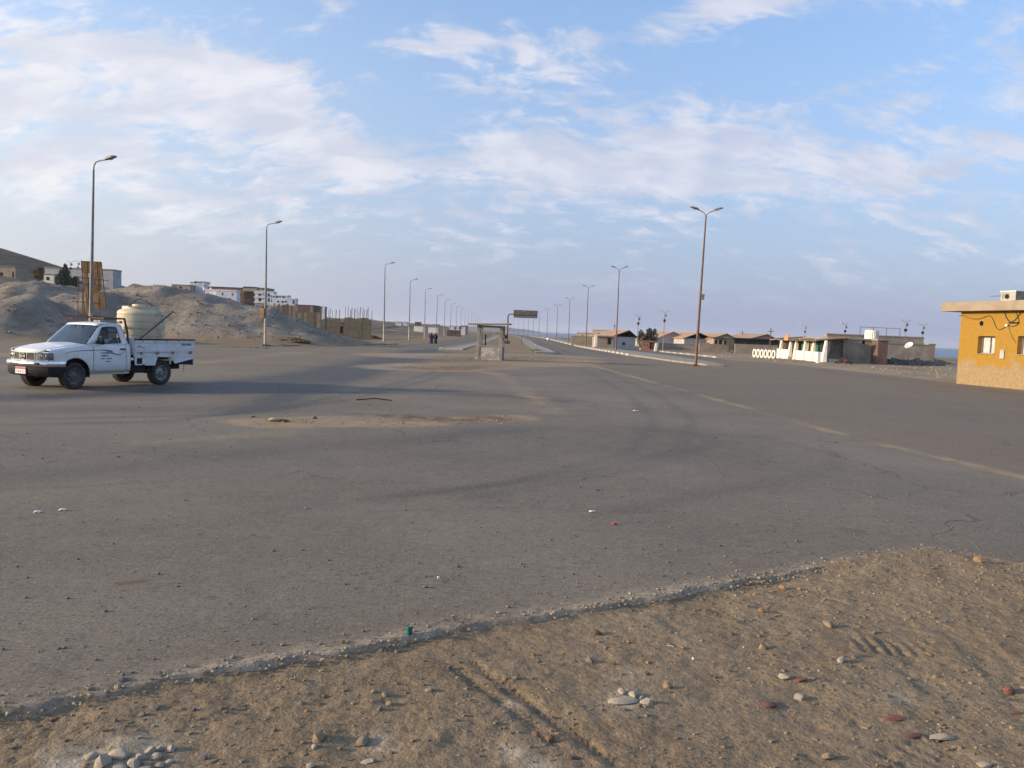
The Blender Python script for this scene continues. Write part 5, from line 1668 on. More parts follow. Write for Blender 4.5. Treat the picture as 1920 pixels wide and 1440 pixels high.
def leaf_cloud(n, blobs, size, seed, flat=0.6):
    """many small leaf faces spread through a few ellipsoids"""
    r_ = random.Random(seed)
    mb = MB()
    tot = sum(b[6] for b in blobs)
    for (cx, cy, cz, rx, ry, rzz, wt) in blobs:
        for _ in range(int(n * wt / tot)):
            while True:
                x, y, z = (r_.uniform(-1, 1) for _ in range(3))
                q = x * x + y * y + z * z
                if 0.15 < q < 1 and mnoise.noise(Vector((x * 2.2 + cx, y * 2.2 + seed, z * 2.2 + cz))) > -0.22:
                    break
            c = Vector((cx + x * rx, cy + y * ry, cz + z * rzz))
            d1 = Vector((r_.gauss(0, 1), r_.gauss(0, 1), r_.gauss(0, 1) + 0.4)).normalized()
            d2 = d1.orthogonal().normalized()
            s1, s2 = size * r_.uniform(0.6, 1.4), size * r_.uniform(0.3, 0.7)
            mb.add([c - d1 * s1, c - d2 * s2, c + d1 * s1, c + d2 * s2], [(0, 1, 2, 3)])
    return mb


def tree(label, base, H, blobs, n, leaf, m, seed, trunk=0.14, cat='tree', name='tree', limbs=True):
    root = empty(name, base, 0, label, cat)
    r_ = random.Random(seed)
    mb = MB()
    top = max(b[2] for b in blobs)
    mb.tube([(0, 0, -0.4), (0.05, 0.03, top * 0.35), (-0.04, 0, top * 0.7), (0.02, 0, top)], [trunk, trunk * 0.8, trunk * 0.5, trunk * 0.15], 8)
    if limbs:
        for b in blobs:
            z0_ = max(0.2, b[2] * 0.45)
            mb.tube([(0, 0, z0_), (b[0] * 0.5, b[1] * 0.5, (z0_ + b[2]) / 2 + 0.1), (b[0], b[1], b[2]), (b[0] + r_.uniform(-.2, .2), b[1], b[2] + b[5] * 0.6)], [trunk * 0.5, trunk * 0.35, trunk * 0.2, trunk * 0.06], 6)
    mb.build('trunk', M['bark'], root, smooth=True)
    leaf_cloud(n, blobs, leaf, seed).build('crown', m, root)
    return root


p = D(122, 534, 150)
tree('dense dark green tree with a pointed top in front of the pale hall', (p[0], 150, gz(p[0], 150)), 4, [(-0.3, 0, 1.9, 1.5, 1.2, 1.4, 4), (-0.1, 0, 3.2, 0.9, .8, 1.0, 2), (0.05, 0, 4.2, .35, .3, .7, .5), (0.9, 0, 1.4, .9, .8, 1.0, 1.5)], 4200, 0.13, M['leaf'], 5)
p = D(139, 534, 152)
tree('smaller dark green tree beside the larger pointed one', (p[0], 152, gz(p[0], 152)), 3, [(0.1, 0, 1.5, 0.75, .7, 1.1, 2), (0.3, 0, 2.4, .5, .5, .6, 1)], 1600, 0.12, M['leaf'], 6)
p = D(72, 530, 158)
tree('dry yellow-brown bush left of the cream hall annex', (p[0], 158, gz(p[0], 158)), 3, [(0, 0, 1.4, 1.0, .8, 1.2, 2), (0.3, 0, 2.3, .6, .6, .6, 1)], 1300, 0.12, M['leafyellow'], 7, cat='bush', name='bush')
lampP = make_flood_lamp(5.0)
for i, (px, py, Y, lab) in enumerate(((132, 528, 156, 'thin street lamp right of the pointed green tree'), (146, 530, 170, 'thin street lamp just left of the leaning board'))):
    o = lampP if i == 0 else copy_tree(lampP)
    q = D(px, py, Y)
    o.location = (q[0], Y, gz(q[0], Y))
    tag(o, lab, 'street lamp', 'thin lamps on the rise')

# --- leaning board on trestle legs beside the first street lamp
Yb = 52.0
pb_ = D(176, 600, Yb)
bb = empty('sign_hoarding', (D(176, 560, Yb)[0], Yb, gz(pb_[0], Yb)), R(6), 'leaning orange-brown plank hoarding on a rusty trestle by the lamp', 'hoarding')
zf = lambda py: D(176, py, Yb)[2] - bb.location.z
xf = lambda px, py: D(px, py, Yb)[0] - bb.location.x
for (a, b, t0, t1) in ((155.0, 164.5, 491, 512), (165.0, 175.5, 491, 512), (176.0, 182.0, 491, 512), (182.5, 189.5, 491, 512),
                       (157.5, 163.5, 513, 532), (160.0, 165.5, 533, 556), (162.0, 166.5, 557, 590), (173.5, 181.5, 513, 535), (174.0, 183.0, 536, 560), (176.5, 186.0, 561, 579), (184.0, 189.8, 513, 545), (186.5, 192.5, 546, 577), (193.5, 197.0, 553, 579), (169.0, 172.8, 513, 577)):
    sh_ = lambda py: (py - 491) * 0.03
    MB().hexa([(xf(a, t1), -0.02, zf(t1)), (xf(b, t1), -0.02, zf(t1)), (xf(b, t1), 0.02, zf(t1)), (xf(a, t1), 0.02, zf(t1)), (xf(a, t0), -0.02, zf(t0)), (xf(b, t0), -0.02, zf(t0)), (xf(b, t0), 0.02, zf(t0)), (xf(a, t0), 0.02, zf(t0))]).build('plank', M['orangewood'], bb)
for (xt, xb, yt, yb_) in ((154.3, 165, 491, 628), (164.5, 171, 491, 628), (182.2, 191, 491, 628), (190, 198.5, 491, 580)):
    MB().tube([(xf(xt, yt), -0.06, zf(yt)), (xf(xb, yb_), -0.06, zf(yb_) - (1.2 if yb_ > 600 else 0))], 0.030, 6).build('upright', M['rust'], bb)
for (x0, y0, x1, y1) in ((154, 491, 190, 491), (156, 512, 192, 512), (150, 521, 203, 525), (140, 567, 186, 568), (160, 533, 193, 534)):
    MB().tube([(xf(x0, y0), -0.09, zf(y0)), (xf(x1, y1), -0.09, zf(y1))], 0.024, 6).build('crossbar', M['rust'], bb)
for (xt, xb) in ((148, 133), (156, 143), (166, 158)):
    MB().tube([(xf(xt, 520), 0.0, zf(520)), (xf(xb, 628), 1.1, zf(628) - 1.2)], 0.026, 6).build('trestle_leg', M['rust'], bb)

# --- low far houses along the coast plain, left of the road
for i, (x0, x1, y0, y1, Y, m, lab) in enumerate((
        (742, 752, 603.5, 607.5, 400, 'whitewall', 'tiny far white house on the skyline between third and fourth lamps'),
        (756, 763, 604, 608, 420, 'whitewall', 'tiny far white house just left of the fourth lamp'),
        (778, 788, 604, 608.5, 430, 'brownwall', 'tiny far dark house on the skyline right of the fourth lamp'),
        (776, 793, 611.5, 614.5, 330, 'cafewhite', 'long low pale wall crossing the plain right of the fourth lamp'),
        (803, 820, 613.5, 616.5, 320, 'cafewhite', 'short low pale wall on the plain near the sixth lamp'),
        (812, 823, 608.5, 612, 420, 'greywall', 'tiny far grey house on the skyline beside the sixth lamp'),
        (843, 872, 612, 619, 300, 'whitewall', 'white roadside building behind the distant lamps'),
        (838, 862, 619.5, 628.5, 235, 'brownwall', 'long dark roadside shelter with pale posts behind the distant lamps'),
        (864, 876, 611, 618, 330, 'brick', 'small reddish building at the far end of the left lamp row'))):
    house('far_house', lab, 'wall' if 'wall' in lab else 'house', (x0, x1, y0, y1), Y, 5, M[m], M['pale'], [] if 'wall' in lab else [(x0 + (x1 - x0) * .3, x0 + (x1 - x0) * .45, y0 + 1.2, y1 - 1), (x0 + (x1 - x0) * .62, x0 + (x1 - x0) * .77, y0 + 1.2, y1 - 1)], sills=False, group='far buildings on the coast plain')

# --- right of the road: houses, sheds, walls
house('boundary_wall', 'long low tan wall at the far left of the shore buildings', 'wall', (1071, 1116, 632, 648), 158, 0.4, M['tanwall'], M['slab'], over=0.03)
house('tan_house', 'small tan house with white door behind the long low wall', 'house', (1082, 1109, 625, 636), 205, 7, M['tanwall'], M['slab'], [(1091, 1093.5, 628, 631)], rz=R(-18))
h2 = house('cube_house', 'taller cube-shaped tan house with shaded right side by the shore', 'house', (1111, 1149, 619.5, 634), 195, 8, M['tanwall'], M['slab'], [(1121, 1124, 624, 628)], rz=R(-24))
house('shack', 'flat-roofed tan shack with a dark doorway and white corner post', 'shack', (1115, 1150, 631, 646.5), 132, 4, M['tanwall'], M['tinroof'], shaded_openings=[(1139.5, 1146.5, 633.5, 646)], over=0.35)
p = D(1117, 646.5, 131)
q = MB().box(-0.22, 0.22, -0.22, 0.22, -0.3, 1.55).build('corner_pillar', M['cafewhite'], None, bevel=0.03)
q.location = (p[0], 131, p[2])
tag(q, 'stout whitewashed pillar at the left corner of the tan shack', 'pillar')


def shed(name, label, x0, x1, xp, yp, ye, yb, Y, depth, wm, rm, open_gable, holes=()):
    """gable shed facing the road; px: left, right, ridge x, ridge y, eave y, base y"""
    pl, pr, pk = D(x0, ye, Y), D(x1, ye, Y), D(xp, yp, Y)
    zb = min(gz(pl[0], Y), D(xp, yb, Y)[2])
    root = empty(name, (pl[0], Y, zb), R(8), label, 'shed')
    w, he, hp, xr = pr[0] - pl[0], pl[2] - zb, pk[2] - zb, pk[0] - pl[0]
    lh = [((D(a, c, Y)[0] - pl[0]), (D(b, c, Y)[0] - pl[0]), max(0.01, D((a + b) / 2, d, Y)[2] - zb), D((a + b) / 2, c, Y)[2] - zb) for a, b, c, d in holes]
    wall_mesh(MB(), w, he, 0.2, lh).build('front_wall', wm, root)
    MB().box(0, 0.2, 0.2, depth, 0, he).build('side_wall', wm, root)
    MB().box(w - 0.2, w, 0.2, depth, 0, he).build('side_wall', wm, root)
    MB().box(0.2, w - 0.2, depth - 0.2, depth, 0, he * 0.7).build('back_wall', wm, root)
    if not open_gable:
        MB().prism([(0.0, he + 0.002), (w, he + 0.002), (xr, hp - 0.02)], 0.0, 0.2, 'xz').build('gable', wm, root)
    else:
        mb = MB()
        for yy in (0.1, depth * 0.5, depth - 0.1):
            mb.tube([(0, yy, he + 0.03), (w, yy, he + 0.03)], 0.06, 5).tube([(xr, yy, he), (xr, yy, hp - 0.1)], 0.05, 5)
            for t_ in (0.33, 0.66):
                mb.tube([(xr * t_, yy, he), (xr * (t_ + 0.25), yy, he + (hp - he) * min(1, t_ + 0.25) - 0.08)], 0.04, 5)
                mb.tube([(w - (w - xr) * t_, yy, he), (w - (w - xr) * (t_ + 0.25), yy, he + (hp - he) * min(1, t_ + 0.25) - 0.08)], 0.04, 5)
        mb.build('truss', M['darkroof'], root)
    for (xa, xb_, nm) in ((-0.4, xr, 'roof_slope'), (w + 0.4, xr, 'roof_slope')):
        za = he - 0.12
        q = MB().hexa([(xa, -0.4, za), (xb_, -0.4, hp), (xb_, depth + 0.4, hp), (xa, depth + 0.4, za), (xa, -0.4, za + 0.10), (xb_, -0.4, hp + 0.10), (xb_, depth + 0.4, hp + 0.10), (xa, depth + 0.4, za + 0.10)]).build(nm, rm if xa < 0 else (M['darkroof'] if open_gable else rm), root)
    for (a, b, c, d) in lh:
        MB().box(a, b, 0.12, 0.15, c, d).build('opening', M['dark'], root)
    return root


shed('open_gable_shed', 'open-gabled shed with pale grey wall left of the feathery tree', 1148, 1193, 1180, 620, 631, 648, 145, 12, M['palewall'], M['tinroof'], True, [(1167, 1173, 642, 647)])
shed('gable_shed', 'large pale grey gabled shed with two dark hatches', 1224, 1302, 1263.5, 622.5, 638, 652, 176, 16, M['palewall'], M['tinroof'], False, [(1266, 1289, 638.3, 644.5), (1292, 1299, 638.3, 644.5)])
shed('open_gable_shed', 'open-gabled shed with a dark sloping roof behind the nearest brown lamp', 1283, 1338, 1311, 624.5, 634, 652, 170, 14, M['palewall'], M['tinroof'], True)
shed('gable_shed', 'smaller tan gabled shed above the brown porch', 1333, 1386, 1363, 626, 635.5, 652, 168, 14, M['tanwall'], M['tinroof'], False)
shed('gable_shed', 'orange-roofed gabled shed left of the white cafe', 1403, 1460, 1440, 627, 635.5, 652, 180, 14, M['tanwall'], M['tinroof'], False)
house('porch', 'brown open porch with posts in front of the smaller tan shed', 'porch', (1338, 1376, 634.5, 650), 152, 3, M['tanwall'], M['rust'], shaded_openings=[(1341, 1346, 637, 650), (1348, 1355, 637, 650), (1358, 1363, 639, 650), (1366, 1371, 637, 650)], over=0.4)
cn = house('shade_canopy', 'long dark shade canopy on posts left of the white cafe', 'canopy', (1376, 1462, 636.5, 650.5), 140, 5, M['dark'], M['darkroof'], over=0.3, shaded_openings=[(1379, 1398, 638.5, 647), (1401, 1420, 638.5, 647), (1424, 1440, 638.5, 647), (1443, 1458, 638.5, 647)])
for i, (x0, x1, y0, y1, Y, lab) in enumerate(((1236, 1309, 646, 658, 150, 'long low tan yard wall below the large grey gabled shed'), (1311, 1376, 647, 659, 143, 'low tan yard wall behind the blue sign'), (1378, 1458, 648, 660, 132, 'low brownish yard wall below the dark shade canopy'))):
    house('yard_wall', lab, 'wall', (x0, x1, y0, y1), Y, 0.3, M['tanwall'], M['slab'], over=0.02, group='low yard walls')
bh = house('brick_hut', 'small orange-brown brick hut with two square holes and a dark doorway', 'hut', (1203, 1226, 641, 655), 126, 3, M['brick'], M['brick'], [(1207.3, 1209.5, 645, 648), (1212.6, 1214.8, 645, 648)], rz=R(-14), shaded_openings=[(1217.5, 1225.2, 642.5, 655)], over=0.15)
p = D(1229.5, 655, 125)
q = MB().hexa([(-0.25, -0.2, -0.3), (0.15, -0.2, -0.3), (0.15, 0.2, -0.3), (-0.25, 0.2, -0.3), (-0.1, -0.15, 0.95), (0.25, -0.15, 0.95), (0.25, 0.15, 0.95), (-0.1, 0.15, 0.95)]).build('pillar_stump', M['cafewhite'], None, bevel=0.03)
q.location = (p[0], 125, p[2])
tag(q, 'leaning whitewashed stump beside the doorway of the brick hut', 'pillar')
p = D(1213, 648, 150)
tree('feathery grey-green tree between the open shed and the shore lamp', (p[0], 150, gz(p[0], 150)), 5, [(-0.9, 0, 1.6, 1.0, .9, 1.3, 2), (0.4, 0, 1.5, 1.3, 1, 1.3, 3), (1.1, 0, 2.3, .9, .8, .9, 1.3), (0.3, 0, 3.1, .6, .6, .7, .8), (-1.2, 0, 2.7, .5, .5, .7, .5), (1.3, 0, 3.2, .35, .3, .5, .3)], 4200, 0.11, M['leafgrey'], 9, trunk=0.12)

sg = G(1332, 658)
bs = empty('blue_sign', (sg[0], sg[1], gz(sg[0], sg[1])), 0, 'blue pointed notice board on a dark post before the yard wall', 'sign')
k_ = sg[1] / FPX
MB().prism([(-0.75, 0.9), (0.35, 0.95), (0.78, 1.15), (0.35, 1.42), (-0.80, 1.42)], -0.03, 0.03, 'xz').build('sign_board', M['bluesign'], bs)
MB().box(-0.55, 0.15, -0.036, -0.031, 1.08, 1.26).build('sign_mark', M['whitewall'], bs)
MB().box(0.05, 0.18, 0.032, 0.14, -0.2, 1.0).build('post', M['rust'], bs)
w_ = G(1308, 667)
q = empty('white_post', (w_[0], w_[1], gz(w_[0], w_[1])), 0, 'thin white pole just right of the nearest brown lamp', 'pole')
MB().tube([(0, 0, -0.2), (0.03, 0, 2.35)], 0.04, 6).build('shaft', M['cafewhite'], q, smooth=True)
MB().box(-0.05, 0.05, -0.05, 0.05, 2.35, 2.42).build('cap', M['pale'], q)
for i, (px, py, Y, h_, lab) in enumerate(((1151.5, 634, 165, 4.6, 'dark telegraph pole rising behind the open-gabled shed'), (1391, 640, 190, 4.4, 'short telegraph pole with crossbar behind the shade canopy'), (1443.5, 652, 118, 3.9, 'brown wooden pole in front of the shade canopy'))):
    p = D(px, py, Y)
    q = empty('telegraph_pole', (p[0], Y, gz(p[0], Y)), 0, lab, 'pole')
    MB().tube([(0, 0, -0.3), (0, 0, h_)], [0.10, 0.07], 7).build('shaft', M['bark'], q, smooth=True)
    MB().box(-0.45, 0.45, -0.04, 0.04, h_ - 0.5, h_ - 0.42).build('crossbar', M['bark'], q)

# --- the white cafe: its front runs along the verge and faces left
CL, CR = np.array([32.3, 101.0]), np.array([30.75, 82.9])
cdir = (CR - CL) / np.linalg.norm(CR - CL)
ang = math.atan2(cdir[1], cdir[0])
CLEN = float(np.linalg.norm(CR - CL))
cf = empty('white_cafe', (CL[0], CL[1], -0.1), ang, 'whitewashed cafe front with tapered columns and a ragged reed roof', 'cafe')


def on_front(px, py=672):
    """where a sight line crosses the cafe front: metres along it and height"""
    d = ray(px, py)
    n = np.array([-cdir[1], cdir[0], 0])
    t = np.dot(np.array([CL[0], CL[1], 0]) - np.array([0, 0, CAM_H]), n) / np.dot(d, n)
    p = np.array([0, 0, CAM_H]) + d * t
    return float(np.dot(p[:2] - CL, cdir)), float(p[2]) + 0.1


cols = [on_front(x)[0] for x in (1464, 1481.5, 1492, 1509, 1525, 1547)]
for i, u in enumerate(cols):
    t0, t1 = 0.34, 0.22
    MB().hexa([(u - t0, -0.38, 0), (u + t0, -0.38, 0), (u + t0, 0.1, 0), (u - t0, 0.1, 0), (u - t1, -0.08, 2.35), (u + t1, -0.08, 2.35), (u + t1, 0.1, 2.35), (u - t1, 0.1, 2.35)]).build('column', M['cafewhite'], cf, bevel=0.03)
spans = list(zip(cols[:-1], cols[1:]))
for i, (a, b) in enumerate(spans):
    if i == 1:
        MB().box(a + 0.25, b - 0.25, 0.3, 0.36, 0, 2.2).build('door', M['greywall'], cf)
        continue
    MB().box(a + 0.22, b - 0.22, -0.05, 0.09, 0, 1.12).build('parapet', M['cafewhite'], cf, bevel=0.02)
    MB().box(a + 0.22, b - 0.22, -0.09, 0.12, 1.122, 1.17).build('ledge', M['cafewhite'], cf)
    MB().grid([[(a + 0.1 + (b - a - 0.2) * t_, 0.5 + 0.05 * math.sin(t_ * 22), z) for t_ in np.linspace(0, 1, 24)] for z in (1.1, 2.3)]).build('curtain', M['green'] if i in (2, 3) else M['dark'], cf)  # green spans are cloth; the dark sheets imitate shade in open bays
MB().box(-0.6, cols[0] - 0.3, -0.04, 0.1, 0, 1.2).build('parapet', M['cafewhite'], cf, bevel=0.02)
MB().box(0, CLEN, 2.2, 2.3, 0, 2.4).build('back_wall', M['greywall'], cf)
MB().box(0, 0.12, 0.12, 2.2, 0, 2.4).build('side_wall', M['greywall'], cf)
r_ = random.Random(4)
for i in range(26):
    u = -1.0 + (CLEN + 1.6) * i / 26
    h0 = 2.36 + r_.uniform(-0.06, 0.14)
    MB().hexa([(u, -0.75 + r_.uniform(-.2, .2), h0 - 0.10), (u + 0.95, -0.75 + r_.uniform(-.2, .2), h0 - 0.10 + r_.uniform(-.08, .08)), (u + 0.95, 2.6, h0 + 0.25), (u, 2.6, h0 + 0.25),
               (u, -0.70, h0 - 0.02), (u + 0.95, -0.7, h0 - 0.02), (u + 0.95, 2.6, h0 + 0.33), (u, 2.6, h0 + 0.33)]).build('reed_mat', M['stone_tan'] if r_.random() < 0.7 else M['tanboard'], cf)
sgx = on_front(1488)[0]
MB().box(sgx - 0.9, sgx + 0.9, -0.95, -0.88, 2.22, 2.85).build('sign_board', M['orangewood'], cf)

fa, fb = G(1411, 671.5), G(1454, 674.5)
fd = fb - fa
FL_ = float(np.hypot(fd[0], fd[1]))
fe = empty('balustrade', (fa[0], fa[1], -0.12), math.atan2(fd[1], fd[0]), 'low white balustrade of six upright oval rings left of the cafe', 'balustrade')
for i in range(6):
    c = FL_ * (i + 0.5) / 6
    rw = FL_ / 12 * 0.92
    rows = []
    for a in np.linspace(0, 2 * math.pi, 25):
        ca, sa = math.cos(a), math.sin(a)
        o_, i_ = (c + rw * ca, 0.62 + 0.50 * sa), (c + rw * 0.60 * ca, 0.62 + 0.34 * sa)
        rows.append([(o_[0], -0.07, o_[1]), (i_[0], -0.07, i_[1]), (i_[0], 0.07, i_[1]), (o_[0], 0.07, o_[1]), (o_[0], -0.07, o_[1])])
    MB().grid(rows).build('oval_ring', M['cafewhite'], fe, smooth=True)
MB().box(0, FL_, -0.10, 0.10, -0.1, 0.14).build('plinth', M['cafewhite'], fe, bevel=0.02)
pp = G(1537, 682.5)
q = MB().hexa([(-0.18, -0.18, -0.2), (0.18, -0.18, -0.2), (0.18, 0.18, -0.2), (-0.18, 0.18, -0.2), (-0.15, -0.15, 1.15), (0.15, -0.15, 1.15), (0.15, 0.15, 1.15), (-0.15, 0.15, 1.15)]).build('gate_pillar', M['cafewhite'], None, bevel=0.04)
q.location = (pp[0] - 0.6, pp[1] - 1.2, 0)
tag(q, 'short white gate pillar at the near corner of the cafe', 'pillar')

# --- grey rendered house beside the cafe and the block behind it
gh = house('grey_rendered_house', 'grey rendered house with white awning box beside the cafe', 'house', (1552, 1645, 637.5, 684), 83.5, 7, M['greywall'], M['pale'], [(1617, 1623, 639, 645)], sills=False, over=0.1)
q = D(1566, 636, 83.4)
MB().hexa([(0, -0.35, 0), (1.75, -0.5, -0.05), (1.75, -0.02, -0.05), (0, -0.02, 0), (0, -0.3, 0.5), (1.75, -0.42, 0.5), (1.75, -0.02, 0.5), (0, -0.02, 0.5)]).build('awning_box', M['cafewhite'], gh, bevel=0.02)
bpy.data.objects[gh.children[-1].name].location = (q[0] - gh.location.x, 0, q[2] - gh.location.z - 0.5)
house('dark_lean_to', 'dark brown lean-to at the right end of the grey rendered house', 'shed', (1645.5, 1664, 639, 686), 82, 5, M['brownwall'], M['pale'], over=0.12)
gb = house('grey_block', 'wide grey block with a flat parapet behind the grey rendered house', 'building', (1606, 1731, 632, 668), 99, 9, M['greywall'], M['pale'], over=0.05)
house('tan_upper_wall', 'tan upper wall showing above the reed roof and grey house', 'wall', (1550, 1607, 628.5, 642), 97, 0.5, M['tanwall'], M['slab'], over=0.05)
house('stepped_stone_wall', 'stepped rough stone wall at the right end of the grey block', 'wall', (1664, 1742, 647.5, 674), 96, 0.8, M['greywall'], M['stone_grey'], over=0.03)
house('sandstone_pier', 'sunlit sandstone pier closing the stepped stone wall', 'wall', (1741, 1753, 647, 668), 98, 2.4, M['slab'], M['slab'], over=0.06)
rl = empty('roof_railing', (D(1612, 630, 100)[0], 100, gb.location.z + D(1660, 632, 99)[2] - D(1660, 668, 99)[2] + 0.16), 0, 'thin roof railing on top of the grey block', 'railing')
for x in (0.0, 1.6, 3.2, 4.8):
    MB().tube([(x, 0, 0), (x, 0, 0.95)], 0.035, 6).build('post', M['rust'], rl)
MB().tube([(0, 0, 0.92), (4.8, 0, 0.92)], 0.03, 6).build('top_bar', M['rust'], rl)
ct = cyl_tank('roof_water_tank', 'ribbed white water tank on the roof of the grey rendered house', 1634, 637, 86, 0.66, 0.95, M['cafewhite'], 26)
ct.location.z = gh.location.z + (D(1600, 637.5, 83.5)[2] - D(1600, 684, 83.5)[2]) + 0.165

dsh = empty('satellite_dish', tuple(D(1705, 648.5, 88)), 0, 'white satellite dish tilted skyward before the stepped stone wall', 'satellite dish')
rows = []
for k_ in range(7):
    rr = 0.46 * k_ / 6
    rows.append([(rr * math.cos(a), 0.55 * rr * rr, rr * math.sin(a)) for a in np.linspace(0, 2 * math.pi, 25)])
dd = MB().grid(rows).build('reflector', M['dish'], dsh, smooth='all', solid=0.02)
dd.rotation_euler = Vector((-0.65, -0.33, 0.68)).to_track_quat('Y', 'Z').to_euler()
MB().tube([(0.05, 0.15, -0.1), (0.12, 0.3, -0.5), (0.12, 0.3, -2.4)], 0.03, 6).build('mast', M['lamphead'], dsh)
MB().tube([(-0.1, 0.0, -0.3), (-0.35, -0.3, 0.15)], 0.015, 5).build('feed_arm', M['lamphead'], dsh)

# --- rubble


def heap(name, label, x, y, rx, ry, h, m, seed, n=130, size=0.16):
    r_ = random.Random(seed)
    mb = MB()
    for _ in range(n):
        a, q = r_.uniform(0, 2 * math.pi), math.sqrt(r_.random())
        px, py = rx * q * math.cos(a), ry * q * math.sin(a)
        pz = h * (1 - q) ** 0.8 * r_.uniform(0.5, 1.0)
        s = size * r_.uniform(0.5, 1.7)
        pts = [(px + dx * s * r_.uniform(.6, 1.2), py + dy * s * r_.uniform(.6, 1.2), pz + dz * s * r_.uniform(.4, .8)) for dz in (-1, 1) for dx, dy in ((-1, -1), (1, -1), (1, 1), (-1, 1))]
        mb.hexa(pts)
    rows = [[(rx * q * math.cos(a), ry * q * math.sin(a), h * 0.85 * (1 - q) - 0.05) for a in np.linspace(0, 2 * math.pi, 19)] for q in (0.0, 0.3, 0.6, 1.05)]
    mb.grid(rows)
    o = mb.build(name, m, None)
    o.location = (x, y, gz(x, y))
    tag(o, label, 'rubble heap', kind='stuff')
    return o


p = G(1368, 661)
heap('rubble_heap', 'heap of tan broken stone before the yard wall', p[0], p[1] + 4, 1.6, 1.2, 0.95, M['stone_tan'], 1)
p = G(1398, 664)
heap('rubble_heap', 'flat grey spoil heap behind the white balustrade', p[0], p[1] + 4, 3.0, 1.5, 0.5, M['stone_grey'], 2)
for (px, py, rx, h_, m, sd_, lab) in ((1690, 686, 3.0, 0.55, 'gravel', 3, 'dark rubble bank below the grey block'), (1738, 688, 2.6, 0.7, 'stone_grey', 4, 'grey rubble bank left of the ochre house'), (1765, 684, 1.8, 0.55, 'stone_tan', 5, 'tan rubble bank near the sea gap')):
    p = G(px, py)
    heap('rubble_heap', lab, p[0], p[1] + 2, rx, 1.6, h_, M[m], sd_, 170, 0.15)
p = G(1575, 684)
heap('rag_pile', 'rust-red pile of rags at the foot of the grey house', p[0], p[1] - 0.8, 0.75, 0.35, 0.35, M['rust'], 6, 50, 0.12)
p = G(1010, 661)
heap('dry_grass_clump', 'dry rusty weeds beside the teal kerb end', p[0], p[1] + 3, 1.1, 0.9, 0.35, M['leafyellow'], 8, 90, 0.10)
p = G(690, 636)
heap('timber_pile', 'pile of dark timber and white scrap below the starter bars', p[0], p[1], 2.4, 1.2, 0.55, M['rust'], 9, 90, 0.2)
p = G(470, 652)
heap('rubble_heap', 'low line of rubble at the foot of the spoil heap', p[0], p[1], 3.2, 0.5, 0.16, M['grit'], 10, 200, 0.06)
p = G(545, 648)
heap('brushwood', 'heap of grey brushwood at the foot of the spoil heap', p[0], p[1] + 0.6, 1.5, 0.6, 0.38, M['grit'], 12, 260, 0.05)

# ------------------------------------------------------------------ ochre house on the right
A_, B_ = np.array([25.25, 47.0]), np.array([26.55, 41.9])
od = (B_ - A_) / np.linalg.norm(B_ - A_)
oh = empty('ochre_house', (A_[0], A_[1], -0.06), math.atan2(od[1], od[0]), 'ochre single-storey house with thick concrete roof slab and flaking foot', 'house')


def on_wall(px, py):
    d = ray(px, py)
    n = np.array([-od[1], od[0], 0])
    t = np.dot(np.array([A_[0], A_[1], 0]) - np.array([0, 0, CAM_H]), n) / np.dot(d, n)
    p = np.array([0, 0, CAM_H]) + d * t
    return float(np.dot(p[:2] - A_, od)), float(p[2]) + 0.06


OL, OD = 9.5, 6.0
OH = on_wall(1800, 584.5)[1]


def wrect(x0, x1, y0, y1):
    a, b = on_wall(x0, (y0 + y1) / 2), on_wall(x1, (y0 + y1) / 2)
    xm = (x0 + x1) / 2
    return (a[0], b[0], on_wall(xm, y1)[1], on_wall(xm, y0)[1])


win1 = wrect(1833, 1865, 630, 663)
win2 = wrect(1907.5, 1941, 630, 665)
win3 = (win2[1] + 1.2, win2[1] + 2.6, win2[2], win2[3])
hole = on_wall(1840.5, 606.7)
hs_ = 0.17
hx = (hole[0] - hs_, hole[0] + hs_, hole[1] - hs_, hole[1] + hs_)
wall_mesh(MB(), OL, OH, 0.35, [win1, win2, win3, hx]).build('front_wall', M['ochre'], oh)
# the round vent: a ring fills the square opening
rows = []
for a in np.linspace(0, 2 * math.pi, 33):
    ca, sa = math.cos(a), math.sin(a)
    kk = hs_ / max(abs(ca), abs(sa))
    rows.append([(hole[0] + kk * ca, 0.0015, hole[1] + kk * sa), (hole[0] + 0.145 * ca, 0.0015, hole[1] + 0.145 * sa), (hole[0] + 0.145 * ca, 0.30, hole[1] + 0.145 * sa)])
MB().grid(rows).build('vent_ring', M['ochre'], oh)
MB().lathe([(0.145, -0.012), (0.172, -0.012), (0.172, 0.0)], 24, 'y', (hole[0], 0, hole[1])).build('vent_rim', M['pale'], oh)
MB().box(0.002, 0.35, 0.352, OD, 0, OH).build('side_wall', M['ochre'], oh)
MB().box(OL - 0.35, OL, 0.352, OD, 0, OH).build('side_wall', M['ochre'], oh)
MB().box(0.352, OL - 0.352, OD - 0.35, OD, 0, OH).build('back_wall', M['ochre'], oh)
tl = on_wall(1790, 563.5)[1]
MB().box(-0.95, OL + 0.5, -0.55, OD + 0.5, OH + 0.003, OH + 0.52).build('roof_slab', M['slab'], oh, bevel=0.02)
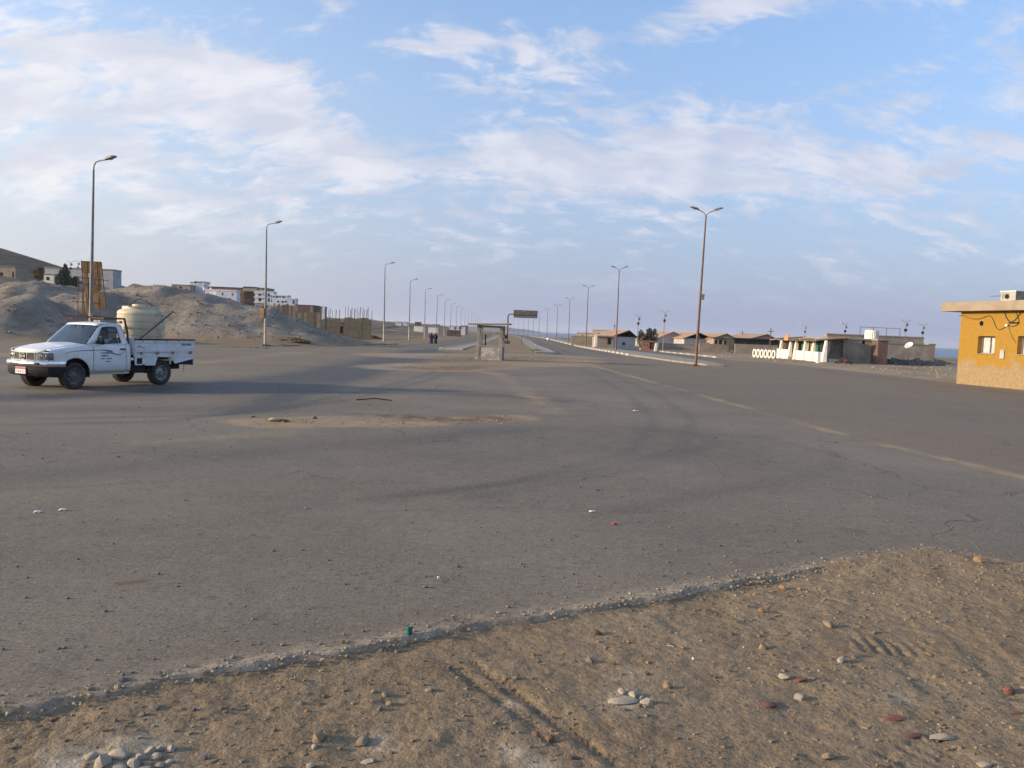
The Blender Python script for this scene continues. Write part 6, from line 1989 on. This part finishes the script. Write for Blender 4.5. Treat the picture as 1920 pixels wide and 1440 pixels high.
for (a, b, c, d) in (win1, win2, win3):
    w_ = b - a
    f = wall_mesh(MB(), w_, d - c, 0.05, [(0.05, w_ / 2 - 0.025, 0.05, d - c - 0.05), (w_ / 2 + 0.025, w_ - 0.05, 0.05, d - c - 0.05)]).build('window', M['pale'], oh)
    f.location = (a, 0.27, c)
    rows = [[(0.02 + (w_ - 0.04) * t, 0.065 + 0.018 * math.sin(t * 40), z) for t in np.linspace(0, 1, 60)] for z in (0.02, d - c - 0.02)]
    MB().grid(rows).build('curtain', M['curtain'], f, smooth='all')
    rv = MB()
    rv.box(a + 0.001, a + 0.006, 0.004, 0.268, c + 0.007, d - 0.007).box(a + 0.001, b - 0.001, 0.004, 0.268, d - 0.006, d - 0.001)
    rv.build('reveal', M['reveal'], oh)
    MB().box(a - 0.04, b + 0.04, -0.05, 0.26, c - 0.04, c - 0.002).build('sill', M['slab'], oh, bevel=0.008)
pl_ = wrect(1876, 1884, 656, 672.5)
MB().box(pl_[0], pl_[1], -0.06, -0.002, pl_[2], pl_[3]).build('meter_box', M['palewall'], oh, bevel=0.01)


def cable(pts, r=0.014, name='cable', m=M['cable']):
    pp_ = []
    for (px, py) in pts:
        u, z = on_wall(px, py)
        pp_.append((u, -0.03, z))
    fine = []
    for i in range(len(pp_) - 1):
        p0, p1, p2, p3 = (Vector(pp_[max(i - 1, 0)]), Vector(pp_[i]), Vector(pp_[i + 1]), Vector(pp_[min(i + 2, len(pp_) - 1)]))
        for t in np.linspace(0, 1, 6)[:-1]:
            fine.append(0.5 * ((2 * p1) + (p2 - p0) * t + (2 * p0 - 5 * p1 + 4 * p2 - p3) * t * t + (3 * p1 - p0 - 3 * p2 + p3) * t ** 3))
    fine.append(Vector(pp_[-1]))
    return MB().tube(fine, r, 5).build(name, m, oh, smooth=True)


cable([(1798, 592.5), (1808, 592), (1820, 597), (1836, 598), (1848, 594), (1857, 592.5), (1863, 600), (1868, 613), (1874, 618), (1883, 615), (1890, 609)])
cable([(1884, 583), (1887, 594), (1893, 602), (1899, 604), (1910, 606)], 0.022)
cable([(1919, 583), (1912, 590), (1904, 600), (1895, 604)], 0.022)
cable([(1892, 610), (1900, 612), (1909, 608), (1911, 600), (1907, 588)], 0.016)
cable([(1893, 606), (1893, 616), (1898, 630), (1905, 642)], 0.008)
u, z = on_wall(1895, 605)
MB().box(u - 0.05, u + 0.55, -0.09, -0.03, z - 0.03, z + 0.03).build('cable_bracket', M['black'], oh)
u, z = on_wall(1889, 610)
MB().box(u - 0.07, u + 0.07, -0.10, -0.03, z - 0.06, z + 0.06).build('junction_box', M['cafewhite'], oh, bevel=0.01)
# cooler on the roof
u0, u1 = on_wall(1881, 556)[0] - 0.1, on_wall(1912, 556)[0]
ac = empty('roof_cooler', (0, 0, 0), 0, 'white box cooler with open front standing on the ochre house roof', 'cooler')
ac.location = oh.matrix_basis @ Vector((u0 + 0.2, -0.25, OH + 0.523))
ac.rotation_euler = oh.rotation_euler
ac.scale = (0.82, 0.82, 0.76)
W2 = u1 - u0
wall_mesh(MB(), W2, 0.62, 0.04, [(0.12, W2 * 0.62, 0.10, 0.50)]).build('front_panel', M['palewall'], ac)
MB().box(0, W2, 0.042, 0.75, 0, 0.62).build('casing', M['greywall'], ac)
MB().box(-0.06, W2 + 0.06, -0.05, 0.80, 0.622, 0.68).build('lid', M['cafewhite'], ac, bevel=0.01)
MB().lathe([(0.16, -0.03), (0.15, 0.0), (0.06, 0.0), (0.05, -0.03), (0, -0.03)], 16, 'y', (W2 * 0.40, 0.035, 0.30)).build('fan', M['black'], ac)
MB().tube([(-0.9, 0.1, 0.36), (0.02, 0.1, 0.36)], 0.022, 6).build('pipe', M['rust'], ac)

# ------------------------------------------------------------------ stones, crumbs and litter


def rock_mesh(seed, flat=0.7, sub=2, jag=0.28):
    bm = bmesh.new()
    bmesh.ops.create_icosphere(bm, subdivisions=sub, radius=1.0)
    r_ = random.Random(seed)
    cuts = [(Vector((r_.gauss(0, 1), r_.gauss(0, 1), r_.gauss(0, 1))).normalized(), r_.uniform(0.55, 0.85)) for _ in range(7)]
    for v in bm.verts:
        for n_, d in cuts:                       # flat broken faces
            k_ = v.co.dot(n_)
            if k_ > d:
                v.co -= n_ * (k_ - d)
        v.co *= 1 + jag * 0.5 * mnoise.noise(v.co * 1.7 + Vector((seed * 3.1, 0, 0)))
        v.co.z *= flat
    me = bpy.data.meshes.new('stone')
    bm.to_mesh(me)
    bm.free()
    me.polygons.foreach_set('use_smooth', [True] * len(me.polygons))
    if hasattr(me, 'set_sharp_from_angle'):
        me.set_sharp_from_angle(angle=R(28))
    return me


ROCKS = [rock_mesh(i, [0.75, 0.6, 0.45, 0.8, 0.55, 0.35][i % 6]) for i in range(12)]
FLATS = [rock_mesh(40 + i, 0.22) for i in range(5)]


def floor_z(x, y):
    return dirt_z(x, y) if y < float(near_edge(np.array([x]))[0]) + 0.02 else 0.0


def stone(px, py, wpx, mname, label, flat=False, aspect=0.75, rot=None, i=[0], up=0.35):
    p = G(px, py)
    s = wpx * math.hypot(p[0], p[1]) / FPX / 2
    i[0] += 1
    me = (FLATS[i[0] % 5] if flat else ROCKS[i[0] % 12]).copy()
    up = min(up, 0.22)
    me.materials.append(M[mname])
    o = bpy.data.objects.new('stone', me)
    COL.objects.link(o)
    o.scale = (s, s * aspect, s)
    o.rotation_euler = (rng.uniform(-.15, .15), rng.uniform(-.15, .15), rng.uniform(0, 6.28) if rot is None else rot)
    o.location = (p[0], p[1], floor_z(p[0], p[1]) + s * (0.10 if flat else up))
    tag(o, label, 'stone', 'loose stones on the dirt verge')
    return o


S = [(722, 1297, 21, 'stone_tan', 'blocky tan stone, upper of the three left of the tyre track'),
     (730, 1314, 20, 'stone_tan', 'tan stone just below the blocky one, left of the tyre track'),
     (712, 1327, 17, 'stone_grey', 'dark stone lowest of the three left of the tyre track'),
     (702, 1292, 14, 'stone_tan', 'small tan stone left of the blocky pair'),
     (805, 1289, 20, 'stone_tan', 'squarish tan stone alone between stone trio and tyre track'),
     (1030, 1381, 24, 'stone_brown', 'right one of two rounded brown stones on the tyre track'),
     (1005, 1375, 20, 'stone_brown', 'left one of two rounded brown stones on the tyre track'),
     (1068, 1414, 20, 'stone_brown', 'half-buried brown stone below the rounded brown pair'),
     (1120, 1183, 21, 'stone_brown', 'rust-brown stone near the crumbling asphalt edge, above the pale slab'),
     (1178, 1200, 12, 'stone_orange', 'small orange stone right of the rust-brown one'),
     (1053, 1220, 15, 'stone_orange', 'small orange stone left of the grey wedge stone'),
     (1105, 1234, 19, 'stone_grey', 'grey wedge-shaped stone below the rust-brown one'),
     (843, 1245, 15, 'stone_grey', 'grey stone at the upper end of the tyre track'),
     (967, 1267, 18, 'stone_grey', 'grey stone in the middle right of the tyre track'),
     (946, 1267, 12, 'stone_orange', 'small orange chip left of the mid-track grey stone'),
     (682, 1382, 34, 'stone_tan', 'flat tan stone near the bottom left of centre'),
     (1402, 1090, 15, 'stone_orange', 'orange stone on the crust of the asphalt edge'),
     (1427, 1143, 12, 'stone_orange', 'small upright orange stone below the asphalt edge on the right'),
     (1466, 1101, 17, 'stone_orange', 'orange stone in the small cluster under the asphalt edge'),
     (1448, 1106, 11, 'stone_orange', 'leftmost orange chip of the cluster under the asphalt edge'),
     (1477, 1116, 11, 'stone_brown', 'brown stone lowest of the cluster under the asphalt edge'),
     (1500, 1103, 11, 'stone_orange', 'rightmost orange chip of the cluster under the asphalt edge'),
     (1553, 1173, 28, 'stone_tan', 'broad tan stone with a pinkish chip beside it, right half'),
     (1430, 1211, 22, 'stone_tan', 'low tan stone left of the red and white stone'),
     (1577, 1238, 22, 'stone_pale', 'pale stone with a red top and long shadow'),
     (1470, 1268, 26, 'stone_pale', 'pale pointed stone beside the flat reddish shard'),
     (1498, 1298, 20, 'stone_pale', 'pale rounded stone right of the big brick-red shard'),
     (1553, 1411, 26, 'stone_tan', 'tan stone with long shadow near the bottom right'),
     (1742, 1221, 19, 'stone_orange', 'lone orange stone with shadow on the right-hand dirt'),
     (1833, 1066, 18, 'stone_orange', 'orange stone near the top right corner of the dirt'),
     (1892, 1286, 27, 'stone_red', 'brick-red lump at the right picture edge'),
     (1905, 1332, 15, 'stone_red', 'small dark red stone below the red lump at the right edge'),
     (1640, 1184, 13, 'stone_grey', 'small grey stone right of the broad tan one'),
     (1371, 1183, 14, 'stone_brown', 'brown stone in the hollow left of the low tan stone'),
     (1213, 1257, 16, 'stone_brown', 'brown stone just above right of the pale slab'),
     (1252, 1283, 20, 'stone_tan', 'tan stone right of the pale slab'),
     (380, 1412, 20, 'stone_grey', 'lone grey stone right of the cobble cluster'),
     (583, 1427, 22, 'stone_pale', 'white angular stone at the bottom left'),
     (597, 1381, 32, 'stone_tan', 'tan stone heaped above the white angular one'),
     (590, 1396, 18, 'stone_pale', 'pale stone squeezed under the heaped tan one'),
     (608, 1299, 14, 'stone_brown', 'brown stone on top of a dark clod, left part of the dirt'),
     (575, 1328, 12, 'stone_orange', 'small bright stone by the hollow, left part of the dirt'),
     (268, 1333, 16, 'stone_grey', 'dark clod on the left part of the dirt'),
     (290, 1322, 22, 'stone_grey', 'broad dark clod on the left part of the dirt'),
     (233, 1277, 17, 'stone_grey', 'dark stone on the crumbling edge at the left'),
     (977, 1058, 9, 'stone_grey', 'small dark pebble alone on the asphalt, centre'),
     (47, 1121, 10, 'stone_grey', 'dark pebble on the asphalt near the left picture edge')]
for q in S:
    stone(*q)
for (px, py, w_, m, lab, a) in ((1443, 1313, 36, 'stone_red', 'big flat brick-red shard right of the pale slab', 0.8), (1672, 1341, 44, 'stone_red', 'long flat brick-red shard, largest on the right', 0.5),
                                (1710, 1371, 42, 'stone_red', 'thin flat brick-red shard below the largest one', 0.35), (1500, 1272, 34, 'stone_red', 'flat dull red shard beside the pale pointed stone', 0.5),
                                (1767, 1373, 56, 'stone_pale', 'wide pale slab near the bottom right', 0.45), (1847, 1424, 36, 'stone_pale', 'pale slab in the bottom right corner', 0.6),
                                (688, 1417, 34, 'stone_pale', 'pale flat slab at the bottom, left of centre', 0.6), (1168, 1308, 66, 'stone_pale', 'largest pale cracked slab sunk in the dirt', 0.5),
                                (1582, 1228, 20, 'stone_red', 'red chip lying on the pale long-shadowed stone', 0.6), (297, 1262, 20, 'stone_grey', 'bluish flat chip on the asphalt near its left edge', 0.5)):
    o = stone(px, py, w_, m, lab, True, a, 0.3)
    if 'red chip' in lab:
        o.location.z += 0.03
for i, (px, py, w_) in enumerate(((1166, 1293, 24), (1187, 1300, 28), (1212, 1313, 28), (1203, 1303, 14))):
    stone(px, py, w_, 'stone_pale', ['upper left block of the pale pieces behind the sunken slab', 'largest block of the pale pieces behind the sunken slab', 'right-hand block of the pale pieces behind the sunken slab', 'smallest block of the pale pieces behind the sunken slab'][i], False, 0.7)
cob = ((170, 1413, 30), (193, 1425, 34), (222, 1412, 40), (226, 1432, 34), (250, 1427, 30), (262, 1414, 24), (270, 1432, 24), (282, 1402, 22), (293, 1410, 24), (300, 1425, 24), (322, 1397, 20), (297, 1394, 18), (318, 1420, 18), (305, 1437, 20))
for i, (px, py, w_) in enumerate(cob):
    stone(px, py, w_, 'stone_pale', 'pale cobble in the bottom left cobble cluster, %s from the left' % ORD[sorted(cob).index((px, py, w_))], False, 0.8, up=0.15)

# litter
def flat_bit(name, px, py, pts, m, label, cat, h=0.01, z=0.006):
    p = G(px, py)
    k_ = math.hypot(p[0], p[1]) / FPX
    mb = MB()
    n = len(pts)
    mb.add([(x * k_, y * k_ * 2.2, (h if j % 2 else 0.0)) for j, (x, y) in enumerate(pts)] + [(x * k_ * 0.96, y * k_ * 2.1, (h if j % 2 else 0.0) + 0.004) for j, (x, y) in enumerate(pts)],
           [tuple(reversed(range(n))), tuple(range(n, 2 * n))] + [(j, (j + 1) % n, n + (j + 1) % n, n + j) for j in range(n)])
    o = mb.build(name, m, None)
    o.location = (p[0], p[1], floor_z(p[0], p[1]) + z)
    return tag(o, label, cat)


bl = [(-5, -1), (-1, -2), (4, -1), (5, 1), (1, 2), (-4, 1.4)]
for (px, py, m, lab) in ((1152, 984, 'litterred', 'scrap of red litter on the asphalt right of centre'), (1110, 961, 'litter', 'white paper scrap on the asphalt above the red one'),
                         (1192, 771, 'litter', 'white paper scrap on the asphalt near the dusty line'), (117, 958, 'litter', 'white paper scrap on the asphalt, right of the pair at left'),
                         (70, 962, 'litter', 'white paper scrap on the asphalt, left of the pair at left'), (768, 685, 'litter', 'white scrap on the road left of the kiosk'),
                         (1300, 1232, 'litter', 'tiny white scrap on the dirt right of centre'), (822, 1086, 'litter', 'tiny white scrap on the asphalt above the green can')):
    flat_bit('litter', px, py, [(x * (0.5 if 'tiny' in lab else 1.2), y * (0.5 if 'tiny' in lab else 1.0)) for x, y in bl], M[m], lab, 'litter', 0.012)
for (px, py, a, lab) in ((703, 1198, 0.1, 'white stick lying on the dusty asphalt edge left of the green can'), (1257, 1209, -0.6, 'white stick lying on the dirt right of the orange stones')):
    p = G(px, py)
    o = MB().tube([(-0.024, 0, 0), (0.0, 0.003, 0.003), (0.024, 0, 0.001)], 0.0028, 6).build('stick', M['stone_pale'], None, smooth=True)
    o.location = (p[0], p[1], floor_z(p[0], p[1]) + 0.008)
    o.rotation_euler = (0, 0, a)
    tag(o, lab, 'stick')
p = G(767, 1190)
cn_ = empty('crushed_can', (p[0], p[1], floor_z(p[0], p[1]) + 0.004), 0.5, 'crushed green can on the crumbling edge of the asphalt', 'can')
rows = []
for h_, r0 in ((0, 0.018), (0.004, 0.022), (0.02, 0.021), (0.034, 0.017), (0.048, 0.022), (0.054, 0.018)):
    rows.append([(r0 * math.cos(a) * (1 + 0.25 * math.sin(3 * a + h_ * 60)), r0 * math.sin(a), h_) for a in np.linspace(0, 2 * math.pi, 17)])
MB().grid(rows).build('can_wall', M['teal'], cn_, smooth='all')
MB().lathe([(0.018, 0.054), (0.016, 0.051), (0.0, 0.051)], 16).build('can_top', M['steel'], cn_)
a, b = G(668, 751), G(736, 751)
o = MB().tube([(a[0], a[1], 0.02), ((a[0] + b[0]) / 2, (a[1] + b[1]) / 2 + 0.1, 0.05), (b[0], b[1] - 0.15, 0.02)], 0.018, 6).build('iron_rod', M['rack'], None, smooth=True)
tag(o, 'bent dark iron rod lying on the asphalt beyond the sand patch', 'rod')
# a few low paving fragments in the sand patch on the road
for i, (px, py, w_, lab) in enumerate(((520, 790, 46, 'broken concrete fragment at the left end of the sand patch'), (473, 782, 14, 'small dark stone at the left tip of the sand patch'), (590, 785, 12, 'small stone in the middle of the sand patch'))):
    stone(px, py, w_, 'stone_grey' if i else 'stone_tan', lab, i == 0, 0.5, 0.1)
for (px, py, w_, m, lab) in ((893, 672.5, 7, 'stone_tan', 'tan stone at the left foot of the kiosk'), (1004, 652, 5, 'litter', 'white lump on the median behind the kiosk'), (1028, 640.5, 9, 'litter', 'white bundle on the kerb of the right carriageway')):
    p = G(px, py)
    o = stone(px, py, w_, m, lab)
    o.location.z += 0.1 if py < 660 else 0


# gravel and crumbs: nobody could count these
def scatter(name, n, place, smin, smax, m, seed, lab, flat=0.6):
    r_ = np.random.RandomState(seed)
    bm = bmesh.new()
    bmesh.ops.create_icosphere(bm, subdivisions=1, radius=1.0)
    if n > 6000:
        bm.clear()
        bmesh.ops.create_cube(bm, size=1.5)
        bmesh.ops.triangulate(bm, faces=bm.faces)
    bv = np.array([v.co[:] for v in bm.verts])
    bf = np.array([[v.index for v in f.verts] for f in bm.faces])
    bm.free()
    P = place(r_, n)
    n = len(P)
    s = smin * (smax / smin) ** (r_.rand(n) ** 2.2)
    ang = r_.rand(n) * 6.283
    jit = 1 + 0.5 * (r_.rand(n, len(bv), 1) - 0.5)
    V = bv[None] * jit * s[:, None, None] * np.stack([np.ones(n), 0.6 + 0.4 * r_.rand(n), flat * (0.6 + 0.6 * r_.rand(n))], -1)[:, None, :]
    c, sn = np.cos(ang)[:, None], np.sin(ang)[:, None]
    V = np.stack([V[..., 0] * c - V[..., 1] * sn, V[..., 0] * sn + V[..., 1] * c, V[..., 2]], -1) + P[:, None, :] + np.array([0, 0, 1]) * (s * 0.12)[:, None, None]
    F = bf[None] + (np.arange(n) * len(bv))[:, None, None]
    o = np_mesh(name, V.reshape(-1, 3), F.reshape(-1, 3), m, smooth=False)
    return tag(o, lab, 'gravel', kind='stuff')


def on_dirt(r_, n):
    x, y = r_.uniform(-3.2, 5.6, n), r_.uniform(3.2, 8.2, n)
    k_ = (y < near_edge(x)) & (fbm(x, y, 1.1, 3) + 0.25 * r_.randn(n) > -0.12)
    x, y = x[k_], y[k_]
    return np.stack([x, y, [dirt_z(a_, b_) for a_, b_ in zip(x, y)]], -1)


def along_edge(r_, n):
    x = r_.uniform(-4, 6.2, n)
    dy = np.abs(r_.randn(n)) * 0.16 - 0.04
    y = near_edge(x) + dy
    k_ = fbm(x, x * 0, 1.3, 3) + 0.3 * r_.randn(n) > -0.25
    x, y, dy = x[k_], y[k_], dy[k_]
    return np.stack([x, y, np.where(dy > 0.02, 0.006, -0.012)], -1)


def on_road(r_, n):
    x = r_.uniform(-9, 9, n)
    d_ = r_.exponential(1.6, n) + 0.02
    y = near_edge(x) + d_
    return np.stack([x, y, np.full(n, 0.003)], -1)


def on_road_far(r_, n):
    x, y = r_.uniform(-14, 13, n), 6 + 30 * r_.rand(n) ** 1.4
    k_ = y > near_edge(x) + 0.3
    return np.stack([x[k_], y[k_], np.full(k_.sum(), 0.003)], -1)


def on_patch(r_, n):
    a_ = r_.rand(n)
    x = -4.9 + 5.2 * a_ + r_.randn(n) * 0.25
    y = 16.4 + 2.0 * a_ + r_.randn(n) * 0.45
    return np.stack([x, y, np.full(n, 0.003)], -1)


scatter('gravel', 19000, on_dirt, 0.0025, 0.017, M['grit'], 1, 'fine tan gravel strewn over the foreground dirt')
scatter('gravel', 3000, on_dirt, 0.003, 0.018, M['gravel'], 2, 'fine dark gravel strewn over the foreground dirt')
scatter('gravel', 380, on_dirt, 0.004, 0.014, M['stone_pale'], 3, 'pale chips strewn over the foreground dirt')
scatter('asphalt_crumbs', 3000, along_edge, 0.003, 0.019, M['bitumen'], 4, 'grey crumbs of broken asphalt along the ragged road edge')
scatter('gravel', 1900, on_road, 0.004, 0.016, M['gravel'], 5, 'loose dark grit on the near asphalt')
scatter('gravel', 900, on_road_far, 0.008, 0.028, M['gravel'], 6, 'loose dark pebbles scattered across the junction')
scatter('gravel', 160, on_patch, 0.01, 0.035, M['stone_tan'], 7, 'tan grit in the sand patch on the road')


def on_median(r_, n):
    x, y = r_.uniform(-6, 3.4, n), 57 + 40 * r_.rand(n) ** 1.3
    return np.stack([x, y, zroad(y) + np.where(y > 76, 0.09, 0.02)], -1)


def on_heap(r_, n):
    x, y = r_.uniform(-62, -15, n), r_.uniform(54, 84, n)
    z = terrain(x, y)
    k_ = z - zroad(y) > 0.3
    return np.stack([x[k_], y[k_], z[k_]], -1)


def on_verge(r_, n):
    x, y = r_.uniform(22, 46, n), r_.uniform(48, 110, n)
    k_ = road_sd(x, y) > 0.3
    return np.stack([x[k_], y[k_], terrain(x[k_], y[k_])], -1)


scatter('gravel', 700, on_median, 0.02, 0.075, M['stone_tan'], 8, 'stones and dirt clods over the median')
scatter('gravel', 3600, on_heap, 0.03, 0.17, M['stone_grey'], 9, 'clods and stones over the spoil heaps')
scatter('gravel', 1200, on_verge, 0.03, 0.14, M['stone_tan'], 10, 'stones over the right-hand verge')

# ------------------------------------------------------------------ the hazy air over the shore
hz_ = MB().box(-9500, 9500, -2500, 9500, -9.0, 62.0).build('haze', M['dark'], None)
hm = bpy.data.materials.new('haze_air')
hm.use_nodes = True
hw = NT(hm.node_tree)
hw.n.clear()
ho = hw.add('ShaderNodeOutputMaterial')
hv = hw.add('ShaderNodeVolumePrincipled')
hv.inputs['Color'].default_value = (0.86, 0.90, 1.0, 1)
hv.inputs['Density'].default_value = 0.00011
hv.inputs['Anisotropy'].default_value = 0.2
hw.l.new(hv.outputs[0], ho.inputs['Volume'])
hz_.data.materials.clear()
hz_.data.materials.append(hm)
tag(hz_, 'pale haze hanging over the whole shore plain', 'haze', kind='stuff')
